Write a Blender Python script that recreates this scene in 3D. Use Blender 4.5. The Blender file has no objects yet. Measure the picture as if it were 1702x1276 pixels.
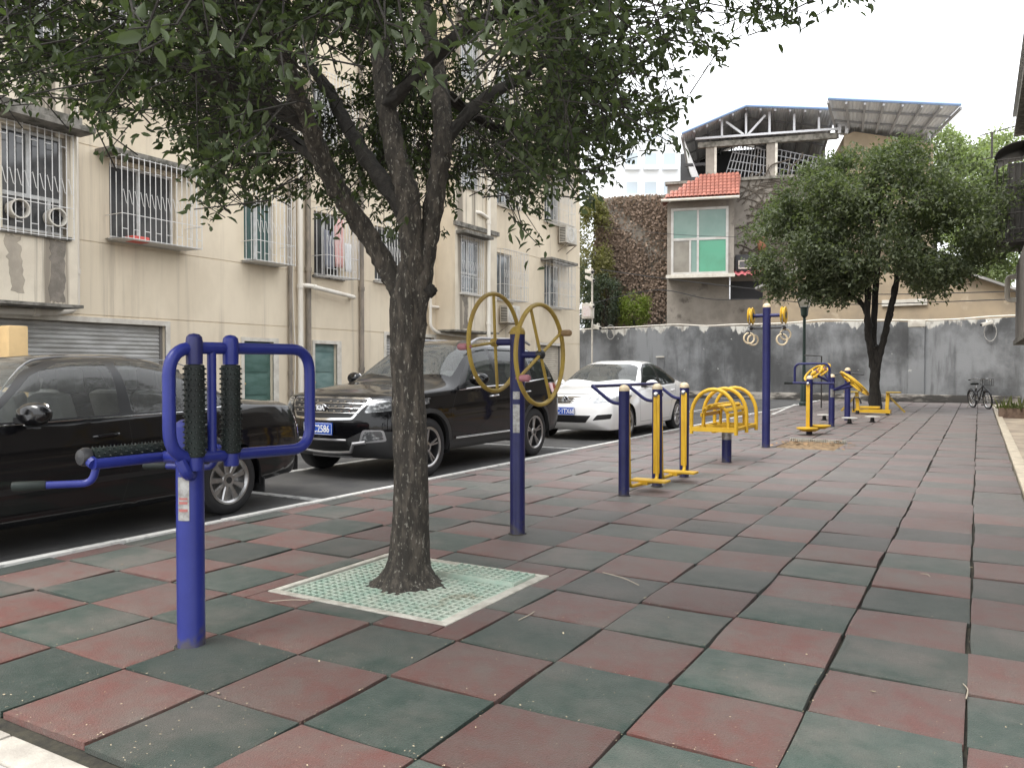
import bpy, bmesh, math, random
import numpy as np
from mathutils import Vector, Matrix
random.seed(7)
RNG = np.random.default_rng(11)
SC = bpy.context.scene
COL = SC.collection

# ------------------------------------------------------------------ camera
F, CX, CY, EYE = 1333.0, 851.0, 638.0, 1.30
PITCH, YAW = math.atan(26 / 1333.0), math.radians(30.2)
cam = bpy.data.cameras.new('camera')
cam.sensor_width = 36.0
cam.lens = 36.0 * F / 1702.0
cam.clip_start, cam.clip_end = 0.05, 2000
camo = bpy.data.objects.new('camera', cam)
camo.location = (0, 0, EYE)
camo.rotation_euler = (math.pi / 2 - PITCH, 0, YAW)
COL.objects.link(camo)
SC.camera = camo

# ------------------------------------------------------------------ light: bright overcast
SUN_EL, SUN_AZ = math.radians(60), math.radians(205)     # azimuth from +Y towards +X
world = bpy.data.worlds.new('World')
SC.world = world
world.use_nodes = True
wn, wl = world.node_tree.nodes, world.node_tree.links
wn.clear()
sky = wn.new('ShaderNodeTexSky')
sky.sky_type = 'NISHITA'
sky.sun_disc = False
sky.sun_elevation, sky.sun_rotation = SUN_EL, SUN_AZ
sky.air_density, sky.dust_density, sky.ozone_density = 1.0, 6.0, 1.0
hsv = wn.new('ShaderNodeHueSaturation')
hsv.inputs['Saturation'].default_value = 0.10           # cloud cover takes the blue out
wmix = wn.new('ShaderNodeMix')
wmix.data_type = 'RGBA'
wmix.inputs[0].default_value = 0.72
wmix.inputs[7].default_value = (9.2, 9.4, 9.7, 1)       # even cloud layer
wbg = wn.new('ShaderNodeBackground')
wbg.inputs['Strength'].default_value = 0.115
wout = wn.new('ShaderNodeOutputWorld')
wl.new(sky.outputs[0], hsv.inputs['Color'])
wl.new(hsv.outputs[0], wmix.inputs[6])
wl.new(wmix.outputs[2], wbg.inputs['Color'])
wl.new(wbg.outputs[0], wout.inputs['Surface'])
sun = bpy.data.lights.new('sun', 'SUN')
sun.energy, sun.angle, sun.color = 1.0, math.radians(25), (1, 0.97, 0.92)
suno = bpy.data.objects.new('sun', sun)
sd = Vector((math.sin(SUN_AZ) * math.cos(SUN_EL), math.cos(SUN_AZ) * math.cos(SUN_EL), math.sin(SUN_EL)))
suno.rotation_euler = sd.to_track_quat('Z', 'Y').to_euler()
suno.location = (0, 0, 30)
COL.objects.link(suno)
vs = SC.view_settings
vs.view_transform, vs.look, vs.gamma, vs.use_curve_mapping = 'Standard', 'None', 1.0, False
vs.exposure = 1.4
SC.render.film_transparent = False
SC.cycles.max_bounces = 8
SC.cycles.transparent_max_bounces = 24
SC.cycles.sample_clamp_indirect = 6
SC.cycles.use_denoising = True

# ------------------------------------------------------------------ measuring
_f = Vector((-math.sin(YAW) * math.cos(PITCH), math.cos(YAW) * math.cos(PITCH), -math.sin(PITCH)))
_r = Vector((math.cos(YAW), math.sin(YAW), 0))
_u = _r.cross(_f)
def ray(x, y): return _f + _r * ((x - CX) / F) - _u * ((y - CY) / F)
def on(ax, v, x, y):
    d = ray(x, y); t = (v - (0, 0, EYE)[ax]) / d[ax]
    return Vector((0, 0, EYE)) + d * t
def gnd(x, y, z=0.0): return on(2, z, x, y)
def atX(x, y, X): return on(0, X, x, y)
def atY(x, y, Y): return on(1, Y, x, y)
def dep(x, y, d): return Vector((0, 0, EYE)) + ray(x, y) * d
def project(p):
    v = Vector(p) - Vector((0, 0, EYE)); z = v.dot(_f)
    return (CX + F * v.dot(_r) / z, CY - F * v.dot(_u) / z, z)
def zat(y, gx, gy):
    d = Vector((gx, gy, 0)).dot(Vector((_f.x, _f.y, 0)).normalized())
    return EYE + d * (612 - y) / F

# ------------------------------------------------------------------ materials
MATS = {}
def M(name, col, rough=0.6, metal=0.0, col2=None, scale=4.0, lo=0.35, hi=0.65, detail=6, stretch=(1, 1, 1), bump=0.0, bscale=60.0,
      spec=0.5, coat=0.0, island=0.0, objrand=0.0, col3=None, scale3=1.5, lo3=0.55, hi3=0.7, stretch3=(1, 1, 1), rough2=None, fine=0.0, world=False, sheen=0.0, bst=(1, 1, 1), grime_shade=0.0):
    if name in MATS: return MATS[name]
    m = bpy.data.materials.new(name); m.use_nodes = True
    nt = m.node_tree; N, L = nt.nodes, nt.links
    b = N['Principled BSDF']
    b.inputs['Roughness'].default_value = rough; b.inputs['Metallic'].default_value = metal
    b.inputs['Specular IOR Level'].default_value = spec
    b.inputs['Sheen Weight'].default_value = sheen; b.inputs['Sheen Roughness'].default_value = .45
    b.inputs['Coat Weight'].default_value = coat; b.inputs['Coat Roughness'].default_value = 0.05
    if world:
        geo = N.new('ShaderNodeNewGeometry'); src = geo.outputs['Position']
    else:
        tc = N.new('ShaderNodeTexCoord'); src = tc.outputs['Object']
    def noise(sc, st, det=detail):
        mp = N.new('ShaderNodeMapping'); mp.inputs['Scale'].default_value = st
        L.new(src, mp.inputs['Vector'])
        n = N.new('ShaderNodeTexNoise'); n.inputs['Scale'].default_value = sc; n.inputs['Detail'].default_value = det
        n.inputs['Roughness'].default_value = 0.62
        L.new(mp.outputs[0], n.inputs['Vector']); return n
    def ramp(n, a, c):
        r = N.new('ShaderNodeMapRange'); r.inputs['From Min'].default_value = a; r.inputs['From Max'].default_value = c
        r.interpolation_type = 'SMOOTHSTEP'
        L.new(n, r.inputs['Value']); return r.outputs[0]
    def mix(f, a, c):
        x = N.new('ShaderNodeMix'); x.data_type = 'RGBA'
        if f is not None: L.new(f, x.inputs[0])
        for i, v in ((6, a), (7, c)):
            if isinstance(v, tuple): x.inputs[i].default_value = (*v[:3], 1)
            else: L.new(v, x.inputs[i])
        return x
    out = tuple(col)
    if col2 is not None:
        f = ramp(noise(scale, stretch).outputs[0], lo, hi)
        out = mix(f, out, tuple(col2)).outputs[2]
        if rough2 is not None:
            rr = N.new('ShaderNodeMapRange'); rr.inputs['To Min'].default_value = rough; rr.inputs['To Max'].default_value = rough2
            L.new(f, rr.inputs['Value']); L.new(rr.outputs[0], b.inputs['Roughness'])
    if col3 is not None:
        out = mix(ramp(noise(scale3, stretch3).outputs[0], lo3, hi3), out, tuple(col3)).outputs[2]
    amt = []
    if island:
        g2 = N.new('ShaderNodeNewGeometry'); amt.append((g2.outputs['Random Per Island'], island))
    if objrand:
        oi = N.new('ShaderNodeObjectInfo'); amt.append((oi.outputs['Random'], objrand))
    if fine:
        amt.append((noise(bscale * 1.7, (1, 1, 1), 2).outputs[0], fine))
    for o, a in amt:
        h = N.new('ShaderNodeMapRange'); h.inputs['To Min'].default_value = 1 - a; h.inputs['To Max'].default_value = 1 + a
        L.new(o, h.inputs['Value'])
        x = N.new('ShaderNodeVectorMath'); x.operation = 'SCALE'
        if isinstance(out, tuple): x.inputs[0].default_value = out[:3]
        else: L.new(out, x.inputs[0])
        L.new(h.outputs[0], x.inputs['Scale']); out = x.outputs[0]
    if grime_shade:                                                # soil tone at post feet, also painted in as contact shade
        gp = N.new('ShaderNodeNewGeometry'); sz = N.new('ShaderNodeSeparateXYZ'); L.new(gp.outputs['Position'], sz.inputs[0])
        gn = N.new('ShaderNodeTexNoise'); gn.inputs['Scale'].default_value = 22; gn.inputs['Detail'].default_value = 6; L.new(gp.outputs['Position'], gn.inputs['Vector'])
        ad = N.new('ShaderNodeMath'); ad.operation = 'MULTIPLY_ADD'; ad.inputs[1].default_value = .34; L.new(gn.outputs[0], ad.inputs[0]); L.new(sz.outputs['Z'], ad.inputs[2])
        gr_ = N.new('ShaderNodeMapRange'); gr_.inputs['From Min'].default_value = .26; gr_.inputs['From Max'].default_value = .16; gr_.inputs['To Max'].default_value = grime_shade; L.new(ad.outputs[0], gr_.inputs['Value'])
        out = mix(gr_.outputs[0], out, (.062, .056, .052)).outputs[2]
    if isinstance(out, tuple): b.inputs['Base Color'].default_value = (*out[:3], 1)
    else: L.new(out, b.inputs['Base Color'])
    if bump:
        bn = noise(bscale, bst, 4)
        bp = N.new('ShaderNodeBump'); bp.inputs['Strength'].default_value = bump; bp.inputs['Distance'].default_value = 0.01
        L.new(bn.outputs[0], bp.inputs['Height']); L.new(bp.outputs[0], b.inputs['Normal'])
    MATS[name] = m
    return m

def glass_mat(name, tint, see=0.6, rough=0.02, ior=1.5, dust_glare=0.0):
    if name in MATS: return MATS[name]
    m = bpy.data.materials.new(name); m.use_nodes = True
    nt = m.node_tree; N, L = nt.nodes, nt.links; N.clear()
    o = N.new('ShaderNodeOutputMaterial')
    tr = N.new('ShaderNodeBsdfTransparent'); tr.inputs[0].default_value = (*tint, 1)
    df = N.new('ShaderNodeBsdfDiffuse'); df.inputs[0].default_value = (tint[0] * .25 + dust_glare, tint[1] * .25 + dust_glare, tint[2] * .25 + dust_glare, 1)  # even pale lift of the diffuse colour: dust plus painted-in reflection
    gl = N.new('ShaderNodeBsdfGlossy'); gl.inputs['Roughness'].default_value = rough
    fr = N.new('ShaderNodeFresnel'); fr.inputs[0].default_value = ior
    a = N.new('ShaderNodeMixShader'); a.inputs[0].default_value = see
    c = N.new('ShaderNodeMixShader')
    L.new(df.outputs[0], a.inputs[1]); L.new(tr.outputs[0], a.inputs[2])
    L.new(fr.outputs[0], c.inputs[0]); L.new(a.outputs[0], c.inputs[1]); L.new(gl.outputs[0], c.inputs[2])
    L.new(c.outputs[0], o.inputs[0])
    MATS[name] = m
    return m

def leaf_mat(name, col, col2, trans=0.3, rough=0.4, var=0.35):
    if name in MATS: return MATS[name]
    m = bpy.data.materials.new(name); m.use_nodes = True
    nt = m.node_tree; N, L = nt.nodes, nt.links
    b = N['Principled BSDF']; o = N['Material Output']
    g = N.new('ShaderNodeNewGeometry')
    mx = N.new('ShaderNodeMix'); mx.data_type = 'RGBA'
    mx.inputs[6].default_value = (*col, 1); mx.inputs[7].default_value = (*col2, 1)
    L.new(g.outputs['Random Per Island'], mx.inputs[0])
    L.new(mx.outputs[2], b.inputs['Base Color']); b.inputs['Roughness'].default_value = rough; b.inputs['Specular IOR Level'].default_value = .22
    t = N.new('ShaderNodeBsdfTranslucent')
    sc = N.new('ShaderNodeVectorMath'); sc.operation = 'MULTIPLY'; sc.inputs[1].default_value = (1.6, 1.9, 0.7)
    L.new(mx.outputs[2], sc.inputs[0]); L.new(sc.outputs[0], t.inputs[0])
    x = N.new('ShaderNodeMixShader'); x.inputs[0].default_value = trans
    L.new(b.outputs[0], x.inputs[1]); L.new(t.outputs[0], x.inputs[2]); L.new(x.outputs[0], o.inputs[0])
    MATS[name] = m
    return m

# ------------------------------------------------------------------ mesh building
ORG = {}
def tag(o, label=None, cat=None, group=None, kind=None):
    if label: o['label'] = label
    if cat: o['category'] = cat
    if group: o['group'] = group
    if kind: o['kind'] = kind
    return o
def thing(name, loc, label, cat, group=None):
    o = bpy.data.objects.new(name, None); COL.objects.link(o)
    o.location = loc; o.empty_display_size = 0.2
    ORG[o] = Vector(loc)
    return tag(o, label, cat, group)
def basis(d):
    d = Vector(d).normalized()
    a = Vector((0, 0, 1)) if abs(d.z) < 0.9 else Vector((1, 0, 0))
    x = a.cross(d).normalized(); return x, d.cross(x)
def smooth_path(pts, n=6, closed=False):
    P = [Vector(p) for p in pts]; out = []
    m = len(P)
    for i in range(m if closed else m - 1):
        if closed: a, b, c, d = P[i - 1], P[i], P[(i + 1) % m], P[(i + 2) % m]
        else: a, b, c, d = P[max(i - 1, 0)], P[i], P[i + 1], P[min(i + 2, m - 1)]
        for k in range(n):
            t = k / n
            out.append(0.5 * ((2 * b) + (c - a) * t + (2 * a - 5 * b + 4 * c - d) * t * t + (3 * b - a - 3 * c + d) * t ** 3))
    if not closed: out.append(P[-1])
    return out
def fillet(pts, r, n=5, closed=False):
    P = [Vector(p) for p in pts]; out = []; m = len(P)
    for i in range(m):
        if not closed and i in (0, m - 1): out.append(P[i]); continue
        a, b, c = P[i - 1], P[i], P[(i + 1) % m]
        da, dc = (a - b), (c - b)
        rr = min(r, da.length * .49, dc.length * .49)
        p, q = b + da.normalized() * rr, b + dc.normalized() * rr
        for k in range(n + 1):
            t = k / n
            out.append(p * (1 - t) ** 2 + b * 2 * t * (1 - t) + q * t * t)
    return out

class MB:
    def __init__(s): s.v, s.f, s.m = [], [], []
    def add(s, vs, fs, mi=0):
        k = len(s.v); s.v += [tuple(p) for p in vs]; s.f += [tuple(k + i for i in f) for f in fs]; s.m += [mi] * len(fs); return s
    def box(s, x0, x1, y0, y1, z0, z1, mi=0):
        x0, x1 = min(x0, x1), max(x0, x1); y0, y1 = min(y0, y1), max(y0, y1); z0, z1 = min(z0, z1), max(z0, z1)
        return s.add([(x, y, z) for z in (z0, z1) for y in (y0, y1) for x in (x0, x1)],
                     [(0, 2, 3, 1), (4, 5, 7, 6), (0, 1, 5, 4), (2, 6, 7, 3), (0, 4, 6, 2), (1, 3, 7, 5)], mi)
    def obox(s, c, ax, ay, az, mi=0):
        c, ax, ay, az = map(Vector, (c, ax, ay, az))
        return s.add([c + ax * i + ay * j + az * k for k in (-1, 1) for j in (-1, 1) for i in (-1, 1)],
                     [(0, 2, 3, 1), (4, 5, 7, 6), (0, 1, 5, 4), (2, 6, 7, 3), (0, 4, 6, 2), (1, 3, 7, 5)], mi)
    def beam(s, p, q, w, h, mi=0, up=(0, 0, 1)):
        p, q = Vector(p), Vector(q); d = q - p
        u = Vector(up); x = d.cross(u)
        if x.length < 1e-6: x = d.cross(Vector((1, 0, 0)))
        x.normalize(); y = x.cross(d).normalized()
        return s.obox((p + q) / 2, d / 2, x * w / 2, y * h / 2, mi)
    def tube(s, path, r, n=10, closed=False, caps=True, mi=0):
        P = [Vector(p) for p in path]; m = len(P)
        R = r if hasattr(r, '__len__') else [r] * m
        t0 = (P[1] - P[0]); x, y = basis(t0); vs, fs = [], []
        pt = t0.normalized()
        for i in range(m):
            if closed: t = P[(i + 1) % m] - P[i - 1]
            else: t = P[min(i + 1, m - 1)] - P[max(i - 1, 0)]
            t = t.normalized() if t.length > 1e-9 else pt
            q = pt.rotation_difference(t); x = q @ x; x = (x - t * x.dot(t)).normalized(); y = t.cross(x); pt = t
            for k in range(n):
                a = 2 * math.pi * k / n
                vs.append(P[i] + (x * math.cos(a) + y * math.sin(a)) * R[i])
        for i in range(m if closed else m - 1):
            j = (i + 1) % m
            for k in range(n):
                l = (k + 1) % n
                fs.append((i * n + k, i * n + l, j * n + l, j * n + k))
        if caps and not closed:
            fs.append(tuple(range(n - 1, -1, -1))); fs.append(tuple((m - 1) * n + k for k in range(n)))
        return s.add(vs, fs, mi)
    def cyl(s, p, q, r, r2=None, n=14, mi=0): return s.tube([p, q], [r, r if r2 is None else r2], n, mi=mi)
    def lathe(s, o, axis, prof, n=20, mi=0, caps=True):
        o, a = Vector(o), Vector(axis).normalized(); x, y = basis(a); vs, fs = [], []
        for (r, h) in prof:
            for k in range(n):
                t = 2 * math.pi * k / n
                vs.append(o + a * h + (x * math.cos(t) + y * math.sin(t)) * max(r, 1e-4))
        m = len(prof)
        for i in range(m - 1):
            for k in range(n):
                l = (k + 1) % n; fs.append((i * n + k, i * n + l, (i + 1) * n + l, (i + 1) * n + k))
        if caps: fs.append(tuple(range(n - 1, -1, -1))); fs.append(tuple((m - 1) * n + k for k in range(n)))
        return s.add(vs, fs, mi)
    def dome(s, o, r, h, n=16, axis=(0, 0, 1), mi=0):
        return s.lathe(o, axis, [(r * math.cos(a), h * math.sin(a)) for a in [i * math.pi / 14 for i in range(8)]], n, mi)
    def ball(s, o, r, n=12, axis=(0, 0, 1), squash=1.0, mi=0):
        return s.lathe(o, axis, [(r * math.cos(a), r * squash * math.sin(a)) for a in [-math.pi / 2 + i * math.pi / 10 for i in range(11)]], n, mi)
    def prism(s, poly, d, mi=0):
        d = Vector(d); n = len(poly); P = [Vector(p) for p in poly]
        return s.add(P + [p + d for p in P], [tuple(range(n - 1, -1, -1)), tuple(range(n, 2 * n))] +
                     [(i, (i + 1) % n, n + (i + 1) % n, n + i) for i in range(n)], mi)
    def quad(s, a, b, c, d, mi=0): return s.add([a, b, c, d], [(0, 1, 2, 3)], mi)
    def grid(s, rows, mi=0, closed=False):
        h, w = len(rows), len(rows[0]); vs = [p for r in rows for p in r]
        fs = [(i * w + j, i * w + (j + 1) % w, (i + 1) * w + (j + 1) % w, (i + 1) * w + j) for i in range(h - 1) for j in range(w if closed else w - 1)]
        return s.add(vs, fs, mi)
    def mesh(s, name, mats, off=Vector((0, 0, 0)), smooth=True, bevel=0.0):
        me = bpy.data.meshes.new(name)
        me.from_pydata([(p[0] - off.x, p[1] - off.y, p[2] - off.z) for p in s.v], [], s.f)
        for m in mats: me.materials.append(m)
        if len(mats) > 1: me.polygons.foreach_set('material_index', s.m)
        bm = bmesh.new(); bm.from_mesh(me)
        bmesh.ops.recalc_face_normals(bm, faces=bm.faces)
        if bevel:
            eds = [e for e in bm.edges if len(e.link_faces) == 2 and e.calc_face_angle(0) > 0.6]
            bmesh.ops.bevel(bm, geom=eds, offset=bevel, segments=2, affect='EDGES', clamp_overlap=True, profile=0.6)
        if smooth:
            for f in bm.faces: f.smooth = True
            for e in bm.edges:
                if len(e.link_faces) == 2 and e.calc_face_angle(0) > 0.62: e.smooth = False
        bm.to_mesh(me); bm.free(); me.update()
        return me
    def build(s, name, mats, parent=None, smooth=True, bevel=0.0, label=None):
        if not isinstance(mats, (list, tuple)): mats = [mats]
        off = ORG.get(parent, Vector((0, 0, 0))) if parent else Vector((0, 0, 0))
        o = bpy.data.objects.new(name, s.mesh(name, mats, off, smooth, bevel)); COL.objects.link(o)
        if parent: o.parent = parent; ORG[o] = off
        if label: o['label'] = label
        return o
def obj(name, me, parent=None, loc=None):
    o = bpy.data.objects.new(name, me); COL.objects.link(o)
    if parent: o.parent = parent
    if loc is not None: o.location = loc
    return o
def text_geo(s, size, depth=0.004, bold=0.0):
    cu = bpy.data.curves.new('t', 'FONT'); cu.body = s; cu.size = size; cu.extrude = depth / 2; cu.offset = bold
    cu.align_x, cu.align_y = 'CENTER', 'CENTER'; cu.resolution_u = 3
    o = bpy.data.objects.new('t', cu); COL.objects.link(o)
    dg = bpy.context.evaluated_depsgraph_get()
    me = bpy.data.meshes.new_from_object(o.evaluated_get(dg))
    vs = [v.co.copy() for v in me.vertices]; fs = [tuple(p.vertices) for p in me.polygons]
    bpy.data.objects.remove(o); bpy.data.curves.remove(cu); bpy.data.meshes.remove(me)
    return vs, fs
def text_on(mb, s, size, c, right, up, depth=0.004, sx=1.0, bold=0.0, mi=0):
    vs, fs = text_geo(s, size, depth, bold); r, u = Vector(right), Vector(up); n = r.cross(u)
    mb.add([Vector(c) + r * v.x * sx + u * v.y + n * v.z for v in vs], fs, mi)

# ================================================================== SETTING
XL, XR, YN, YW = -5.50, 0.40, 1.585, 34.9           # playground edges, boundary wall face
m_asph = M('asphalt', (.052, .052, .054), .85, col2=(.085, .083, .08), scale=1.2, bump=.5, bscale=160, fine=.35, col3=(.03, .03, .03), scale3=.5, lo3=.5, hi3=.75)
m_slab = M('joint_soil', (.018, .017, .014), .95, col2=(.05, .045, .03), scale=9, bump=.4)
m_paint = M('road_paint', (.62, .61, .58), .7, col2=(.3, .3, .29), scale=14, lo=.5, hi=.75, bump=.2)
m_conc = M('pale_concrete', (.42, .38, .32), .85, col2=(.3, .27, .22), scale=2.5, bump=.35, bscale=80, fine=.15)
m_kerb = M('kerb_concrete', (.5, .47, .41), .85, col2=(.36, .33, .29), scale=5, bump=.3, bscale=90, fine=.12)
m_dirt = M('bare_soil', (.075, .05, .03), .95, col2=(.16, .11, .06), scale=14, bump=.8, bscale=70)

def struct(o, label=None): return tag(o, label, kind='structure')
mb = MB(); mb.quad((-300, -200, -.07), (300, -200, -.07), (300, 400, -.07), (-300, 400, -.07))
struct(mb.build('ground', m_conc, smooth=False))
lot = MB(); lot.box(-26, XL - .09, -8, YW - .35, -.06, 0)
lot = struct(lot.build('parking_lot', m_asph, smooth=False))
for i, (x0, x1, y0, y1) in enumerate([(-7.42, XL - .1, 5.80, 5.92), (-7.42, XL - .1, 11.62, 11.74), (-7.42, XL - .1, 17.5, 17.62),
                                      (-7.42, XL - .1, 23.4, 23.52), (-7.54, -7.42, -2, 29.3)]):
    MB().box(x0, x1, y0, y1, .001, .005).build('painted_line', M('worn_road_paint', (.42, .42, .41), .8, col2=(.16, .16, .16), scale=9, lo=.5, hi=.66), lot, smooth=False)
mb = MB()
y = -3.0
while y < YW - .6:
    l = random.uniform(.9, 1.1)
    mb.box(XL - .085, XL - .008, y, min(y + l - .008, YW - .5), -.05, .016 + random.uniform(-.003, .003)); y += l
struct(mb.build('kerb', m_paint, bevel=.006), 'thin white kerb strip between parking lot and rubber tiles')

mb = MB(); mb.box(XL, XR, YN - .005, YW - .62, -.06, -.032)
play = struct(mb.build('playground', m_slab, smooth=False))

# rubber tiles ------------------------------------------------------
PX, PY, X0, Y0 = .5286, .5115, -.029, 3.163
def tile_mat(name, a, b):
    m = M(name, a, .5, col2=b, scale=9.0, lo=.34, hi=.66, detail=10, bump=.75, bscale=150, fine=.85, objrand=.34, spec=.22, sheen=.10, world=True,
          col3=(.115, .10, .086), scale3=1.7, lo3=.40, hi3=.78)
    # far end fades to grey: dust and wear, plus painted-in sky sheen and haze
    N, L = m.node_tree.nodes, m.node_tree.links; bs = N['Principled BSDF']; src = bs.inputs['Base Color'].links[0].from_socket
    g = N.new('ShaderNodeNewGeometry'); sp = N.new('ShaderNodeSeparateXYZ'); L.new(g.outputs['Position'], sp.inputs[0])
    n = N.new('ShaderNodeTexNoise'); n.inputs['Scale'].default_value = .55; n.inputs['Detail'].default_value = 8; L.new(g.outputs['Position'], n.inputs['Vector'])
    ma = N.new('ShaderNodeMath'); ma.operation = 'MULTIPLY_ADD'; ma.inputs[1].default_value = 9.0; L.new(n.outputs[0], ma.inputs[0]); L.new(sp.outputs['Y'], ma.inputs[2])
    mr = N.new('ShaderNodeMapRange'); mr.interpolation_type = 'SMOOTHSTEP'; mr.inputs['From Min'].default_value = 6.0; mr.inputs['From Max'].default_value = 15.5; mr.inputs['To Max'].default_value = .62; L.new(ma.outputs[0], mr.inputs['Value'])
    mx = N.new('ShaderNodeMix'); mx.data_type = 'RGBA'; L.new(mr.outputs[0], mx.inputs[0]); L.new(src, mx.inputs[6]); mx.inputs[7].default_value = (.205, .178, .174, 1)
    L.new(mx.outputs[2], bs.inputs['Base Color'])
    return m
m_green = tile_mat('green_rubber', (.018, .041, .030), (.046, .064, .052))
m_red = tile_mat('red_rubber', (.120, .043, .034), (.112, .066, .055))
def tile_geo(w, d, seed):
    r = random.Random(seed); T = .027; e = .007
    c = [r.choice((-.002, .001, .003, .006, .010)) for _ in range(4)]; sag = [r.uniform(-.009, .009) for _ in range(4)]
    us = [0, .03, .35, .65, .97, 1]
    vs = []
    for j, v in enumerate(us):
        for i, u in enumerate(us):
            z = c[0] * (1 - u) * (1 - v) + c[1] * u * (1 - v) + c[2] * u * v + c[3] * (1 - u) * v
            x, yy = (u - .5) * w, (v - .5) * d
            x += (sag[0] * (1 - u) + sag[1] * u) * 4 * v * (1 - v) * .8
            yy += (sag[2] * (1 - v) + sag[3] * v) * 4 * u * (1 - u)
            if i in (0, 5) or j in (0, 5): z -= .0045
            vs.append((x, yy, z))
    fs = [(j * 6 + i, j * 6 + i + 1, j * 6 + i + 7, j * 6 + i + 6) for j in range(5) for i in range(5)]
    ring = [0, 1, 2, 3, 4, 5, 11, 17, 23, 29, 35, 34, 33, 32, 31, 30, 24, 18, 12, 6]
    k = len(vs); vs += [(vs[q][0], vs[q][1], -T) for q in ring]
    for a in range(20):
        b2 = (a + 1) % 20; fs.append((ring[b2], ring[a], k + a, k + b2))
    return vs, fs
TV = {}
def tile_mesh(col, var):
    if (col, var) not in TV:
        mb = MB(); mb.add(*tile_geo(PX - .016, PY - .011, 50 + var)); TV[col, var] = mb.mesh('tile', [m_red if col else m_green], smooth=True)
    return TV[col, var]
GX0, GX1, GY0, GY1 = -3.60, -2.315, 3.315, 4.465      # tree grate
HX0, HX1, HY0, HY1 = -2.92, -1.98, 13.55, 14.98       # empty tree pit
cells = []
for j in range(-3, 61):
    for k in range(-1, 11):
        x1, x0 = X0 - k * PX, X0 - (k + 1) * PX
        y0, y1 = Y0 + j * PY, Y0 + (j + 1) * PY
        x1, x0, y0, y1 = min(x1, XR), max(x0, XL), max(y0, YN), min(y1, YW - .63)
        if k == -1: x1 = XR
        if x1 - x0 < .04 or y1 - y0 < .04: continue
        pc = project(((x0 + x1) / 2, (y0 + y1) / 2, 0))
        vis = pc[2] > 0 and -60 < pc[0] < 1760 and pc[1] < 1330
        cells.append((-(1 / pc[2] ** 3) if vis else 1, j, k, x0, x1, y0, y1, (k + j) % 2 == 0))
cells.sort()
rest = [MB(), MB()]; count = 0
def clip(x0, x1, y0, y1, h):
    a0, a1, b0, b1 = h
    if x0 >= a1 or x1 <= a0 or y0 >= b1 or y1 <= b0: return None
    out = []
    if x0 < a0: out.append((x0, a0, y0, y1)); x0 = a0
    if x1 > a1: out.append((a1, x1, y0, y1)); x1 = a1
    if y0 < b0: out.append((x0, x1, y0, b0))
    if y1 > b1: out.append((x0, x1, b1, y1))
    return out
for (_, j, k, x0, x1, y0, y1, red) in cells:
    cut = clip(x0, x1, y0, y1, (GX0, GX1, GY0, GY1)) or clip(x0, x1, y0, y1, (HX0, HX1, HY0, HY1))
    inside = cut is None and ((x0 > GX0 - .01 and x1 < GX1 + .01 and y0 > GY0 - .01 and y1 < GY1 + .01))
    if inside: continue
    full = abs((x1 - x0) - PX) < .01 and abs((y1 - y0) - PY) < .01
    rz = random.gauss(0, .0065); jx, jy = random.gauss(0, .004), random.gauss(0, .003)
    cx, cy = (x0 + x1) / 2 + jx, (y0 + y1) / 2 + jy
    if random.random() < .035 and y0 > 7: red = not red
    dz = random.uniform(-.003, .001)
    mat = m_red if red else m_green
    if cut is not None:
        if not cut: continue
        mb = MB()
        for (a0, a1, b0, b1) in cut: mb.box(a0 + .004, a1 - .004, b0 + .004, b1 - .004, -.028, -.001 + dz)
        if count < 300: mb.build('tile', mat, play, bevel=.003); count += 1
        else: rest[int(red)].add(mb.v, mb.f)
        continue
    if count < 300:
        if full:
            o = obj('tile', tile_mesh(red, random.randrange(14)), play, (cx, cy, dz)); o.rotation_euler.z = rz
        else:
            mb = MB(); vs, fs = tile_geo(x1 - x0 - .012, y1 - y0 - .010, random.randrange(999)); mb.add(vs, fs)
            o = obj('tile', mb.mesh('tile', [mat]), play, (cx, cy, dz)); o.rotation_euler.z = rz
        count += 1
    else:
        vs, fs = tile_geo(x1 - x0 - .020, y1 - y0 - .012, random.randrange(999))
        rest[int(red)].add([(cx + v[0] - v[1] * rz, cy + v[1] + v[0] * rz, v[2] + dz) for v in vs], fs)
tag(rest[0].build('far_tiles', m_green, play), kind='stuff')
tag(rest[1].build('far_tiles', m_red, play), kind='stuff')

# kerbs and pavements round it ---------------------------------------
mb = MB(); x = -9.0
while x < 3: mb.box(x, x + .992, YN - .135, YN - .012, -.06, -.022 + random.uniform(-.003, .003)); x += 1.0
struct(mb.build('kerb', m_kerb, bevel=.008), 'pale concrete kerb in front of the nearest rubber tiles')
mb = MB(); mb.box(-9, 6, -6, YN - .14, -.06, -.034); struct(mb.build('pavement', M('front_pavement', (.48, .47, .46), .8, col2=(.38, .37, .36), scale=3, bump=.2), smooth=False))
mb = MB(); y = 1.6
while y < YW - 3.2: mb.box(XR + .012, XR + .15, y, y + .99, -.06, .03 + random.uniform(-.004, .004)); y += 1.0
struct(mb.build('kerb', M('cream_kerb', (.5, .44, .34), .85, col2=(.38, .33, .26), scale=6, bump=.3), bevel=.01), 'cream concrete kerb along the right edge of the tiles')
mb = MB(); mb.box(XR + .16, 9, 1.6, YW - .3, -.06, -.004)
struct(mb.build('side_pavement', M('stained_pavement', (.40, .33, .25), .8, col2=(.24, .2, .16), scale=1.3, bump=.25, col3=(.5, .42, .32), scale3=.6), smooth=False))
mb = MB(); mb.box(-26, XR + .9, YW - .60, YW - .48, -.06, .30); mb.box(-26, XR + .9, YW - .47, YW - .02, -.06, .22)
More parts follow.
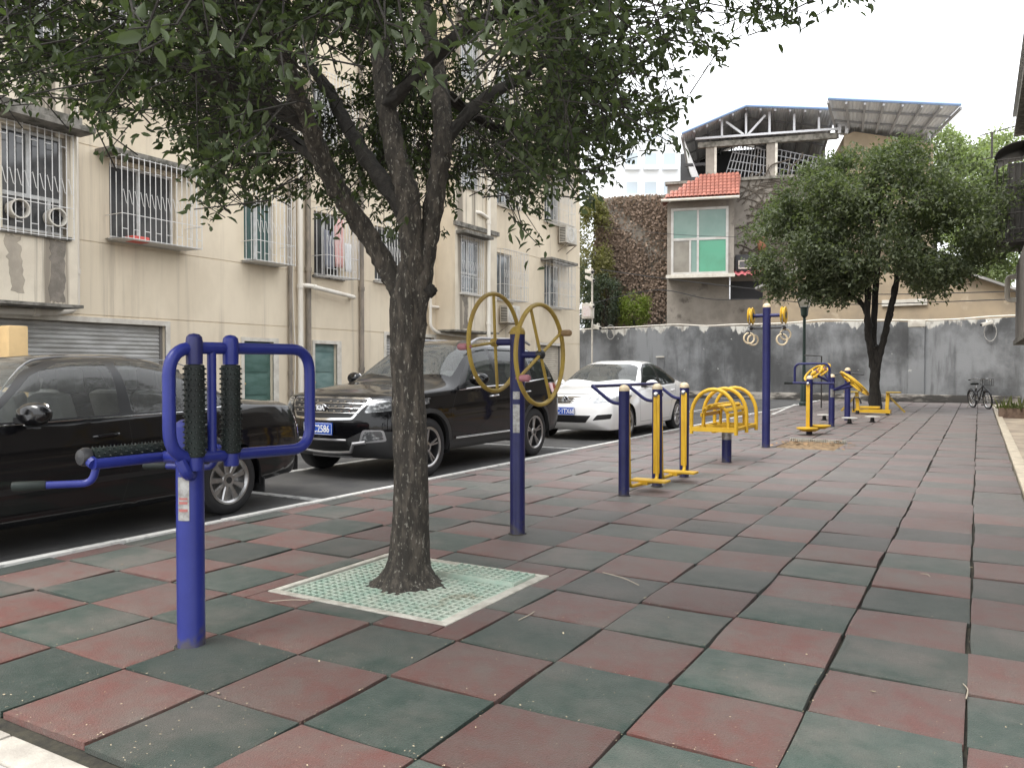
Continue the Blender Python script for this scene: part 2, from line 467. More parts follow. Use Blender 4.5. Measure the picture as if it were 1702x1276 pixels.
struct(mb.build('wall_kerb', M('dirty_kerb', (.40, .37, .33), .9, col2=(.055, .052, .048), scale=2.2, lo=.42, hi=.56, stretch=(.35, 1, 1.6), bump=.4), bevel=.01), 'low dirty kerb at the foot of the boundary wall')

# tree grate ----------------------------------------------------------
m_mint = M('mint_plastic', (.34, .45, .37), .55, col2=(.45, .50, .42), scale=5, col3=(.30, .29, .22), scale3=3.2, lo3=.55, hi3=.72, bump=.15)
m_white_conc = M('white_edging', (.52, .50, .44), .85, col2=(.36, .34, .29), scale=12, bump=.4)
gr = thing('tree_grate', (-3.0, 3.9, -.03), 'mint green plastic tree grate in a white edging round the big trunk', 'tree grate')
mb = MB(); bw = .055
for b in ((GX0 + .008, GX1 - .008, GY0 + .008, GY0 + bw), (GX0 + .008, GX1 - .008, GY1 - bw, GY1 - .008), (GX0 + .008, GX0 + bw, GY0 + bw + .003, GY1 - bw - .003), (GX1 - bw - .02, GX1 - .008, GY0 + bw + .003, GY1 - bw - .003)):
    mb.box(*b, -.06, -.002 + random.uniform(-.002, .002))
mb.build('edging', m_white_conc, gr, bevel=.004)
MB().box(GX0, GX1, GY0, GY1, -.09, -.075).build('soil', m_slab, gr, smooth=False)
TX, TY = -3.0, 3.905
def panel(x0, x1, y0, y1, lift, tilt, skip=None):
    mb = MB(); p = .052; t = .0072; nx, ny = int(round((x1 - x0) / p)), int(round((y1 - y0) / p))
    px, py = (x1 - x0) / nx, (y1 - y0) / ny
    def ok(cx, cy):
        if (cx - TX) ** 2 + (cy - TY) ** 2 < .205 ** 2: return False
        return not (skip and skip(cx, cy))
    def seg(a, b, c, d):
        za = lift + tilt * ((c + d) / 2 - y0)
        mb.box(a, b, c, d, -.045 + za, -.006 + za)
    for i in range(nx + 1):
        xx = x0 + i * px; run = None
        for j in range(ny + 1):
            g = j < ny and ok(xx, y0 + (j + .5) * py)
            if g and run is None: run = y0 + j * py
            if not g and run is not None: seg(xx - t, xx + t, run, y0 + j * py); run = None
    for j in range(ny + 1):
        yy = y0 + j * py; run = None
        for i in range(nx + 1):
            g = i < nx and ok(x0 + (i + .5) * px, yy)
            if g and run is None: run = x0 + i * px
            if not g and run is not None:
                za = lift + tilt * (yy - y0)
                mb.box(run, x0 + i * px, yy - t, yy + t, -.045 + za, -.0075 + za); run = None
    mb.build('grating_panel', m_mint, gr)
gx0, gx1, gy0, gy1 = GX0 + .09, GX1 - .085, GY0 + .065, GY1 - .065
sp = 4.12
panel(gx0, gx1, gy0, gy1, .0, 0, lambda x, y: x > TX and y > sp)
panel(TX + .06, gx1, sp + .015, gy1, .026, -.045)

# empty pit with a broken grate edge -----------------------------------
pit = thing('tree_pit', ((HX0 + HX1) / 2, (HY0 + HY1) / 2, -.03), 'empty square tree pit full of brown soil and litter by the ring post', 'tree pit')
rows = []
for j in range(15):
    rows.append([(HX0 + (HX1 - HX0) * i / 14, HY0 + (HY1 - HY0) * j / 14, -.02 + .05 * max(0, 1 - ((i - 7) ** 2 + (j - 6) ** 2) / 50) + random.uniform(-.015, .02)) for i in range(15)])
mb = MB(); mb.grid(rows); mb.build('soil', M('litter_soil', (.13, .085, .045), .95, col2=(.30, .21, .12), scale=16, bump=.9, bscale=60), pit, smooth=False)
mb = MB(); mb.box(HX0, HX1, HY1 - .03, HY1 - .005, -.04, .045)
for i in range(26):
    xx = HX0 + .02 + (HX1 - HX0 - .04) * i / 25
    mb.box(xx - .009, xx + .009, HY1 - .11, HY1 - .031, .0, .05)
mb.build('broken_grating', m_white_conc, pit)
mb = MB()
for _ in range(130):
    x, y = random.uniform(HX0 - .12, HX1 + .2), random.gauss((HY0 + HY1) / 2, .35); a = random.uniform(0, 6.28); s = random.uniform(.02, .05)
    if x < HX1 and x > HX0 and HY0 < y < HY1: z = .045
    else: z = .008
    c, d = Vector((math.cos(a), math.sin(a), random.uniform(-.2, .3))) * s, Vector((-math.sin(a), math.cos(a), random.uniform(-.2, .3))) * s * .45
    p = Vector((x, y, z)); mb.add([p - c, p + d, p + c, p - d], [(0, 1, 2, 3)])
tag(mb.build('dry_leaves', M('dry_leaf', (.32, .19, .09), .8, island=.5), pit), kind='stuff')

# litter on the tiles ---------------------------------------------------
mb = MB()
for i in range(5200):
    y = 1.65 + 14 * random.random() ** 2.0; x = random.uniform(-5.3, .35)
    if random.random() < .35:                                           # collects in the joints
        if random.random() < .5: x = X0 - round((X0 - x) / PX) * PX + random.gauss(0, .008)
        else: y = Y0 + round((y - Y0) / PY) * PY + random.gauss(0, .008)
    if GX0 < x < GX1 and GY0 < y < GY1 and random.random() < .7: continue
    a = random.uniform(0, 6.28); s = random.choice((.0016, .002, .0024, .003, .0045)) * random.uniform(.8, 1.2)
    if random.random() < .009: s = random.uniform(.008, .018)
    e = random.uniform(.3, .6)
    c = Vector((math.cos(a), math.sin(a), random.uniform(-.1, .25))) * s; d = Vector((-math.sin(a), math.cos(a), random.uniform(-.1, .2))) * s * e
    p = Vector((x, y, .0075)); q = Vector((0, 0, s * .12))
    mb.add([p - c, p - c * .4 + d, p + c * .5 + d * .8, p + c, p + c * .4 - d, p - c * .5 - d * .9, p + q], [(0, 1, 6), (1, 2, 6), (2, 3, 6), (3, 4, 6), (4, 5, 6), (5, 0, 6)])
tag(mb.build('litter', M('pale_litter', (.42, .35, .24), .85, island=.45)), 'tiny pale petals and dry leaf scraps strewn over the rubber tiles', kind='stuff')
mb = MB()
for (a, b) in (((1002, 951), (1062, 972)), ((448, 999), (512, 997)), ((1601, 1136), (1606, 1160)), ((888, 1016), (862, 1030)), ((1530, 953), (1546, 958))):
    p, q = gnd(*a, .008), gnd(*b, .008); m = (p + q) / 2 + Vector((.01, .012, .004))
    mb.tube(smooth_path([p, m, q], 4), .0028, 5)
tag(mb.build('twigs', M('pale_twig', (.38, .33, .26), .8)), 'few thin pale twigs lying on the rubber tiles', kind='stuff')

# ================================================================== APARTMENT BUILDING (left)
XF, XB = -13.0, -12.35                                  # facade plane, bay front
BH = 17.6
m_plaster = M('cream_plaster', (.72, .625, .48), .9, col2=(.63, .54, .41), scale=1.1, stretch=(1, 1, .5), bump=.25, bscale=70, col3=(.40, .34, .265), scale3=1.1, lo3=.54, hi3=.78, stretch3=(1, 2.4, .10), fine=.06)
m_bay = M('bay_plaster', (.68, .61, .49), .9, col2=(.59, .52, .415), scale=1.5, bump=.3, col3=(.25, .215, .17), scale3=1.15, lo3=.52, hi3=.60, stretch3=(1, 2.0, .05), fine=.06)
m_trim = M('white_trim', (.62, .59, .52), .8, col2=(.5, .46, .4), scale=5, bump=.15)
m_slabd = M('mossy_concrete', (.22, .205, .18), .95, col2=(.09, .085, .07), scale=5, lo=.4, hi=.62, bump=.6, bscale=40)
m_alu = M('window_frame', (.52, .52, .51), .5, col2=(.40, .395, .38), scale=8)
m_bar = M('painted_bars', (.66, .65, .63), .5, metal=.0, col2=(.50, .45, .40), scale=20, lo=.5, hi=.75)
m_pane = M('dark_pane', (.045, .047, .05), .06, spec=.8, col2=(.10, .10, .10), scale=1.4)
m_pvc = M('white_pipe', (.78, .74, .66), .5, col2=(.68, .62, .53), scale=3, stretch=(1, 1, .2))
m_iron = M('old_iron_pipe', (.17, .15, .125), .9, col2=(.30, .25, .2), scale=6, stretch=(1, 1, .3), bump=.4)
m_room = M('dark_room', (.03, .03, .032), .9)

bld = thing('apartment_building', (XF, 16, 0), 'cream plastered apartment block with barred windows behind the parked cars', 'building')
def wall_x(name, X, y0, y1, z0, z1, holes, mat, parent, back=-3.0):
    """wall facing +X at plane X with openings (y0,y1,z0,z1,depth,closed)"""
    ys = sorted({y0, y1, *[h[0] for h in holes], *[h[1] for h in holes]}); zs = sorted({z0, z1, *[h[2] for h in holes], *[h[3] for h in holes]})
    ys = [v for v in ys if y0 <= v <= y1]; zs = [v for v in zs if z0 <= v <= z1]
    mb = MB()
    for i in range(len(ys) - 1):
        for j in range(len(zs) - 1):
            cy, cz = (ys[i] + ys[i + 1]) / 2, (zs[j] + zs[j + 1]) / 2
            if any(h[0] < cy < h[1] and h[2] < cz < h[3] for h in holes): continue
            mb.quad((X, ys[i], zs[j]), (X, ys[i + 1], zs[j]), (X, ys[i + 1], zs[j + 1]), (X, ys[i], zs[j + 1]))
    for (a, b, c, d, dp, closed) in holes:
        q = X - dp
        mb.quad((X, a, c), (X, b, c), (q, b, c), (q, a, c)); mb.quad((X, a, d), (X, b, d), (q, b, d), (q, a, d))
        mb.quad((X, a, c), (X, a, d), (q, a, d), (q, a, c)); mb.quad((X, b, c), (X, b, d), (q, b, d), (q, b, c))
        if closed: mb.quad((q, a, c), (q, b, c), (q, b, d), (q, a, d))
    o = mb.build(name, mat, parent, smooth=False)
    return o

def make_window(par, X, y0, y1, z0, z1, transom=None, tint=None, depth=.14):
    """sliding window: frame (the part) with panes as sub-parts"""
    q = X - depth; t = .05
    fr = MB()
    fr.box(q, q + .05, y0, y1, z0, z0 + t); fr.box(q, q + .05, y0, y1, z1 - t, z1)
    fr.box(q, q + .05, y0, y0 + t, z0 + t, z1 - t); fr.box(q, q + .05, y1 - t, y1, z0 + t, z1 - t)
    zt = z0 + t
    if transom: fr.box(q + .002, q + .048, y0 + t, y1 - t, transom - .03, transom + .03); zt = transom + .03
    ym = (y0 + y1) / 2 - .04
    fr.box(q + .004, q + .046, ym - .035, ym + .035, zt, z1 - t)
    if transom: fr.box(q + .004, q + .046, ym + .28, ym + .33, z0 + t, transom - .03)
    f = fr.build('window', m_alu, par)
    mp = tint or m_pane
    MB().box(q + .012, q + .018, y0 + t, ym - .035, zt, z1 - t).build('pane', mp, f, smooth=False)
    MB().box(q + .024, q + .030, ym + .035, y1 - t, zt, z1 - t).build('pane', mp, f, smooth=False)
    if transom: MB().box(q + .012, q + .018, y0 + t, y1 - t, z0 + t, transom - .03).build('pane', mp, f, smooth=False)
    return f

def make_grille(f, X, y0, y1, z0, z1, d, mat=None, zig=True, dy=.105):
    """burglar bars: a cage standing d out from the wall (d small: flat grille)"""
    mb = MB(); r = .0075; x = X + d
    n = max(4, int((y1 - y0) / dy))
    def bar(p, q): mb.tube([p, q], r, 5, caps=False)
    zh = (z0 + .02, z0 + .3 * (z1 - z0), z1 - .02)
    for i in range(n + 1):
        yy = y0 + (y1 - y0) * i / n
        bar((x, yy, z0), (x, yy, z1))
        if i < n and i % 2 == 0:
            yn = y0 + (y1 - y0) * (i + 1) / n
            bar((x, yy, z1 - .22), (x, yn, z1 - .22)); bar((x, yy, z0 + .17), (x, yn, z0 + .17))
        if i < n and zig:
            yn = y0 + (y1 - y0) * (i + 1) / n; zc = z0 + .5 * (z1 - z0)
            mb.tube([(x, yy, zc + .09), (x, yy + (yn - yy) * .3, zc + .12), (x, yy + (yn - yy) * .75, zc - .10), (x, yn, zc - .12)], r * .8, 4, caps=False)
    for z in zh: bar((x, y0, z), (x, y1, z))
    if d > .1:
        m = max(2, int(d / .12))
        for s, yy in ((0, y0), (1, y1)):
            for z in zh: bar((X, yy, z), (x, yy, z))
            for k in range(1, m): bar((X + d * k / m, yy, z0), (X + d * k / m, yy, z1))
        for i in range(n + 1):
            yy = y0 + (y1 - y0) * i / n; bar((X, yy, z0 + .02), (x, yy, z0 + .02))
        for k in range(1, m): bar((X + d * k / m, y0, z0 + .02), (X + d * k / m, y1, z0 + .02))
    else:
        for yy in (y0, y1):
            for z in (z0 + .02, z1 - .02): bar((X, yy, z), (x, yy, z))
    return tag(mb.build('security_grille', mat or m_bar, f), kind='stuff')

FH = 2.95
WINS = [  # plane, y0, y1, z0, z1, transom, cage y0, y1, depth, canopy
    (XB, 6.42, 7.37, 3.36, 4.88, 3.90, 6.35, 7.45, .07, .42),
    (XF, 8.52, 9.84, 3.56, 4.86, None, 8.44, 10.05, .47, .42),
    (XF, 11.45, 12.28, 3.52, 4.80, None, 11.37, 12.42, .46, 0),
    (XF, 13.45, 14.35, 3.42, 4.86, None, 13.38, 14.44, .46, 0),
    (XF, 15.55, 16.75, 3.5, 4.85, None, 15.48, 16.85, .44, 0),
    (XB, 18.42, 19.42, 3.40, 4.90, 3.95, 18.36, 19.48, .07, .32),
    (XF, 21.25, 22.35, 3.48, 4.92, None, 21.15, 22.65, .42, 0),
    (XF, 24.55, 25.75, 3.46, 4.92, None, 24.45, 26.15, .42, .45)]
m_greenpane = M('curtained_pane', (.05, .10, .095), .15, spec=.6, col2=(.09, .12, .11), scale=4, stretch=(1, 6, 1))
m_bluepane = M('reflecting_pane', (.16, .18, .19), .08, spec=.7, col2=(.08, .09, .1), scale=3)
hf, hbA, hbB = [], [], []
SH = [(6.30, 9.60, 0, 2.08), (15.98, 18.05, 0, 2.14), (24.05, 25.9, 0, 2.10)]   # roller shutters
DR = [(11.43, 12.22, 0, 1.86), (13.45, 14.18, 0, 1.86)]                          # green doors
for (X, y0, y1, z0, z1, *_r2) in WINS:
    for k in range(5):
        h = (y0, y1, z0 + k * FH, z1 + k * FH, .15, False)
        (hf if X == XF else hbA if y0 < 10 else hbB).append(h)
for s in SH: hf.append((s[0], s[1], -.06, s[3], .16, False))
for s in DR: hf.append((s[0], s[1], -.06, s[3], .14, False))
for z in [2.2, 3.44] + [3.44 + FH * k for k in range(1, 5)] + [2.2 + 2.85 + FH * k for k in range(0, 4)]:
    a = -2.0
    segs = sorted([(h[0], h[1]) for h in hf if h[2] < z < h[3]] + [(27.4, 28)])
    for (c, d) in segs:
        if c - a > .05: hf.append((a, c, z - .011, z + .011, .014, True))
        a = d
wall_x('wall', XF, -2, 27.4, -.06, BH, hf, m_plaster, bld)
MB().quad((XF, 27.4, -.06), (XF - 9, 27.4, -.06), (XF - 9, 27.4, BH), (XF, 27.4, BH)).build('gable_wall', m_plaster, bld, smooth=False)
mb = MB(); mb.box(XF - 9, XF - .45, -2, 27.2, -.05, BH - .2); mb.build('interior', m_room, bld, smooth=False)
mb = MB(); mb.box(XF - 9.2, XF + .55, -2.2, 27.6, BH, BH + .18); mb.build('roof_slab', m_slabd, bld)
mb = MB(); mb.box(XF - 9, XF - .002, -2.05, -2.0, -.05, BH); mb.build('gable_wall', m_plaster, bld, smooth=False)
# bays (kitchen bays standing out from the facade, their soffit above the shutters)
for (a, b, hs, zb) in ((5.2, 7.55, hbA, 2.30), (18.14, 20.33, hbB, 2.36)):
    w = wall_x('bay_wall', XB, a, b, zb, BH, hs, m_bay, bld)
    mb = MB(); mb.quad((XB, a, zb), (XF + .002, a, zb), (XF + .002, a, BH), (XB, a, BH)); mb.quad((XB, b, zb), (XF + .002, b, zb), (XF + .002, b, BH), (XB, b, BH))
    mb.quad((XB, a, zb), (XB, b, zb), (XF + .002, b, zb), (XF + .002, a, zb))
    mb.build('bay_side', m_plaster, w, smooth=False)
    for k in range(4): MB().box(XB - .02, XB + .06, a - .06, b + .06, zb + (k + 1) * FH - .12, zb + (k + 1) * FH).build('band', m_slabd, w)
    MB().box(XB - .55, XB + .05, a - .04, b + .06, zb - .05, zb - .003).build('soffit_slab', m_slabd, w)
for wi, (X, y0, y1, z0, z1, tr, c0, c1, d, can) in enumerate(WINS):
    for k in range(5):
        if k > 2 and wi < 4: continue
        o = k * FH
        tint = m_greenpane if (wi in (2,)) else m_bluepane if wi in (5, 6, 7) else None
        f = make_window(bld, X, y0, y1, z0 + o, z1 + o, tr + o if tr else None, tint)
        make_grille(f, X, c0, c1, z0 - .06 + o, z1 + .06 + o, d)
        if can: MB().box(X, X + can, c0 - .18, c1 + .16, z1 + .07 + o, z1 + .16 + o).build('canopy', m_slabd, bld, bevel=.01)
        MB().box(X - .10, X + .05, y0 - .06, y1 + .06, z0 - .07 + o, z0 - .012 + o).build('window_sill', m_slabd if wi in (0, 3) else m_trim, f)
        if wi in (1, 2) and k == 0:                                       # sheet-metal tray in the bottom of the cage
            MB().box(X + .02, X + d - .02, c0 + .02, c1 - .02, z0 - .052, z0 - .046).build('cage_tray', m_bar, f)
# shutters, doors
m_shut = M('shutter_metal', (.46, .455, .44), .5, metal=.1, col2=(.33, .32, .30), scale=2, stretch=(1, 1, 4), bump=.1)
m_cream_shut = M('cream_shutter', (.55, .50, .42), .6, col2=(.45, .4, .33), scale=2)
for i, (a, b, c, d) in enumerate(SH):
    rows = []; z = 0.0; q = XF - .13
    while z < d:
        for (dz, dx) in ((0, 0), (.012, .016), (.03, .022), (.055, .016), (.066, 0)):
            if z + dz <= d: rows.append([(q + dx, a, z + dz), (q + dx, b, z + dz)])
        z += .074
    mb = MB(); mb.grid(rows); s = mb.build('roller_shutter', m_cream_shut if i == 2 else m_shut, bld)
    mb = MB(); w = .09
    mb.box(XF - .02, XF + .025, a - w, a, 0, d + w); mb.box(XF - .02, XF + .025, b, b + w, 0, d + w); mb.box(XF - .018, XF + .027, a + .001, b - .001, d, d + w - .003)
    mb.build('shutter_frame', m_trim, bld)
    mb = MB(); mb.box(q - .01, q + .05, a + .002, a + .05, 0, d); mb.box(q - .01, q + .05, b - .05, b - .002, 0, d); mb.build('guide_rail', M('rail_steel', (.2, .19, .18), .6, metal=.4), s)
m_door = M('green_door_paint', (.055, .115, .095), .45, col2=(.085, .155, .135), scale=3, stretch=(1, 1, 3), bump=.1)
for i, (a, b, c, d) in enumerate(DR):
    q = XF - .12
    md = m_door if i == 0 else M('teal_door_paint', (.11, .185, .175), .45, col2=(.17, .25, .235), scale=3, stretch=(1, 1, 3))
    dr = MB().box(q, q + .035, a + .01, b - .01, 0, d - .01).build('door', md, bld)
    zz = .08
    for h in (.62, .42, .42, .16):
        MB().box(q + .036, q + .05, a + .08, b - .10, zz, min(zz + h, d - .08)).build('door_panel', md, dr, bevel=.008); zz += h + .05
    MB().ball((q + .08, a + .05, .98), .028).build('knob', M('brass', (.45, .33, .15), .35, metal=.9), dr)
    mb = MB(); w = .08
    mb.box(XF - .02, XF + .02, a - w, a, 0, d + w); mb.box(XF - .02, XF + .02, b, b + w + .06, 0, d + w); mb.box(XF - .018, XF + .022, a + .001, b - .001, d, d + w - .003)
    mb.build('door_frame', m_trim, bld)
# pipes
def pipe(path, r, mat, name='pipe', joints=()):
    mb = MB(); mb.tube(path, r, 12)
    for p, a in joints: mb.cyl(Vector(p) - Vector(a) * .045, Vector(p) + Vector(a) * .045, r * 1.25, n=12)
    return mb.build(name, mat, bld)
Z3 = (0, 0, 1)
pipe(fillet([(XF + .09, 7.86, BH), (XF + .09, 7.86, 2.27), (XF + .11, 7.45, 2.20), (XF + .11, 6.4, 2.17)], .14), .055, m_pvc, 'drain_pipe', [((XF + .09, 7.86, z), Z3) for z in (2.9, 5.4, 8.2)] + [((XF + .11, 7.2, 2.19), (0, 1, 0))])
pipe([(XF + .10, 12.92, BH), (XF + .10, 12.92, .02)], .062, m_pvc, 'drain_pipe', [((XF + .10, 12.92, z), Z3) for z in (3.1, 5.9, 8.8)])
pipe(fillet([(XF + .10, 12.92, 3.12), (XF + .22, 13.05, 3.12), (XF + .22, 14.55, 2.98), (XF + .02, 14.62, 2.98)], .06), .05, m_pvc, 'branch_pipe', [((XF + .22, 13.22, 3.105), (0, 1, -.09))])
pipe([(XF + .06, 12.66, BH), (XF + .06, 12.66, 0)], .045, m_iron, 'iron_pipe', [((XF + .06, 12.66, z), Z3) for z in (1.2, .75, 3.6, 6.5)])
pipe([(XF + .07, 13.2, BH), (XF + .07, 13.2, 0)], .06, m_iron, 'iron_pipe', [((XF + .07, 13.2, z), Z3) for z in (1.5, 3.5, 6.4, 9.3)])
pipe([(XF + .07, 14.98, BH), (XF + .07, 14.98, 0)], .06, m_iron, 'iron_pipe', [((XF + .07, 14.98, z), Z3) for z in (1.28, 3.22, 6.1, 9)])
pipe(fillet([(XF + .1, 17.75, 9), (XF + .1, 17.75, 2.42), (XF + .14, 18.0, 2.28), (XF + .14, 19.5, 2.22)], .2), .045, m_pvc, 'drain_pipe', [((XF + .1, 17.75, z), Z3) for z in (3.0, 4.5)])
pipe([(XF + .1, 17.75, 2.98), (XF + .1, 18.12, 2.98)], .04, m_pvc, 'branch_pipe')
pipe([(XB + .07, 19.75, BH), (XB + .07, 19.75, .3)], .06, m_pvc, 'drain_pipe', [((XB + .07, 19.75, z), Z3) for z in (2.6, 5.5, 8.3)])
pipe(fillet([(XB + .07, 19.75, 5.62), (XB + .07, 19.3, 5.72), (XB - .05, 19.2, 5.72)], .1), .05, m_pvc, 'branch_pipe')
pipe([(XB + .12, 5.0, 3.02), (XB + .12, 6.28, 2.98), (XB - .02, 6.30, 2.98)], .05, m_pvc, 'branch_pipe')
mb = MB()
mb.tube(smooth_path([(XF + .05, 12.76, 9), (XF + .06, 12.78, 5), (XF + .05, 12.74, 3), (XF + .07, 12.79, 1.6), (XF + .05, 12.75, .3)], 6), .012, 5)
mb.build('cable', m_pvc, bld)
# the two round exhaust hoods in the bay window
for yy, zv in ((6.63, 3.66), (7.19, 3.62)):
    v = thing('exhaust_vent', (XB + .02, yy, zv), 'round white exhaust hood in the bay window, ' + ('left' if yy < 6.9 else 'right') + ' one of two', 'vent', 'kitchen exhaust vents')
    mb = MB(); mb.lathe((XB - .10, yy, zv), (1, 0, .0), [(.13, 0), (.13, .16), (.145, .17), (.145, .20), (.125, .20), (.12, .05)], 20, caps=False)
    mb.build('hood', m_trim, v)
    mb = MB()
    for k in range(5):
        a = k * 2 * math.pi / 5
        mb.obox((XB + .0, yy + .06 * math.cos(a), zv + .06 * math.sin(a)), (.008, 0, 0), Vector((0.3, math.cos(a), math.sin(a))) * .05, Vector((.2, -math.sin(a), math.cos(a))) * .03)
    mb.cyl((XB - .02, yy, zv), (XB + .02, yy, zv), .025, n=10); mb.build('fan', m_room, v)
# air conditioners on the facade
def outdoor_unit(X, y, z, w, h, label):
    t = thing('air_conditioner', (X, y, z), label, 'air conditioner', 'outdoor air conditioners')
    mb = MB(); mb.box(X + .08, X + .38, y, y + w, z, z + h); mb.build('casing', m_trim, t, bevel=.015)
    mb = MB(); mb.lathe((X + .38, y + w * .4, z + h / 2), (1, 0, 0), [(h * .42, 0), (h * .42, .015), (h * .38, .015), (h * .37, .004)], 22, caps=False)
    for k in range(7): mb.box(X + .384, X + .39, y + w * .4 - h * .4, y + w * .4 + h * .4, z + h * (.14 + .12 * k), z + h * (.14 + .12 * k) + .008)
    mb.build('fan_guard', m_bar, t)
    mb = MB()
    for k in range(9): mb.box(X + .12, X + .34, y - .006, y - .001, z + .05 + k * (h - .1) / 9, z + .05 + k * (h - .1) / 9 + .025)
    mb.build('side_grille', m_room, t)
    for yy in (y + .08, y + w - .08): mb = MB(); mb.beam((X, yy, z - .02), (X + .42, yy, z - .02), .03, .03); mb.beam((X, yy, z - .3), (X + .38, yy, z - .03), .025, .025); mb.build('bracket', m_iron, t)
outdoor_unit(XF, 21.45, 2.72, .75, .55, 'white outdoor air conditioner low on the facade behind the yellow wheels')
outdoor_unit(XF, 25.5, 5.75, .85, .6, 'white outdoor air conditioner high near the far corner of the cream block')
# things in the window cages
tag(MB().box(XF + .12, XF + .36, 8.72, 9.04, 3.50, 3.60).build('plastic_tray', M('red_plastic', (.62, .10, .08), .5), bevel=.02), 'small red plastic tray on the cage floor of the second window', 'tray')
def cloth(name, y0, y1, z0, z1, mat, label, cat, xx):
    rows = []
    for j in range(9):
        z = z1 + (z0 - z1) * j / 8
        rows.append([(xx + .03 * math.sin(i * 1.1 + j * .2) * (j / 8 + .2), y0 + (y1 - y0) * i / 14, z + .01 * math.sin(i)) for i in range(15)])
    mb = MB(); mb.grid(rows); o = mb.build(name, mat); sm = o.modifiers.new('t', 'SOLIDIFY'); sm.thickness = .006
    return tag(o, label, cat, 'laundry in the fourth window cage')
cloth('hanging_sheet', 13.80, 14.13, 3.62, 4.72, M('pink_cloth', (.62, .34, .31), .85, col2=(.7, .45, .42), scale=8), 'pink sheet drying in the window cage left of the trunk', 'laundry', XF + .28)
cloth('hanging_towel', 13.45, 13.78, 3.55, 4.4, M('grey_cloth', (.17, .175, .2), .85), 'dark grey cloth drying beside the pink sheet', 'laundry', XF + .30)
cloth('hanging_shirt', 14.16, 14.40, 3.55, 4.2, M('white_cloth', (.7, .7, .69), .85), 'white cloth drying beside the pink sheet', 'laundry', XF + .26)
# cream pillar in front of the shutter
pl = thing('gate_post', (-10.45, 5.55, 0), 'cream yellow square post in front of the grey roller shutter', 'post')
MB().box(-10.56, -10.34, 5.43, 5.67, 0, 1.83).build('post', M('cream_yellow', (.70, .49, .24), .6, col2=(.6, .42, .21), scale=4), pl, bevel=.02)
MB().box(-10.6, -10.3, 5.39, 5.71, 0, .10).build('base_plate', m_conc, pl, bevel=.01)

# patches where the render has come away or stayed damp
def patch(X, pts, mat, seed):
    r = random.Random(seed); P = []
    for (a, b) in zip(pts, pts[1:] + pts[:1]):
        for k in range(7): t = k / 7; P.append(Vector((X, a[0] + (b[0] - a[0]) * t + (r.gauss(0, .018) if k else 0), a[1] + (b[1] - a[1]) * t + (r.gauss(0, .012) if k else 0))))
    mb = MB(); mb.prism(P, (.004, 0, 0)); mb.build('render_patch', mat, bld, smooth=False)
m_patch = M('bare_render', (.17, .15, .125), .95, col2=(.24, .21, .175), scale=7, bump=.6, bscale=60)
m_patch2 = M('damp_render', (.33, .29, .235), .95, col2=(.40, .35, .28), scale=5, bump=.4, bscale=60)
patch(XB, [(7.10, 2.33), (7.34, 2.33), (7.33, 2.8), (7.36, 3.27), (7.10, 3.27), (7.12, 2.8)], m_patch, 1)
patch(XB, [(6.52, 2.45), (6.72, 2.42), (6.70, 2.9), (6.68, 3.27), (6.46, 3.27), (6.50, 2.9)], m_patch2, 2)
patch(XB, [(18.52, 2.40), (18.80, 2.40), (18.76, 2.9), (18.80, 3.3), (18.50, 3.3), (18.60, 2.9)], m_patch, 3)

# ================================================================== BEHIND: boundary wall, house, far things
def wall_material():
    m = bpy.data.materials.new('weathered_wall'); m.use_nodes = True; N, L = m.node_tree.nodes, m.node_tree.links
    b = N['Principled BSDF']; b.inputs['Roughness'].default_value = .9
    tc = N.new('ShaderNodeTexCoord')
    def nz(sc, st, det=7, ro=.62):
        mp = N.new('ShaderNodeMapping'); mp.inputs['Scale'].default_value = st; L.new(tc.outputs['Object'], mp.inputs[0])
        n = N.new('ShaderNodeTexNoise'); n.inputs['Scale'].default_value = sc; n.inputs['Detail'].default_value = det; n.inputs['Roughness'].default_value = ro
        L.new(mp.outputs[0], n.inputs['Vector']); return n.outputs[0]
    def ss(v, a, c):
        r = N.new('ShaderNodeMapRange'); r.interpolation_type = 'SMOOTHSTEP'; r.inputs['From Min'].default_value = a; r.inputs['From Max'].default_value = c
        L.new(v, r.inputs['Value']); return r.outputs[0]
    def mix(f, a, c):
        x = N.new('ShaderNodeMix'); x.data_type = 'RGBA'; L.new(f, x.inputs[0])
        for i, v in ((6, a), (7, c)):
            if isinstance(v, tuple): x.inputs[i].default_value = (*v, 1)
            else: L.new(v, x.inputs[i])
        return x.outputs[2]
    base = mix(ss(nz(.38, (1, 1, .8)), .40, .62), (.075, .077, .079), (.25, .258, .267))
    base = mix(ss(nz(1.6, (1.6, 1, .22)), .5, .75), base, (.10, .102, .105))
    base = mix(ss(nz(3.2, (1, 1, .9)), .665, .69), base, (.40, .40, .39))
    sep = N.new('ShaderNodeSeparateXYZ'); L.new(tc.outputs['Object'], sep.inputs[0])
    ad = N.new('ShaderNodeMath'); ad.operation = 'MULTIPLY_ADD'; ad.inputs[1].default_value = 1.9
    n4 = nz(1.9, (1, 1, .30)); L.new(n4, ad.inputs[0]); L.new(sep.outputs['Z'], ad.inputs[2])
    band = ss(ad.outputs[0], 4.0, 4.12)                                    # limewash left along the top
    white = mix(ss(nz(5, (1, 1, .5)), .45, .65), (.60, .585, .54), (.33, .31, .28))
    out = mix(band, base, white); L.new(out, b.inputs['Base Color'])
    bp = N.new('ShaderNodeBump'); bp.inputs['Strength'].default_value = .4; bp.inputs['Distance'].default_value = .02
    L.new(nz(18, (1, 1, 1)), bp.inputs['Height']); L.new(bp.outputs[0], b.inputs['Normal'])
    return m
m_wall = wall_material()
WT = zat(527, *atY(1690, 612, YW).xy[:])                                     # wall top
bw = thing('boundary_wall', (-6, YW, 0), 'grey weathered boundary wall with flaking white top behind the playground', 'wall')
rows = []
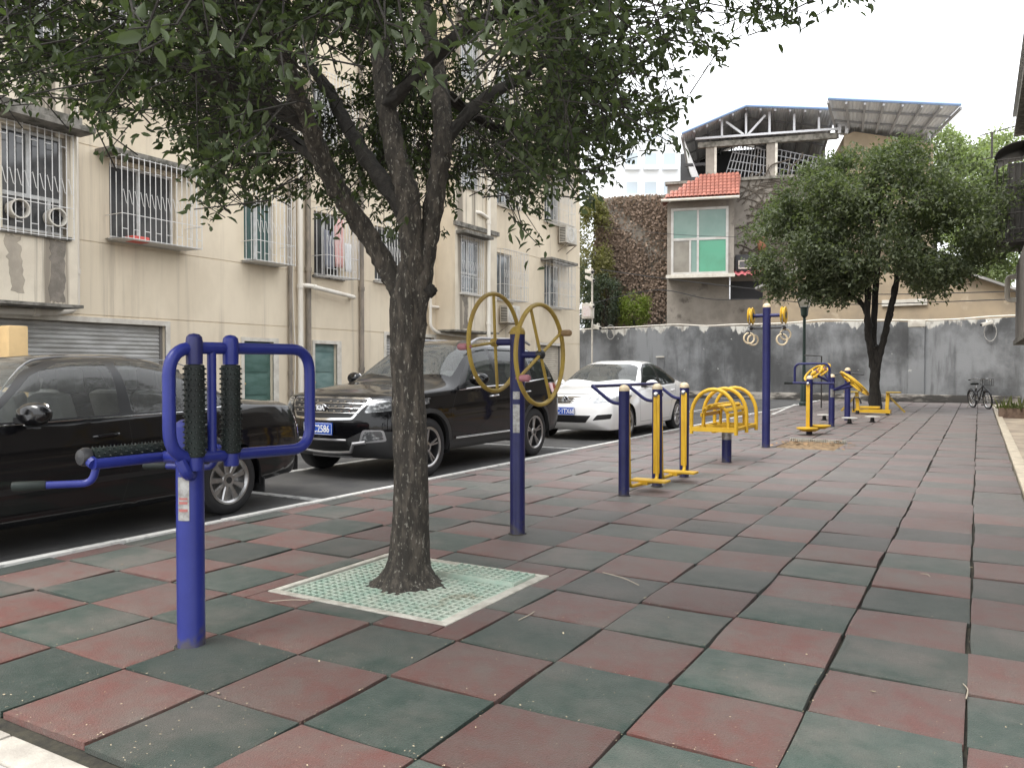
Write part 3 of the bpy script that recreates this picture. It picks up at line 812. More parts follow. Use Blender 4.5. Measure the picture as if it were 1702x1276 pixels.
xs = [-26 + i * .4 for i in range(71)]
mb = MB()
for z0, z1 in ((-.05, 1),): pass
top = [WT - .03 + .05 * math.sin(x * .9) + random.uniform(-.02, .02) for x in xs]
for x, t in zip(xs, top): rows.append([(x, YW, -.05), (x, YW, t * .5), (x, YW, t), (x, YW + .24, t + .01), (x, YW + .24, -.05)])
mb.grid(rows); mb.build('masonry', m_wall, bw, smooth=False)
px = atY(1523, 612, YW).x
MB().box(px - .28, px + .28, YW - .10, YW + .05, -.05, WT - .05).build('pier', m_wall, bw, bevel=.015)
MB().box(px - .30, px + .30, YW - .12, YW + .06, WT - .28, WT + .0).build('pier_cap', m_trim, bw, bevel=.015)
for q in (1118, 770, 1320):
    pass
mb = MB(); mb.tube(smooth_path([(x, YW + .02, t + .06 + .025 * math.sin(x * 2)) for x, t in list(zip(xs, top))[::3]], 3), .03, 6); mb.build('conduit', m_pvc, bw)
mb = MB(); p = atY(1098, 593, YW); mb.box(p.x - .2, p.x + .18, YW - .06, YW - .002, p.z - .03, p.z + .03); mb.build('bracket', m_trim, bw)
mb = MB(); mb.box(p.x - .17, p.x + .17, YW - .03, YW - .003, .4, p.z - .04); mb.build('panel', M('wall_panel', (.17, .175, .18), .8, col2=(.12, .12, .125), scale=3), bw)

# house frame ---------------------------------------------------------
HU, HN = Vector((.964, .2656, 0)), Vector((-.2656, .964, 0))
HO = dep(1160, 612, 40.0); HO.z = 0
def hp(x, y, v=0.0):
    d = ray(x, y); o = Vector((0, 0, EYE)); t = ((HO + HN * v) - o).dot(HN) / d.dot(HN); return o + d * t
def hl(x, y, v=0.0):
    p = hp(x, y, v); return (p - HO).dot(HU), p.z
def W(u, v, z): return HO + HU * u + HN * v + Vector((0, 0, z))
def hbox(mb, u0, u1, v0, v1, z0, z1, mi=0):
    c = W((u0 + u1) / 2, (v0 + v1) / 2, (z0 + z1) / 2); return mb.obox(c, HU * abs(u1 - u0) / 2, HN * abs(v1 - v0) / 2, Vector((0, 0, abs(z1 - z0) / 2)), mi)
m_hwall = M('old_render', (.20, .178, .152), .95, col2=(.30, .27, .235), scale=.8, bump=.5, bscale=25, col3=(.12, .105, .09), scale3=1.6, lo3=.52, hi3=.72)
m_tan = M('tan_render', (.38, .30, .205), .95, col2=(.29, .235, .17), scale=.7, bump=.3, bscale=30, col3=(.45, .37, .27), scale3=2)
m_sheet = M('grey_sheet', (.58, .59, .61), .6, metal=.0, col2=(.66, .665, .67), scale=1.2, stretch=(3, 1, 1))
m_blue = M('blue_edge', (.22, .32, .52), .5)
m_truss = M('white_steel', (.62, .63, .66), .5)
m_dark = M('loft_dark', (.05, .05, .052), .9)
hs = thing('hillside_house', tuple(HO), 'old brown house with open metal roofed loft and green glazed bay window', 'house')
uL, _ = hl(1108, 612); uR, _ = hl(1400, 612); zP = hl(1300, 297)[1]; zE = hl(1470, 232)[1]
uRR, _ = hl(1548, 612)
mb = MB(); hbox(mb, uL, uR, 0, 8, -1, zP); mb.build('wall', m_hwall, hs, smooth=False)
zR0, zR1 = hl(1396, 220)[1], hl(1546, 239)[1]
mb = MB(); P = [W(uR + .002, .05, -1), W(uRR, .05, -1), W(uRR, .05, zR1), W(uR + .45, .05, zR0), W(uR + .002, .05, zR0 - .15)]
mb.prism(P, HN * 7.9); mb.build('side_wall', m_tan, hs, smooth=False)
mb = MB(); hbox(mb, uL - .1, uR - .02, -.15, .3, zP + .002, zP + .14); mb.build('parapet', m_slabd, hs)
mb = MB(); hbox(mb, uL + .3, uR - .1, 6.5, 6.6, zP + .15, zP + 3.2); mb.build('back_wall', m_dark, hs, smooth=False)
# bay with glazed window
b0, b1 = hl(1108, 612, -1.0)[0], hl(1219, 612, -1.0)[0]
zb0, zb1 = hl(1160, 460, -1.0)[1], hl(1160, 334, -1.0)[1]
mb = MB(); hbox(mb, b0, b1, -.92, -.005, zb0, zb1); mb.build('bay_wall', m_hwall, hs, smooth=False)
w0, z0 = hl(1115, 455, -1.0); w1, z1 = hl(1211, 346, -1.0)
z1 = hl(1160, 345, -1.0)[1]; z0 = hl(1160, 456, -1.0)[1]
fr = MB(); t = .12
for (a, b, c, d) in ((w0, w1, z0, z0 + t), (w0, w1, z1 - t, z1)): hbox(fr, a, b, -1.0, -.93, c, d)
for (a, b, c, d) in ((w0, w0 + t, z0 + t, z1 - t), (w1 - t, w1, z0 + t, z1 - t)): hbox(fr, a, b, -1.0, -.93, c, d)
um = hl(1160, 400, -1.0)[0]; zm = hl(1160, 397, -1.0)[1]; ul = hl(1147, 420, -1.0)[0]
hbox(fr, um - .05, um + .05, -.998, -.932, z0 + t, z1 - t); hbox(fr, w0 + t, um - .05, -.996, -.934, zm - .06, zm + .06); hbox(fr, um + .05, w1 - t, -.996, -.934, zm - .06, zm + .06)
hbox(fr, ul - .045, ul + .045, -.994, -.936, z0 + t, zm - .06)
win = fr.build('window', M('old_white_frame', (.52, .51, .49), .6, col2=(.42, .4, .37), scale=2), hs)
m_gg = M('green_glass', (.045, .22, .12), .12, spec=.6, col2=(.06, .28, .165), scale=.8)
m_gg2 = M('dull_green_glass', (.11, .20, .165), .12, spec=.6, col2=(.16, .25, .21), scale=.8)
m_gb = M('brown_glass', (.14, .12, .09), .15, spec=.6, col2=(.22, .2, .16), scale=1)
for (a, b, c, d, m) in ((w0 + t, um - .05, zm + .06, z1 - t, m_gg2), (um + .05, w1 - t, zm + .06, z1 - t, m_gg2), (um + .05, w1 - t, z0 + t, zm - .06, m_gg), (w0 + t, ul - .045, z0 + t, zm - .06, m_gb), (ul + .045, um - .05, z0 + t, zm - .06, m_gg2)):
    mb = MB(); hbox(mb, a, b, -.965, -.96, c, d); mb.build('pane', m, win, smooth=False)
mb = MB(); hbox(mb, b0 - .05, b1 + .05, -1.12, -.92, z0 - .16, z0 - .002); mb.build('window_sill', m_trim, hs)
# red tiled hip roof over the bay
m_rt = M('red_roof_tile', (.38, .14, .10), .6, col2=(.30, .12, .09), scale=3, objrand=.18)
e0, ze = hl(1099, 331, -1.7); e1, _ = hl(1229, 323, -1.7); ze = hl(1165, 327, -1.7)[1]
r0 = hl(1166, 291, -.1)[0]; r1 = hl(1231, 290, -.1)[0]; zr = hl(1198, 290, -.1)[1]
mb = MB(); A, B, C, D = W(e0, -1.7, ze - .05), W(e1, -1.7, ze - .05), W(r1, -.1, zr - .05), W(r0, -.1, zr - .05)
E2 = W(e0, .0, ze - .05)
mb.add([A, B, C, D, E2], [(0, 1, 2, 3), (0, 3, 4)]); roof = mb.build('tiled_roof', m_rt, hs, smooth=False)
mb = MB(); mb.tube([A + Vector((0, 0, -.04)), B + Vector((0, 0, -.04))], .07, 8); mb.build('gutter', m_trim, roof)
NC, NR = 19, 7
sl = (C - B); vdir = sl.normalized(); tw = (e1 - e0) / NC
tm = MB(); arc = [(math.cos(math.pi * k / 5) * .5, math.sin(math.pi * k / 5) * .34) for k in range(6)]
nn = HU.cross(vdir).normalized(); nn = nn if nn.z > 0 else -nn
tl = sl.length / NR * 1.12
tm.grid([[HU * (tw * a * .98) + vdir * (tl * q) + nn * (tw * h + .03 * (1 - q)) for (a, h) in arc] for q in (0, 1)])
tme = tm.mesh('roof_tile', [m_rt])
for j in range(NR):
    for i in range(NC):
        f = (j + .1) / NR
        lu = e0 + (r0 - e0) * (j + .7) / NR
        u = e0 + (i + .5) * tw
        if u < lu: continue
        obj('roof_tile', tme, roof, W(u, -1.7 + 1.6 * (j / NR), ze + (zr - ze) * (j / NR)) - HO)
# loft: pillars, beam, truss, metal roofs, leaning grilles
for (p, m) in ((1180, m_hwall), (1281, m_hwall)):
    a = hl(p - 7, 270)[0]; b = hl(p + 7, 270)[0]
    mb = MB(); hbox(mb, a, b, .02, .4, zP + .145, hl(p, 238)[1]); mb.build('pillar', m, hs)
    mb = MB(); hbox(mb, b + .004, b + .12, .0, .2, zP + .145, hl(p, 238)[1]); mb.build('pillar_edge', m_trim, hs)
def hbeam(mb, a, b, w=.11, v=-.1): mb.beam(hp(*a, v), hp(*b, v), w, w)
mb = MB(); mb.beam(hp(1160, 243, .1), hp(1392, 226, .1), .3, .26); mb.build('beam', m_slabd, hs)
mb = MB()
for a, b in (((1156, 231), (1398, 214)), ((1200, 228), (1200, 199)), ((1240, 225), (1240, 180)), ((1279, 222), (1279, 186)), ((1320, 219), (1320, 190)), ((1361, 216), (1361, 192)), ((1207, 203), (1236, 224)), ((1243, 224), (1272, 192))):
    hbeam(mb, a, b, .10)
mb.build('truss', m_truss, hs)
def sheet(name, P, th=.05, ribs=12, rib_mat=None):
    A, B, C, D = [Vector(p) for p in P]; mb = MB(); n = (B - A).cross(D - A).normalized()
    rows = []
    K = 60
    for r in range(5):
        s = r / 4
        rows.append([A.lerp(B, k / K).lerp(D.lerp(C, k / K), s) + n * (.012 if (k % 2) else -.012) for k in range(K + 1)])
    mb.grid(rows); o = mb.build(name, m_sheet, hs, smooth=False)
    sm = o.modifiers.new('t', 'SOLIDIFY'); sm.thickness = .012
    mb = MB()
    for k in range(ribs + 1):
        f = k / ribs; mb.beam(A.lerp(B, f) - Vector((0, 0, .14)), D.lerp(C, f) - Vector((0, 0, .14)), .09, .12)
    for f in (.25, .55, .85): mb.beam(A.lerp(D, f) - Vector((0, 0, .08)), B.lerp(C, f) - Vector((0, 0, .08)), .06, .08)
    tag(mb.build('rafters', rib_mat or M('rafter_steel', (.26, .26, .27), .7), o), kind='stuff')
    mb = MB(); mb.tube([A, B], .07, 6); mb.build('edge_trim', m_blue, o)
    return o
vF, vBk = -.7, 7.0
ug0, zg0 = hl(1133, 222, vF); ug1, zg1 = hl(1240, 176, vF); ug2, zg2 = hl(1374, 182, vF)
sheet('roof_sheet', [W(ug0, vF, zg0), W(ug1, vF, zg1), W(ug1, vBk, zg1 + .2), W(ug0, vBk, zg0 + .2)], ribs=5)
sheet('roof_sheet', [W(ug1, vF, zg1), W(ug2 + .4, vF, zg2), W(ug2 + .4, vBk, zg2 - .9), W(ug1, vBk, zg1 + .2)], ribs=6)
a1 = hp(1376, 164, -2.6); a2 = hp(1598, 174, -2.6); a3 = hp(1532, 240, 1.2); a4 = hp(1393, 224, 1.2)
sheet('roof_sheet', [a1, a2, a3, a4], ribs=7, rib_mat=M('rafter_grey', (.30, .30, .31), .7))
for seg in (((1395, 222), (1395, 182), .14, -.05), ((1407, 222), (1407, 180), .14, -.05), ((1395, 208), (1407, 208), .1, -.05), ((1395, 180), (1378, 168), .1, -.3), ((1544, 239), (1544, 195), .13, .0), ((1544, 214), (1562, 200), .08, .0)):
    mb = MB(); hbeam(mb, *seg); mb.build('steel_post', m_truss, hs)
mb = MB(); P = [W(ug0 + .1, 0, zg0 - .15), W(ug0 + .1, 6.5, zg0 - .15), W(ug0 + .9, 6.5, zP + .1), W(ug0 + .9, 0, zP + .1)]
mb.add(P, [(0, 1, 2, 3)]); o = mb.build('side_sheet', m_sheet, hs, smooth=False); o.modifiers.new('t', 'SOLIDIFY').thickness = .03
for y in (275, 298):
    mb = MB(); mb.beam(hp(1137, y, .1), hp(1175, y - 2, .1), .12, .14); mb.build('timber', m_dark, hs)
def grate(P, nu, nv):
    A, B, C, D = [hp(*p, .55) for p in P]; mb = MB()
    for k in range(nu + 1): mb.tube([A.lerp(B, k / nu), D.lerp(C, k / nu)], .028, 5)
    for k in range(nv + 1): mb.tube([A.lerp(D, k / nv), B.lerp(C, k / nv)], .03, 5)
    return mb
for i, P in enumerate((((1222, 240), (1275, 250), (1275, 302), (1205, 294)), ((1285, 247), (1367, 264), (1356, 300), (1282, 288)))):
    t = thing('stacked_grille', tuple(hp(*P[3], .55)), 'old window grille leaning in the open loft, ' + ('left' if i == 0 else 'right') + ' of the pillar', 'grille', 'grilles stored in the loft')
    grate(P, 11, 4).build('bars', M('dull_steel', (.33, .33, .34), .5, metal=.4), t)
# window air conditioner, awning and dark recess
ac = thing('window_air_conditioner', tuple(hp(1240, 450, -.3)), 'small boxed air conditioner in the brown wall right of the green window', 'air conditioner')
a, c = hl(1222, 452, -.3); b, d = hl(1259, 423, -.3)
mb = MB(); hbox(mb, a, b, -.45, .0, c, d); mb.build('casing', m_dark, ac, bevel=.02)
a, c = hl(1227, 447, -.5); b, d = hl(1250, 432, -.5)
mb = MB(); t = .06
for q in ((a, b, c, c + t), (a, b, d - t, d)): hbox(mb, q[0], q[1], -.5, -.452, q[2], q[3])
for q in ((a, a + t, c + t, d - t), (b - t, b, c + t, d - t)): hbox(mb, q[0], q[1], -.5, -.452, q[2], q[3])
mb.build('front_frame', m_trim, ac)
mb = MB(); hbox(mb, a + t, b - t, -.48, -.455, c + t, d - t); mb.build('front_grille', M('grey_plastic', (.10, .10, .105), .6), ac)
a, c = hl(1212, 498); b, d = hl(1290, 466)
mb = MB(); hbox(mb, a, b, -.03, -.004, c, d); mb.build('recess', m_room, hs, smooth=False)
A, B = hp(1186, 459, -1.0), hp(1275, 455, -1.0)
rows = []
for s in (0, 1): rows.append([A.lerp(B, k / 40) + HN * (1.0 * s) + Vector((0, 0, .35 * s + .045 * math.sin(k * 1.25))) for k in range(41)])
aw = thing('awning', tuple(A.lerp(B, .5)), 'small red corrugated awning under the green bay window', 'awning')
mb = MB(); mb.grid(rows); o = mb.build('sheet', M('red_sheet', (.42, .10, .11), .6), aw); o.modifiers.new('t', 'SOLIDIFY').thickness = .02
mb = MB(); mb.beam(A.lerp(B, .3), A.lerp(B, .3) + HN * 1.0, .05, .05); mb.beam(A.lerp(B, .31), Vector((*A.lerp(B, .31).xy, hp(1212, 497, -1)[2])), .05, .05); mb.build('frame', m_truss, aw)
pot = thing('clay_pot', tuple(hp(1267, 418, -.25)), 'reddish brown clay pot hanging on the house wall beside the round tree', 'pot')
mb = MB(); p = hp(1267, 406, -.25); mb.lathe(p - Vector((0, 0, .36)), (0, 0, 1), [(.12, 0), (.2, .1), (.24, .35), (.2, .6), (.14, .7)], 14); mb.build('body', M('clay', (.2, .085, .045), .8), pot)
# vines drawn over the render
m_vine = M('vine_wood', (.085, .07, .055), .9)
rv = random.Random(5); mb = MB()
for i in range(110):
    x, y = rv.uniform(1222, 1300), rv.uniform(300, 455); a = rv.uniform(-1.2, .9); pts = []
    for k in range(9):
        pts.append(hp(x, y, -.04)); a += rv.uniform(-.45, .45); x += 9 * math.cos(a); y += 7 * math.sin(a)
        if x < 1222: break
    if len(pts) > 2: mb.tube(smooth_path(pts, 3), rv.uniform(.012, .04), 5)
tag(mb.build('vines', m_vine, hs), kind='stuff')
# ivy-covered wing
iw = thing('ivy_wing', tuple(hp(1045, 612, .6)), 'brown wall wing covered in dry ivy left of the green bay window', 'wall')
i0, i1, zi = hl(990, 612, .6)[0], hl(1110, 612, .6)[0], hl(1050, 327, .6)[1]
mb = MB(); hbox(mb, i0, i1 - .01, .6, 4, -1, zi); mb.build('masonry', m_hwall, iw, smooth=False)
vs, fs = [], []
for i in range(15000):
    u, z = rv.uniform(i0 - .1, i1 + .3), 2.2 + (zi - 2.2) * rv.random()
    n = math.sin(u * 2.1 + 3 * math.sin(z * .7)) + math.sin(z * 1.7 + u) * .6 + rv.gauss(0, .8)
    if n < -.75: continue
    s = rv.uniform(.035, .085); a = rv.uniform(0, 6.28); tl = rv.uniform(-.6, .6)
    c = W(u, .6 - rv.uniform(.02, .32), z); e1_ = (HU * math.cos(a) + Vector((0, 0, 1)) * math.sin(a)) * s + HN * tl * s; e2_ = (HU * -math.sin(a) + Vector((0, 0, 1)) * math.cos(a)) * s * .8 - HN * rv.uniform(-.5, .5) * s
    k = len(vs); vs += [c - e1_, c + e2_, c + e1_, c - e2_]; fs.append((k, k + 1, k + 2, k + 3))
mb = MB(); mb.add(vs, fs); tag(mb.build('dry_ivy', leaf_mat('dry_ivy', (.10, .072, .056), (.27, .20, .155), .1, .8), iw, smooth=False), kind='stuff')
mb = MB()
for i in range(60):
    u, z = rv.uniform(i0, i1), 1.5; pts = []
    for k in range(10): pts.append(W(u, .52, z)); u += rv.uniform(-.3, .3); z += rv.uniform(.35, .85)
    pts = [p for p in pts if p.z < zi + .1]
    if len(pts) > 2: mb.tube(smooth_path(pts, 2), .025, 4)
tag(mb.build('stems', m_vine, iw), kind='stuff')
# low building behind the wall, right
lb = thing('gabled_shed', tuple(atY(1480, 612, 37.2)), 'low tan gabled building showing above the boundary wall behind the round tree', 'building')
P = [atY(*p, 37.2) for p in ((1268, 480), (1440, 402), (1700, 490))]
A, B, C = P; B = Vector((B.x, 37.2, B.z))
mb = MB(); mb.prism([Vector((A.x, 37.2, -1)), Vector((C.x + 1.2, 37.2, -1)), Vector((C.x + 1.2, 37.2, C.z - .45)), B, A], (0, 6, 0)); mb.build('wall', m_tan, lb, smooth=False)
for s, (p, q) in enumerate(((A, B), (B, C + (C - B) * .12))):
    d = (q - p).normalized(); mb = MB(); o = Vector((0, -.35, .06))
    mb.prism([p + o - d * .3, q + o, q + o + Vector((0, 0, .1)), p + o - d * .3 + Vector((0, 0, .1))], (0, 6.7, 0)); mb.build('roof', M('asbestos_roof', (.36, .35, .33), .9, col2=(.24, .23, .22), scale=1), lb, smooth=False)
p = atY(1505, 503, 37.1); mb = MB(); mb.box(p.x - .9, p.x + .8, 37.1, 37.19, p.z - .12, p.z + .14); mb.build('vent_strip', m_trim, lb)
# far white block
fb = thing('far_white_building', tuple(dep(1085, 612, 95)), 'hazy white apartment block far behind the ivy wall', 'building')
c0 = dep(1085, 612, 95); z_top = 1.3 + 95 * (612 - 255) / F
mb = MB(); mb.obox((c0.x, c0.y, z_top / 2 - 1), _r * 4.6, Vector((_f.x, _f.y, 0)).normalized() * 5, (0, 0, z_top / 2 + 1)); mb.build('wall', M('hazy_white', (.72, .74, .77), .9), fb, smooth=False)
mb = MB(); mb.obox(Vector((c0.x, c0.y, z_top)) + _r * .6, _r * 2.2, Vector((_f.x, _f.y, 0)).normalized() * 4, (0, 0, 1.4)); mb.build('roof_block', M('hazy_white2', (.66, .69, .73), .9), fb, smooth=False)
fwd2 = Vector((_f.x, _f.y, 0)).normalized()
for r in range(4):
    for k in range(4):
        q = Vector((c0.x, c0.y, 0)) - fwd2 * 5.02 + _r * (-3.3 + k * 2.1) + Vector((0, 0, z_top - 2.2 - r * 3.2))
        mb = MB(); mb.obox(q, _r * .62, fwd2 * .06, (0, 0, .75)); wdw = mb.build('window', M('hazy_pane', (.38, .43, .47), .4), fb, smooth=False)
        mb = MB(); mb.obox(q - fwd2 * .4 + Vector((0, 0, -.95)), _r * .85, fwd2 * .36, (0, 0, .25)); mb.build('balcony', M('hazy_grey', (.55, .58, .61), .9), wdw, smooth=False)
# cables --------------------------------------------------------------
def cable(name, pts, r, label, mat=None):
    mb = MB(); mb.tube(smooth_path(pts, 8), r, 5); tag(mb.build(name, mat or M('black_cable', (.025, .025, .027), .7)), label, 'cable', 'overhead cables')
for i, (pts, lb_) in enumerate((([(998, 448), (1090, 461), (1200, 474), (1320, 486), (1480, 489), (1690, 484)], 36.0),
                                ([(980, 505), (1090, 482), (1180, 497), (1270, 497), (1400, 506), (1690, 497)], 35.6),
                                ([(960, 372), (1100, 388), (1220, 394), (1340, 396), (1500, 390), (1690, 372)], 36.3))):
    cable('overhead_cable', [atY(x, y, lb_) for (x, y) in pts], .02 if i < 2 else .011, ('thick black cable sagging below the green bay window', 'black cable drooping just above the boundary wall', 'thin cable crossing in front of the green bay window')[i])

# cameras and box on the wall --------------------------------------------
def cctv(base, aim, label, s=1.0):
    t = thing('security_camera', tuple(base), label, 'camera', 'security cameras'); a = Vector(aim).normalized(); base = Vector(base)
    mb = MB(); mb.tube([base, base + Vector((0, -.12, .02)) * s, base + Vector((0, -.16, -.04)) * s], .025 * s, 6); mb.build('arm', m_trim, t)
    c = base + Vector((0, -.18, -.08)) * s
    x, yv = basis(a)
    mb = MB(); mb.obox(c, a * .17 * s, a.cross(Vector((0, 0, 1))).normalized() * .055 * s, Vector((0, 0, 1)) * .05 * s); mb.build('housing', m_trim, t, bevel=.012)
    mb = MB(); mb.cyl(c + a * .165 * s, c + a * .19 * s, .042 * s, n=12); mb.build('lens', m_room, t)
q = atY(984, 612, YW - .3)
pole = thing('camera_pole', (q.x, q.y, 0), 'thin white pole with cameras at the corner of the cream block', 'pole')
mb = MB(); mb.tube([(q.x, q.y, 0), (q.x, q.y, zat(448, q.x, q.y))], .045, 8); mb.build('shaft', m_trim, pole)
zt_ = zat(448, q.x, q.y)
cctv((q.x, q.y, zt_), (.8, -.6, -.2), 'white security camera on top of the thin pole', 1.7)
cctv((q.x, q.y, zt_ - .35), (.9, -.3, -.4), 'white security camera second from top of the thin pole', 1.5)
cctv((q.x, q.y, zt_ - 1.6), (.9, -.3, -.3), 'white security camera low on the thin pole', 1.4)
zb_ = zat(530, q.x, q.y)
bx = thing('meter_box', (q.x - .12, q.y - .2, zb_), 'white metal box with red printed notice on the thin pole', 'box')
MB().box(q.x - .40, q.x + .14, q.y - .32, q.y - .06, zb_, zb_ + .72).build('casing', m_trim, bx, bevel=.02)
MB().box(q.x - .33, q.x + .07, q.y - .327, q.y - .321, zb_ + .1, zb_ + .6).build('notice', M('notice_paper', (.66, .60, .58), .8, col2=(.58, .34, .32), scale=16, lo=.55, hi=.62), bx)
p = atY(996, 543, YW); cctv((p.x, YW, p.z + .1), (.9, -.5, -.25), 'white security camera on the left end of the boundary wall', 1.6)
p = atY(1640, 538, YW); cctv((p.x, YW, p.z + .1), (-.9, -.5, -.3), 'small security camera on the boundary wall above the bicycle', 1.2)
for (x, y, nm) in ((1015, 552, 'coil of pale cable hanging on the left end of the boundary wall'), (1646, 552, 'coil of pale cable hanging on the boundary wall above the bicycle')):
    p = atY(x, y, YW - .06); mb = MB()
    mb.tube([p + Vector((.2 * math.cos(a), -.03 * (k % 2), .34 * math.sin(a))) for k, a in enumerate([i * .45 for i in range(28)])], .018, 5)
    tag(mb.build('cable_coil', M('grey_cable', (.32, .31, .29), .7)), nm, 'cable')

# lamp post ----------------------------------------------------------------
lx, ly = gnd(1336, 674).xy
lp = thing('street_lamp', (lx, ly, 0), 'dark green lamp post with tapered glass lantern in front of the grey wall', 'street lamp')
m_lg = M('lamp_green', (.015, .035, .028), .45)
zt = zat(487, lx, ly)
mb = MB(); mb.lathe((lx, ly, 0), (0, 0, 1), [(.16, 0), (.16, .1), (.12, .14), (.12, .72), (.07, .82), (.06, .9), (.05, zt - .85), (.06, zt - .84)], 14); mb.build('pole', m_lg, lp)
mb = MB(); mb.lathe((lx, ly, zt - .86), (0, 0, 1), [(.05, 0), (.12, .08), (.14, .34), (.10, .36)], 12); mb.build('collar', m_lg, lp)
def sq(r, z): return [Vector((lx + r * c, ly + r * s, z)) for c, s in ((-1, -1), (1, -1), (1, 1), (-1, 1))]
lo_, hi_ = sq(.13, zt - .50), sq(.25, zt - .03)
mb = MB(); mb.add(lo_ + hi_, [(0, 1, 5, 4), (1, 2, 6, 5), (2, 3, 7, 6), (3, 0, 4, 7)]); mb.build('lantern_glass', M('frosted_glass', (.55, .52, .45), .3, spec=.5), lp, smooth=False)
mb = MB()
for i in range(4): mb.tube([lo_[i], hi_[i]], .016, 6); mb.tube([hi_[i], hi_[(i + 1) % 4]], .018, 6); mb.tube([lo_[i], lo_[(i + 1) % 4]], .018, 6)
mb.build('lantern_frame', m_lg, lp)
mb = MB(); h2 = sq(.27, zt - .02); mb.add(h2 + [Vector((lx, ly, zt + .03))], [(0, 1, 4), (1, 2, 4), (2, 3, 4), (3, 0, 4), (3, 2, 1, 0)]); mb.build('lantern_cap', m_lg, lp, smooth=False)

# right-hand building (a sliver) ---------------------------------------------
m_rb = M('brown_render', (.15, .135, .12), .95, col2=(.21, .19, .17), scale=1.2, bump=.4, col3=(.36, .32, .28), scale3=2.5, lo3=.62, hi3=.7)
rb = thing('brown_building', (2.5, 22, 0), 'brown rendered house side with overhanging upper storey at the right edge', 'building')
YE = 27.2; xe = atX(1688, 500, .95); YE = .95 / (ray(1688, 500).x / ray(1688, 500).y)
zo = zat(566, .95, YE)
mb = MB(); mb.box(.95, 6, 3.2, YE, zo, 4.4); mb.build('upper_wall', m_rb, rb, smooth=False)
mb = MB(); mb.box(1.32, 6, 3.2, YE - .3, -.05, zo - .002); mb.build('lower_wall', m_rb, rb, smooth=False)
mb = MB(); mb.box(1.12, 6, 16, YE - .05, 4.402, 8.4); mb.build('top_wall', M('grey_render', (.26, .25, .24), .95, col2=(.36, .35, .33), scale=2), rb, smooth=False)
mb = MB(); mb.box(.90, 6, 3.1, YE + .04, zo - .14, zo - .001); mb.build('floor_edge', m_slabd, rb)
mb = MB(); mb.box(.86, 6.3, 15.8, YE + .2, 8.402, 8.55); mb.build('roof_slab', m_slabd, rb)
P = [Vector((.62, 17, 9.6)), Vector((1.6, 17, 11.6)), Vector((6, 17, 11.6)), Vector((6, 17, 9.6))]
mb = MB(); mb.prism([Vector((.80, 20, 8.9)), Vector((1.35, 20, 12.2)), Vector((1.45, 20, 12.2)), Vector((.92, 20, 8.9))], (0, YE - 20.2, 0)); mb.build('sloped_sheet', m_sheet, rb, smooth=False)
mb = MB(); mb.box(1.2, 6, 20, YE - .4, 8.55, 11.8); mb.build('attic_wall', M('pale_grey_render', (.4, .4, .4), .9), rb, smooth=False)
pp = MB(); yy = YE - .5
pp.tube(fillet([(1.1, yy, 4.05), (.72, yy, 4.05), (.72, yy, 3.35), (.97, yy, 3.35)], .12), .075, 10); pp.build('pipe', m_pvc, rb)
bc = thing('balcony_cage', (.7, YE - 1.2, 4.6), 'dark iron balcony cage with small canopy high at the right edge', 'balcony')
m_ir = M('black_iron', (.05, .044, .04), .7)
x0, x1, y0, y1, z0, z1 = .40, 1.10, YE - 2.4, YE - .1, zat(418, .6, YE), zat(296, .6, YE)
mb = MB()
for i in range(13):
    y = y0 + (y1 - y0) * i / 12; mb.tube([(x0, y, z0), (x0, y, z1)], .014, 5)
for i in range(6):
    x = x0 + (x1 - x0) * i / 5
    for y in (y0, y1): mb.tube([(x, y, z0), (x, y, z1)], .014, 5)
for z in (z0, z0 + .3, z0 + .75, z0 + 1.5, z1):
    mb.tube([(x1, y0, z), (x0, y0, z), (x0, y1, z), (x1, y1, z)], .02, 5)
mb.build('bars', m_ir, bc)
MB().box(x0, x1 + .01, y0, y1, z0 - .06, z0 - .02).build('floor', m_ir, bc)
MB().box(x0 + .25, x1, y0 + .1, y1 - .1, z0 + .0, z1 - .1).build('screen', M('dark_screen', (.07, .066, .06), .9), bc, smooth=False)
mb = MB(); rows = []
for s in range(7):
    a = s / 6 * math.pi / 2
    rows.append([(x1 - (x1 - x0 + .08) * math.sin(a), y, z1 + .05 + .42 * math.cos(a)) for y in (y0 - .1, y1 + .1)])
mb.grid(rows); o = mb.build('canopy', m_ir, bc); o.modifiers.new('t', 'SOLIDIFY').thickness = .02
dk = thing('drying_rack', (.6, YE - .1, 7.3), 'thin iron drying rack sticking out above the balcony cage', 'rack')
mb = MB(); zr_ = zat(222, .4, YE); zr2 = zat(262, .4, YE)
mb.tube([(1.15, YE - .2, zr_ + .1), (-.05, YE - .2, zr_ - .1)], .018, 5); mb.tube([(1.15, YE - .2, zr2 + .02), (-.05, YE - .2, zr2 - .1)], .018, 5); mb.tube([(.28, YE - .2, zr_ - .05), (.28, YE - .2, zr2 - .07)], .03, 5)
mb.build('frame', m_ir, dk)
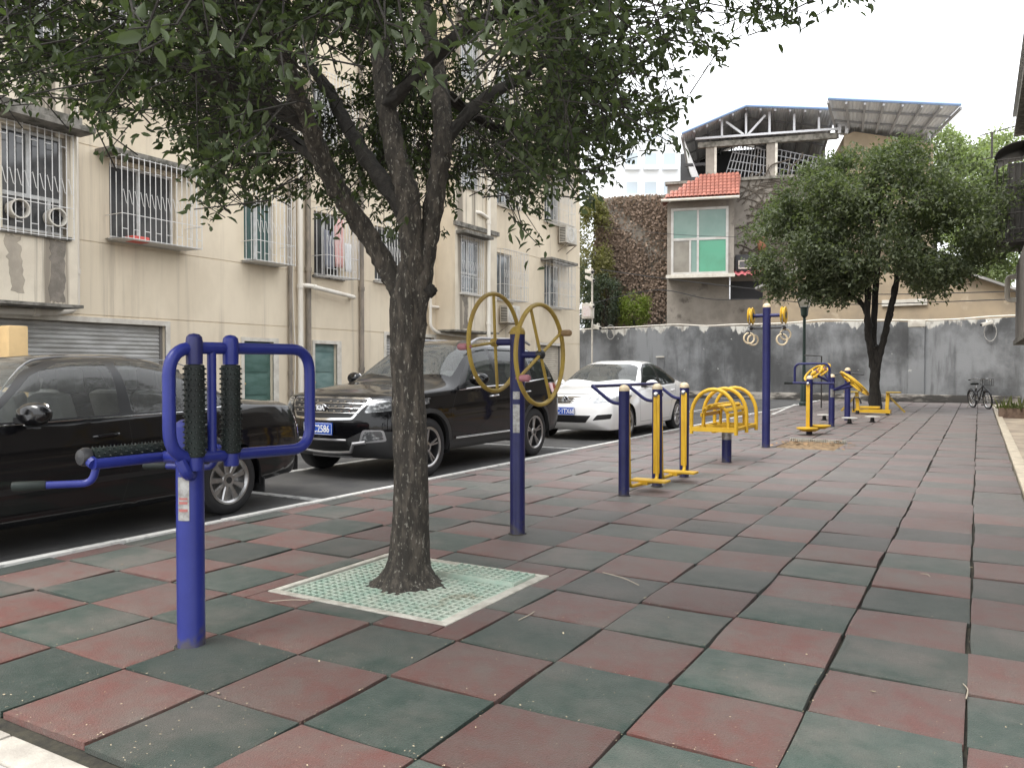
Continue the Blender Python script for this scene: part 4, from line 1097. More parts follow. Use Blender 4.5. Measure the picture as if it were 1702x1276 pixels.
# planter, bag ------------------------------------------------------------------
pb = gnd(1676, 694); px_, py_ = pb.x, pb.y
pt = thing('planter_box', (px_, py_, 0), 'brown wooden planter box with sparse weeds by the right kerb end', 'planter')
mb = MB(); x0, x1, y0, y1 = px_ - .22, px_ + .38, py_ - .2, py_ + .5
for b in ((x0, x1, y0, y0 + .03), (x0, x1, y1 - .03, y1), (x0, x0 + .03, y0 + .031, y1 - .031), (x1 - .03, x1, y0 + .031, y1 - .031)): mb.box(*b, 0, .26)
mb.build('side_board', M('old_wood', (.085, .055, .038), .9, col2=(.16, .11, .08), scale=8), pt)
MB().box(x0 + .03, x1 - .03, y0 + .03, y1 - .03, 0, .2).build('soil', m_dirt, pt, smooth=False)
vs, fs = [], []
for i in range(160):
    c = Vector((rv.uniform(x0, x1), rv.uniform(y0, y1), .2)); h = rv.uniform(.08, .42) * (1 if rv.random() < .3 else .5); d = Vector((rv.gauss(0, .12), rv.gauss(0, .12), h)); s = Vector((rv.uniform(-1, 1), rv.uniform(-1, 1), 0)).normalized() * .014
    k = len(vs); vs += [c - s, c + s, c + d * .6 + s * 1.6, c + d, c + d * .6 - s * 1.6]; fs.append((k, k + 1, k + 2, k + 3, k + 4))
mb = MB(); mb.add(vs, fs); tag(mb.build('weeds', leaf_mat('weed', (.07, .09, .035), (.16, .17, .08), .3), pt, smooth=False), kind='stuff')
bg = thing('plastic_bag', tuple(gnd(1697, 690)), 'white plastic bag slumped beside the planter box', 'bag')
g0 = gnd(1699, 692); mb = MB(); rows = []
for j in range(9):
    t = j / 8; rows.append([g0 + Vector((.2 * math.sin(math.pi * min(t * .9 + .1, 1)) ** .6 * math.cos(a) * (1 + .18 * math.sin(5 * a + j)), .2 * math.sin(math.pi * min(t * .9 + .1, 1)) ** .6 * math.sin(a), .3 * t + .02 * math.sin(3 * a))) for a in [k * 2 * math.pi / 18 for k in range(18)]])
mb.grid(rows, closed=True); mb.build('body', M('bag_plastic', (.66, .66, .66), .4), bg)
# white paint marks on the lot near the lamp
for (a, b) in (((1283, 689), (1420, 692)), ((1283, 689), (1322, 672)), ((1322, 672), (1345, 672))):
    p, q = gnd(*a), gnd(*b); d = (q - p).normalized(); s = Vector((-d.y, d.x, 0)) * .045
    if max(p.x, q.x) > XL - .1:
        if q.x > p.x: q = p + (q - p) * ((XL - .12 - p.x) / (q.x - p.x)) if p.x < XL - .12 else p
    if (q - p).length < .1: continue
    e = Vector((0, 0, .006)); MB().add([p - s + e, q - s + e, q + s + e, p + s + e], [(0, 1, 2, 3)]).build('painted_line', m_paint, lot, smooth=False)
# thin frame beside the lamp
fx, fy = gnd(1365, 678).xy
tf = thing('clothes_rack', (fx, fy, 0), 'thin dark steel frame standing between lamp post and wheel exerciser', 'frame')
mb = MB(); zz = zat(592, fx, fy); q2 = gnd(1337, 676)
mb.tube([(fx, fy, 0), (fx, fy, zz), (q2.x, q2.y, zz + .05)], .022, 6); mb.build('tube', m_ir, tf)

# ================================================================== EXERCISE EQUIPMENT
m_blue2 = M('blue_enamel', (.0145, .021, .145), .34, col2=(.019, .027, .17), scale=3, coat=.0, spec=.32, bump=.08, bscale=30, col3=(.06, .055, .075), scale3=38, lo3=.70, hi3=.74, grime_shade=.85)
m_blued = M('worn_blue_enamel', (.0155, .017, .075), .38, col2=(.021, .023, .095), scale=4, coat=.0, spec=.3, bump=.08, col3=(.07, .06, .06), scale3=40, lo3=.69, hi3=.73, grime_shade=.8)
m_yel = M('yellow_enamel', (.60, .37, .03), .42, col2=(.52, .31, .028), scale=5, spec=.3, bump=.06, col3=(.22, .13, .04), scale3=42, lo3=.69, hi3=.73)
m_ochre = M('faded_yellow', (.40, .285, .06), .5, col2=(.31, .21, .055), scale=6, spec=.3, bump=.08, col3=(.16, .11, .06), scale3=40, lo3=.68, hi3=.73)
m_cap = M('cream_cap', (.62, .50, .33), .5, col2=(.5, .42, .29), scale=6)
m_rub = M('black_rubber', (.010, .012, .011), .55, col2=(.016, .022, .020), scale=6, spec=.2)
m_stud = M('worn_rubber_tip', (.11, .12, .115), .5)
m_chr = M('steel_ball', (.55, .55, .54), .25, metal=1.0)
m_blackplastic = M('black_plastic', (.02, .02, .022), .4)
m_plate = M('aluminium_label', (.36, .36, .35), .35, metal=.6, col2=(.22, .21, .2), scale=30)
m_redink = M('red_print', (.30, .10, .09), .6)
GREP = 'outdoor exercise equipment'
def post(par, x, y, z, r, mat, dome=None, base=True, name='post'):
    mb = MB(); mb.lathe((x, y, 0), (0, 0, 1), [(r * 1.06, 0), (r * 1.0, .012), (r, z)], 26); o = mb.build(name, mat, par)
    if dome: mb = MB(); mb.lathe((x, y, z), (0, 0, 1), [(r * 1.04, 0), (r * 1.04, .012)] + [(r * 1.04 * math.cos(a), .012 + r * .95 * math.sin(a)) for a in [i * math.pi / 14 for i in range(1, 8)]], 22); mb.build('cap', dome, par)
    if base: mb = MB(); mb.lathe((x, y, .001), (0, 0, 1), [(r * 1.25, 0), (r * 1.2, .004), (r * 1.07, .006)], 24, caps=False); mb.build('base_ring', m_slab, par)  # dark soil-coloured ring, doubling as painted contact shade round the foot
    return o
def plate(par, x, y, z0, z1, r, ang, span, rows=6, red=True):
    """printed label wrapped on a round post"""
    g = []
    for j in range(3): g.append([(x + (r + .0025) * math.cos(ang + span * (k / 6 - .5)), y + (r + .0025) * math.sin(ang + span * (k / 6 - .5)), z0 + (z1 - z0) * j / 2) for k in range(7)])
    mb = MB(); mb.grid(g); p = mb.build('label_plate', m_plate, par)
    if red:
        g = []; zc = z0 + (z1 - z0) * .38
        for (q0, q1) in ((zc + .02, zc + .03), (zc, zc + .012), (zc - .035, zc - .022)):
            g = [[(x + (r + .0035) * math.cos(ang + span * (k / 6 - .5) * .75), y + (r + .0035) * math.sin(ang + span * (k / 6 - .5) * .75), z) for k in range(7)] for z in (q0, q1)]
            mb = MB(); mb.grid(g); mb.build('print_bar', m_redink, p)
    return p
def studded(par, p, q, r, name='roller', nr=12, turns=17, hub=.02):
    p, q = Vector(p), Vector(q); d = (q - p).normalized(); x, y = basis(d); L = (q - p).length
    mb = MB(); mb.lathe(p, d, [(r * .5, 0), (r * .96, .003), (r, .01), (r, L - .01), (r * .96, L - .003), (r * .5, L)], 24); o = mb.build(name, m_rub, par)
    mb = MB()
    for j in range(turns):
        for k in range(nr):
            a = 2 * math.pi * (k + .5 * (j % 2)) / nr; n = x * math.cos(a) + y * math.sin(a); c = p + d * (.02 + (L - .04) * j / (turns - 1)) + n * r
            t = d.cross(n)
            mb.add([c + d * .0068 - n * .002, c + t * .0068 - n * .002, c - d * .0068 - n * .002, c - t * .0068 - n * .002, c + n * .0085 + d * .002, c + n * .0085 + t * .002, c + n * .0085 - d * .002, c + n * .0085 - t * .002],
                   [(0, 1, 5, 4), (1, 2, 6, 5), (2, 3, 7, 6), (3, 0, 4, 7), (4, 5, 6, 7)], 0)
    tag(mb.build('studs', m_rub, o), kind='stuff')
    mb = MB()
    for j in range(turns):
        for k in range(nr):
            a = 2 * math.pi * (k + .5 * (j % 2)) / nr; n = x * math.cos(a) + y * math.sin(a); c = p + d * (.02 + (L - .04) * j / (turns - 1)) + n * (r + .0088); t = d.cross(n)
            mb.add([c + d * .002, c + t * .002, c - d * .002, c - t * .002], [(0, 1, 2, 3)])
    tag(mb.build('stud_tips', m_stud, o), kind='stuff')
    return o

# 1 back and waist massager ------------------------------------------
x, y = -3.178, 2.472
t = thing('back_massager', (x, y, 0), 'nearest exerciser, blue massager frame with two upright studded black rollers on a thick post', 'exercise machine', GREP)
post(t, x, y, 1.03, .0625, m_blue2)
mb = MB(); mb.lathe((x, y, 1.03), (0, 0, 1), [(.0625, 0), (.06, .018), (.04, .03), (.001, .032)], 24); mb.build('post_cap', m_blue2, t)
XL1 = -3.10
loop = fillet([(XL1, 2.305, .895), (XL1, 2.305, 1.392), (XL1, 3.17, 1.40), (XL1, 3.17, .872)], .13, 8, closed=True)
mb = MB(); mb.tube(loop, .0285, 14, closed=True); mb.build('frame_loop', m_blue2, t)
mb = MB(); mb.tube([(XL1, 2.535, .885), (XL1, 2.535, 1.395)], .021, 12); mb.build('upright', m_blue2, t)
mb = MB(); mb.tube(fillet([(x + .02, y, .80), (XL1 + .02, 2.38, .82), (XL1, 2.36, .885)], .05), .026, 10); mb.tube([(x, y, .93), (XL1 - .01, 2.56, .885)], .026, 10); mb.build('bracket', m_blue2, t)
for yy in (2.43, 2.635):
    rl = studded(t, (XL1 + .012, yy, .895), (XL1 + .012, yy, 1.318), .044, turns=17)
    mb = MB(); mb.lathe((XL1 + .012, yy, 1.318), (0, 0, 1), [(.036, 0), (.037, .05), (.037, .105), (.034, .125), (.022, .137), (.001, .141)], 20); mb.build('roller_cap', m_blue2 if yy > 2.5 else m_blued, rl)
    mb = MB(); mb.lathe((XL1 + .012, yy, .835), (0, 0, 1), [(.034, 0), (.036, .01), (.036, .06)], 18); mb.build('roller_foot', m_blue2, rl)
XR1 = -3.44
rl = studded(t, (XR1, 2.15, .905), (XR1, 2.80, .905), .036, turns=24, nr=10)
mb = MB(); mb.tube([(XR1 + .055, 2.13, .875), (XR1 + .055, 2.83, .875)], .024, 12); mb.build('waist_bar', m_blue2, t)
for yy, s in ((2.135, -1), (2.815, 1)):
    mb = MB(); mb.tube([(XR1 - .01, yy, .905), (XR1 + .055, yy, .875), ], .026, 10); mb.build('end_joint', m_blue2, t)
    mb = MB(); mb.lathe((XR1, yy + .005 * s, .905), (0, s, 0), [(.042, -.01), (.042, .01), (.034, .028), (.001, .034)], 18); mb.build('end_cap', m_blackplastic, rl)
mb = MB(); mb.tube([(x, y, .875), (XR1 + .055, y + .02, .875)], .028, 12); mb.build('cross_arm', m_blue2, t)
for (a, b) in (((XR1 + .05, 2.15, .87), (-3.60, 1.897, .79)), ((XR1 + .05, 2.80, .87), (-3.78, 2.66, .79))):
    a, b = Vector(a), Vector(b); d = (Vector((b.x, b.y, 0)) - Vector((a.x, a.y, 0))).normalized()
    e = Vector((b.x, b.y, b.z)); k0 = Vector((a.x, a.y, b.z)) + d * .04
    mb = MB(); mb.tube(fillet([a, Vector((a.x, a.y, b.z)) + d * .02, e - d * .13], .075, 8), .0165, 12); hd = mb.build('handle', m_blue2, t)
    mb = MB(); mb.lathe(e - d * .13, d, [(.018, 0), (.0205, .006), (.0205, .12), (.019, .13), (.012, .132)], 16); mb.build('grip', m_rub, hd)
plate(t, x, y, .60, .80, .0625, math.radians(-66), .85)
plate(t, x, y, .815, .85, .0625, math.radians(-66), .6, red=False)

# 2 shoulder wheels ------------------------------------------------------
x, y = -3.121, 5.448
t = thing('shoulder_wheel', (x, y, 0), 'blue post carrying two large ochre yellow wheels behind the tree trunk', 'exercise machine', GREP)
post(t, x, y, 1.565, .059, m_blued, m_ochre)
def big_wheel(side, zc, ang, knobs):
    wx = x + side * .205; c = Vector((wx, y, zc)); R = .385
    mb = MB(); mb.cyl((x, y, zc), (wx, y, zc), .027, n=14); mb.build('axle_arm', m_blued, t)
    mb = MB(); mb.tube([c + Vector((0, R * math.cos(a), R * math.sin(a))) for a in [k * 2 * math.pi / 48 for k in range(48)]], .0175, 10, closed=True); w = mb.build('wheel', m_ochre, t)
    mb = MB()
    for a in ang: mb.tube([c, c + Vector((0, R * math.cos(a), R * math.sin(a)))], .0125, 8)
    mb.build('spokes', m_ochre, w)
    mb = MB(); mb.lathe(c - Vector((.03, 0, 0)), (1, 0, 0), [(.03, 0), (.034, .01), (.034, .05), (.02, .062), (.001, .066)], 16); mb.build('hub', m_blackplastic if side > 0 else m_ochre, w)
    for a, mt in knobs:
        p = c + Vector((0, R * math.cos(a), R * math.sin(a)))
        mb = MB(); mb.lathe(p - Vector((.02, 0, 0)) * side, (side, 0, 0), [(.012, 0), (.012, .03), (.024, .035), (.027, .06), (.027, .10), (.02, .112)], 14); mb.build('knob', mt, w)
m_pink = M('faded_red_knob', (.36, .15, .17), .5); m_brown = M('brown_knob', (.25, .16, .08), .5)
big_wheel(-1, 1.505, [1.63, -1.48, 3.25], [(3.25, m_pink)])
big_wheel(1, 1.405, [2.0, -1.14, .48, 3.62], [(.48, m_brown), (3.62, m_pink)])
plate(t, x, y, .80, 1.02, .059, math.radians(-70), .9, red=False); plate(t, x, y, 1.06, 1.12, .059, math.radians(-70), .9, red=False)

# 3 air walker -------------------------------------------------------------
P3 = [(-3.115, 7.619), (-3.055, 8.427), (-3.029, 9.289)]
t = thing('air_walker', (P3[0][0], P3[0][1], 0), 'air walker with three blue cream-capped posts and two yellow swinging footboards', 'exercise machine', GREP)
HP = 1.07
for (x, y) in P3: post(t, x, y, HP, .055, m_blued, m_cap)
ends = []
for i, (x, y) in enumerate(P3):
    mb = MB(); q = [(x, y, .94), (x - .12, y - .02, .945), (x - .34, y - .03, 1.115)]
    mb.tube(fillet(q, .08), .0185, 10); mb.build('rail_arm', m_blued, t); ends.append(q[-1])
mb = MB(); mb.tube([ends[0], ends[1], ends[2]], .0185, 10); mb.build('handrail', m_blued, t)
for i in range(2):
    (xa, ya), (xb, yb) = P3[i], P3[i + 1]
    zp = 1.0; ya += .075; yb -= .075; xm = (xa + xb) / 2 + .02
    path = fillet([(xa + .01, ya, zp), (xa + .03, ya, .085), (xb + .03, yb, .085), (xb + .01, yb, zp)], .07, 7)
    mb = MB(); mb.tube(path, .0195, 10); sw = mb.build('swing_bar', m_yel, t)
    mb = MB(); mb.obox(((xb + .02), yb, .58), (.034, 0, 0), (0, .012, 0), (0, 0, .43)); mb.build('hanger', m_yel, sw, bevel=.004)
    for k in range(3):
        yy = (ya + yb) / 2 + .02 + (k - 1) * .062
        MB().box(xm - .12, xm + .27, yy - .024, yy + .024, .105, .127).build('footboard_slat', m_yel, sw, bevel=.004)
    mb = MB(); mb.box(xm - .02, xm + .08, (ya + yb) / 2 - .09, (ya + yb) / 2 + .12, .08, .104); mb.build('footboard_support', m_yel, sw)
    for (xx, yy) in ((xa + .01, ya), (xb + .01, yb)): mb = MB(); mb.ball((xx, yy, zp + .012), .033, 14); mb.build('pivot_ball', m_chr, sw)

# 4 back-stretching arch bench ------------------------------------------------
x, y = -2.995, 11.03
t = thing('back_stretcher', (x, y, 0), 'yellow bench of three tall arches with slats on a short blue post', 'exercise machine', GREP)
post(t, x, y, .44, .066, m_blued)
MB().cyl((x, y, .32), (x, y, .44), .067, n=24).build('collar', m_plate, t)
ax0, ax1, ays = -3.345, -2.745, (10.56, 11.11, 11.66)
cxm = (ax0 + ax1) / 2
for yy in ays:
    pts = [(ax1, yy, .42), (ax1, yy, .62)] + [(cxm + .3 * math.cos(a), yy, .66 + .36 * math.sin(a)) for a in [k * math.pi / 14 for k in range(15)]] + [(ax0, yy, .62), (ax0, yy, .42)]
    mb = MB(); mb.tube(pts, .026, 12); a = mb.build('arch', m_yel, t)
    mb = MB(); mb.beam((ax0, yy, .485), (ax1, yy, .485), .04, .06); mb.build('cross_beam', m_yel, a)
for yy in (10.66, 11.5):
    pts = [(cxm + .17, yy, .5)] + [(cxm + .165 * math.cos(a), yy, .66 + .14 * math.sin(a)) for a in [k * math.pi / 12 for k in range(13)]] + [(cxm - .17, yy, .5)]
    mb = MB(); mb.tube(pts, .022, 10); mb.build('small_arch', m_yel, t)
for k in range(7):
    a = math.pi * (k + .15) / 6.3
    c = Vector((cxm + .185 * math.cos(a), 11.08, .66 + .16 * math.sin(a)))
    mb = MB(); mb.obox(c, Vector((-math.sin(a), 0, math.cos(a))) * .026, (0, .47, 0), Vector((math.cos(a), 0, math.sin(a))) * .010); mb.build('slat', m_yel, t, bevel=.004)
mb = MB(); mb.beam((cxm, ays[0], .46), (cxm, ays[2], .46), .05, .04); mb.beam((ax0 + .02, ays[0], .49), (ax0 + .02, ays[2], .49), .035, .04); mb.beam((ax1 - .02, ays[0], .49), (ax1 - .02, ays[2], .49), .035, .04); mb.build('side_rail', m_yel, t)

# 5 pull-down rings ---------------------------------------------------------------
x, y = -3.001, 13.42
t = thing('ring_pulley_post', (x, y, 0), 'tall blue post with yellow pulleys and four hanging hand rings', 'exercise machine', GREP)
post(t, x, y, 2.29, .064, m_blued, m_cap)
za = 2.16
mb = MB(); mb.cyl((x - .27, y, za), (x + .27, y, za), .03, n=12); mb.build('pulley_arm', m_blued, t)
mb = MB(); mb.cyl((x - .25, y, 1.96), (x + .27, y, 1.96), .018, n=10)
for s in (-.25, .27): mb.ball((x + s, y, 1.96), .035)
mb.build('spreader_bar', m_blackplastic, t)
for i, (sx, lens) in enumerate(((-.25, (1.79, 1.77)), (.27, (1.76, 1.85)))):
    c = Vector((x + sx, y, za))
    mb = MB(); mb.lathe(c - Vector((.035, 0, 0)), (1, 0, 0), [(.05, 0), (.135, .0), (.14, .012), (.115, .03), (.115, .04), (.14, .058), (.135, .07), (.05, .07)], 24); pu = mb.build('pulley', m_yel, t)
    mb = MB(); mb.cyl(c - Vector((.04, 0, 0)), c + Vector((.04, 0, 0)), .055, n=16); mb.build('pulley_hub', m_blackplastic, pu)
    for (sy, zl) in zip((-1, 1), lens):
        py = y + sy * .12; mb = MB()
        z = za
        while z > zl + .1:
            mb.obox((x + sx, py, z), (.006 if int(z * 50) % 2 else .003, 0, 0), (0, .004, 0), (0, 0, .016)); z -= .024
        tag(mb.build('chain', M('chain_steel', (.3, .3, .3), .4, metal=.8), t), kind='stuff')
        cc = Vector((x + sx, py + .01 * sy, zl)); d1 = _r
        mb = MB(); mb.tube([cc + d1 * (.085 * math.cos(a)) + Vector((0, 0, .085 * math.sin(a))) for a in [k * 2 * math.pi / 28 for k in range(28)]], .0145, 8, closed=True); mb.build('hand_ring', m_cap, t)
        mb = MB(); mb.obox(cc + Vector((0, 0, .09)), (.014, 0, 0), (0, .014, 0), (0, 0, .022)); mb.build('ring_clip', m_blackplastic, t)

# 6 hip pendulum ------------------------------------------------------------------
x, y = -2.868, 16.536
t = thing('hip_pendulum', (x, y, 0), 'blue post with yellow pendulum and oval footplates under a blue handlebar loop', 'exercise machine', GREP)
post(t, x, y, 1.09, .06, m_blued, m_cap)
mb = MB(); mb.tube([(-3.34, y + .09, 1.01), (-2.43, y + .09, 1.01)], .024, 10); mb.build('handlebar', m_blued, t)
mb = MB(); mb.cyl((-3.36, y + .09, 1.01), (-3.2, y + .09, 1.01), .029, n=10); mb.build('grip', m_rub, t)
mb = MB(); mb.tube(fillet([(-3.17, y + .12, 1.01), (-3.17, y + .12, 1.39), (-2.52, y + .12, 1.39), (-2.52, y + .12, 1.01)], .12), .024, 10); mb.build('handle_loop', m_blued, t)
mb = MB(); mb.obox((x - .01, y - .10, .56), (.035, 0, 0), (0, .016, 0), (0, 0, .45)); pn = mb.build('pendulum', m_yel, t, bevel=.006)
mb = MB(); mb.ball((x - .01, y - .12, 1.0), .035); mb.build('pivot_ball', m_chr, pn)
for (dx, dy, z) in ((-.0, -.22, .13), (.17, .20, .16)):
    mb = MB(); mb.lathe((x + dx, y + dy, z), (0, 0, 1), [(.1, -.05), (.16, -.02), (.2, 0), (.2, .02), (.17, .024)], 20); mb.build('footplate', m_yel, pn)
mb = MB(); mb.tube(fillet([(x, y - .10, .13), (x, y - .22, .10), (x + .1, y + .05, .08), (x + .17, y + .2, .13)], .06), .025, 8); mb.build('foot_arm', m_yel, pn)

# 7 tilted push discs ---------------------------------------------------------------
x, y = -2.825, 19.005
t = thing('tilted_wheel_post', (x, y, 0), 'blue post branching into two pairs of tilted yellow push wheels', 'exercise machine', GREP)
post(t, x, y, 1.10, .064, m_blued, m_cap); plate(t, x, y, .66, .84, .064, math.radians(-70), 1.4, red=False)
Zu = Vector((0, 0, 1))
def disc(c, n, R):
    c, n = Vector(c), Vector(n).normalized(); a, b = basis(n)
    mb = MB(); mb.tube([c + (a * math.cos(k * math.pi / 14) + b * math.sin(k * math.pi / 14)) * R for k in range(28)], .024, 8, closed=True); w = mb.build('push_wheel', m_yel, t)
    mb = MB()
    for k in range(3):
        q = k * 2.094 + .5; mb.tube([c, c + (a * math.cos(q) + b * math.sin(q)) * R], .016, 6)
    mb.build('spokes', m_yel, w)
    mb = MB(); mb.lathe(c - n * .03, n, [(.06, 0), (.06, .05), (.03, .06)], 12); mb.build('hub', m_yel, w)
    mb = MB(); p = c + a * R; mb.cyl(p, p + n * .1, .02, n=8); mb.build('knob', m_pink, w)
for (px_, py_, Y, R, sg) in ((1352, 620, 18.8, .225, -1), (1366, 616, 19.35, .21, -1), (1415, 634, 18.75, .29, 1), (1424, 639, 19.3, .32, 1)):
    c = atY(px_, py_, Y); n = _r * (.68 * sg) + Zu * .70 - Vector((_f.x, _f.y, 0)) * .12
    disc(c, n, R)
    mb = MB(); mb.tube([(x, y, .80 if sg > 0 else .98), tuple(c - n.normalized() * .03)], .028, 8); mb.build('strut', m_blued, t)
# 8 standing twister with three discs ------------------------------------------------
x, y = -2.80, 21.3
t = thing('waist_twister', (x, y, 0), 'blue post with white cap and three low white turning discs', 'exercise machine', GREP)
post(t, x, y, 1.24, .07, m_blued, m_cap)
mb = MB(); mb.tube([(x - .32, y, 1.15), (x, y, 1.19), (x + .38, y, 1.15)], .02, 8); mb.build('handlebar', m_blackplastic, t)
m_disc = M('pale_disc', (.55, .54, .50), .5)
for (px_, py_) in ((1370, 689), (1412, 694), (1450, 692)):
    c = gnd(px_, py_, .14)
    mb = MB(); mb.lathe((c.x, c.y, .12), (0, 0, 1), [(.06, 0), (.17, .005), (.175, .02), (.16, .026)], 20); d = mb.build('turning_disc', m_disc, t)
    mb = MB(); mb.lathe((c.x, c.y, 0), (0, 0, 1), [(.09, 0), (.05, .03), (.04, .12)], 12); mb.build('stem', m_blackplastic, d)
# 9 yellow leg press beneath the far tree ---------------------------------------------
x, y = -2.55, 24.7
t = thing('leg_press', (x, y, 0), 'low yellow double-seat leg press in front of the far tree', 'exercise machine', GREP)
mb = MB(); mb.beam((x - .55, y, .10), (x + .45, y - .2, .10), .12, .10); mb.build('base_beam', m_yel, t)
for (px_, s) in ((x + .33, 1), (x - .42, -1)):
    mb = MB(); mb.beam((px_, y, .1), (px_ + .03 * s, y, .62), .09, .09, up=(0, 1, 0)); pp = mb.build('upright', m_yel, t)
    mb = MB(); mb.obox((px_ + .17 * s, y, .63), (.19, 0, 0), (0, .13, 0), (0, 0, .02)); mb.build('seat', m_ochre, pp, bevel=.01)
    mb = MB(); mb.beam((px_ + .02 * s, y, .55), (px_ + .45 * s, y + .1, .08), .05, .05); mb.build('strut', m_ochre, pp)
mb = MB(); mb.obox((x - .1, y - .02, .20), (.26, 0, 0), (0, .12, 0), (0, 0, .03)); mb.build('foot_board', m_yel, t, bevel=.01)
mb = MB(); mb.tube(fillet([(x - .52, y - .1, .1), (x - .52, y - .1, .48), (x - .38, y - .1, .48), (x - .32, y - .1, .3)], .08), .022, 8); mb.build('hand_loop', m_blackplastic, t)
for s in (-.42, .36): mb = MB(); mb.cyl((x + s, y - .1, 0), (x + s, y - .1, .1), .05, n=10); mb.build('foot', m_blackplastic, t)

# ================================================================== BICYCLE
m_tyre = M('tyre_rubber', (.018, .018, .019), .8, bump=.2, bscale=120)
m_frame = M('black_bike_paint', (.02, .021, .023), .35, coat=.3)
bd = Vector((-.42, .907, 0)).normalized(); bn = Vector((bd.y, -bd.x, 0)); g0 = gnd(1643, 680); BO = Vector((g0.x, g0.y, 0))
bk = thing('bicycle', tuple(BO), 'black bicycle parked on its stand in front of the grey wall', 'bicycle')
lean = Vector((0, 0, 1)) + bn * -.10
def bp(a, h, s=0.0): return BO + bd * a + lean * h + bn * s
RW = .29
for a in (0, 1.02):
    c = bp(a, RW); up_ = lean.normalized()
    pts = [c + bd * RW * .94 * math.cos(q) + up_ * RW * .94 * math.sin(q) for q in [k * math.pi / 16 for k in range(32)]]
    mb = MB(); mb.tube(pts, .026, 8, closed=True); w = mb.build('wheel', m_tyre, bk)
    mb = MB(); mb.tube([c + bd * RW * .84 * math.cos(q) + up_ * RW * .84 * math.sin(q) for q in [k * math.pi / 16 for k in range(32)]], .012, 6, closed=True); mb.build('rim', m_chr, w)
    mb = MB()
    for k in range(14): q = k * math.pi / 7; mb.tube([c + bn * (.02 if k % 2 else -.02), c + bd * RW * .84 * math.cos(q) + up_ * RW * .84 * math.sin(q)], .003, 3)
    mb.tube([c - bn * .05, c + bn * .05], .022, 8); mb.build('spokes', m_chr, w)
    mb = MB(); mb.tube([c + bd * (RW + .04) * math.cos(q) + up_ * (RW + .04) * math.sin(q) for q in [.3 + k * .23 for k in range(11)]], .02, 6); mb.build('mudguard', m_frame, bk)
mb = MB(); F0, R0_ = bp(0, RW), bp(1.02, RW); BB = bp(.56, .27); HT, ST = bp(.2, .74), bp(.68, .66)
for a, b in ((HT, BB), (BB, ST), (HT, bp(.64, .52)), (BB, R0_), (ST, R0_)): mb.tube([a, b], .02, 8)
mb.build('frame', m_frame, bk)
mb = MB()
for s in (-.05, .05): mb.tube([F0 + bn * s, bp(.15, .6) + bn * s, HT], .014, 6)
mb.tube([HT, bp(.24, .92)], .016, 8); mb.build('fork', m_frame, bk)
mb = MB(); mb.tube(fillet([bp(.34, .93, -.31), bp(.26, .97, -.18), bp(.24, .93, 0), bp(.26, .97, .18), bp(.34, .93, .31)], .08), .014, 8); hb_ = mb.build('handlebar', m_chr, bk)
for s in (-1, 1): mb = MB(); mb.tube([bp(.34, .93, .31 * s), bp(.42, .925, .33 * s)], .018, 8); mb.build('grip', m_rub, hb_)
mb = MB(); mb.tube([ST, bp(.70, .80)], .014, 8); mb.build('seat_post', m_chr, bk)
mb = MB(); rows = []
for k in range(7):
    f = k / 6; wd = .03 + .09 * f ** 1.5; rows.append([bp(.52 + .28 * f, .83 - .03 * (q / 4 - .5) ** 2 * 4, wd * (q / 2 - 1)) for q in range(5)])
mb.grid(rows); o = mb.build('saddle', m_rub, bk); o.modifiers.new('t', 'SOLIDIFY').thickness = .05
mb = MB(); mb.tube([BB - bn * .09, BB + bn * .09], .016, 8); mb.tube([BB + bn * .09, BB + bn * .09 + Vector((0, 0, -.16))], .011, 6); mb.tube([BB - bn * .09, BB - bn * .09 + Vector((0, 0, .16))], .011, 6)
mb.lathe(BB + bn * .04, bn, [(.1, 0), (.1, .006)], 20); mb.build('crank', m_chr, bk)
mb = MB(); mb.obox(BB + bn * .11 + Vector((0, 0, -.16)), bd * .05, bn * .03, Zu * .012); mb.obox(BB - bn * .11 + Vector((0, 0, .16)), bd * .05, bn * .03, Zu * .012); mb.build('pedal', m_blackplastic, bk)
mb = MB(); mb.tube([bp(.9, .28, -.03), BO + bd * .98 + bn * -.22], .011, 6); mb.build('kickstand', m_chr, bk)
c = bp(-.04, .76); mb = MB()
for h in (0, .2): mb.tube([c + Vector((0, 0, h)) + bd * a + bn * s for (a, s) in ((-.13, -.14), (.11, -.14), (.11, .14), (-.13, .14))], .009, 5, closed=True)
for (a, s) in [(-.13, q) for q in (-.14, -.07, 0, .07, .14)] + [(.11, q) for q in (-.14, -.07, 0, .07, .14)] + [(-.01, -.14), (-.01, .14)]: mb.tube([c + bd * a + bn * s, c + bd * a + bn * s + Vector((0, 0, .2))], .006, 4)
for q in (-.09, -.03, .03, .09): mb.tube([c + bd * -.13 + bn * q, c + bd * .11 + bn * q], .006, 4)
mb.build('basket', m_frame, bk)

# ================================================================== CARS
from mathutils.bvhtree import BVHTree
def pchip(pts):
    xs = np.array([p[0] for p in pts], float); ys = np.array([p[1] for p in pts], float)
    h = np.diff(xs); dl = np.diff(ys) / h; m = np.zeros(len(xs)); m[0], m[-1] = dl[0], dl[-1]
    for i in range(1, len(xs) - 1):
        if dl[i - 1] * dl[i] > 0:
            a, b = 2 * h[i] + h[i - 1], h[i] + 2 * h[i - 1]; m[i] = (a + b) / (a / dl[i - 1] + b / dl[i])
    def f(x):
        x = min(max(x, xs[0]), xs[-1]); i = min(int(np.searchsorted(xs, x, 'right')) - 1, len(xs) - 2); t = (x - xs[i]) / h[i]
        return float((1 + 2 * t) * (1 - t) ** 2 * ys[i] + t * (1 - t) ** 2 * h[i] * m[i] + t * t * (3 - 2 * t) * ys[i + 1] + t * t * (t - 1) * h[i] * m[i + 1])
    return f
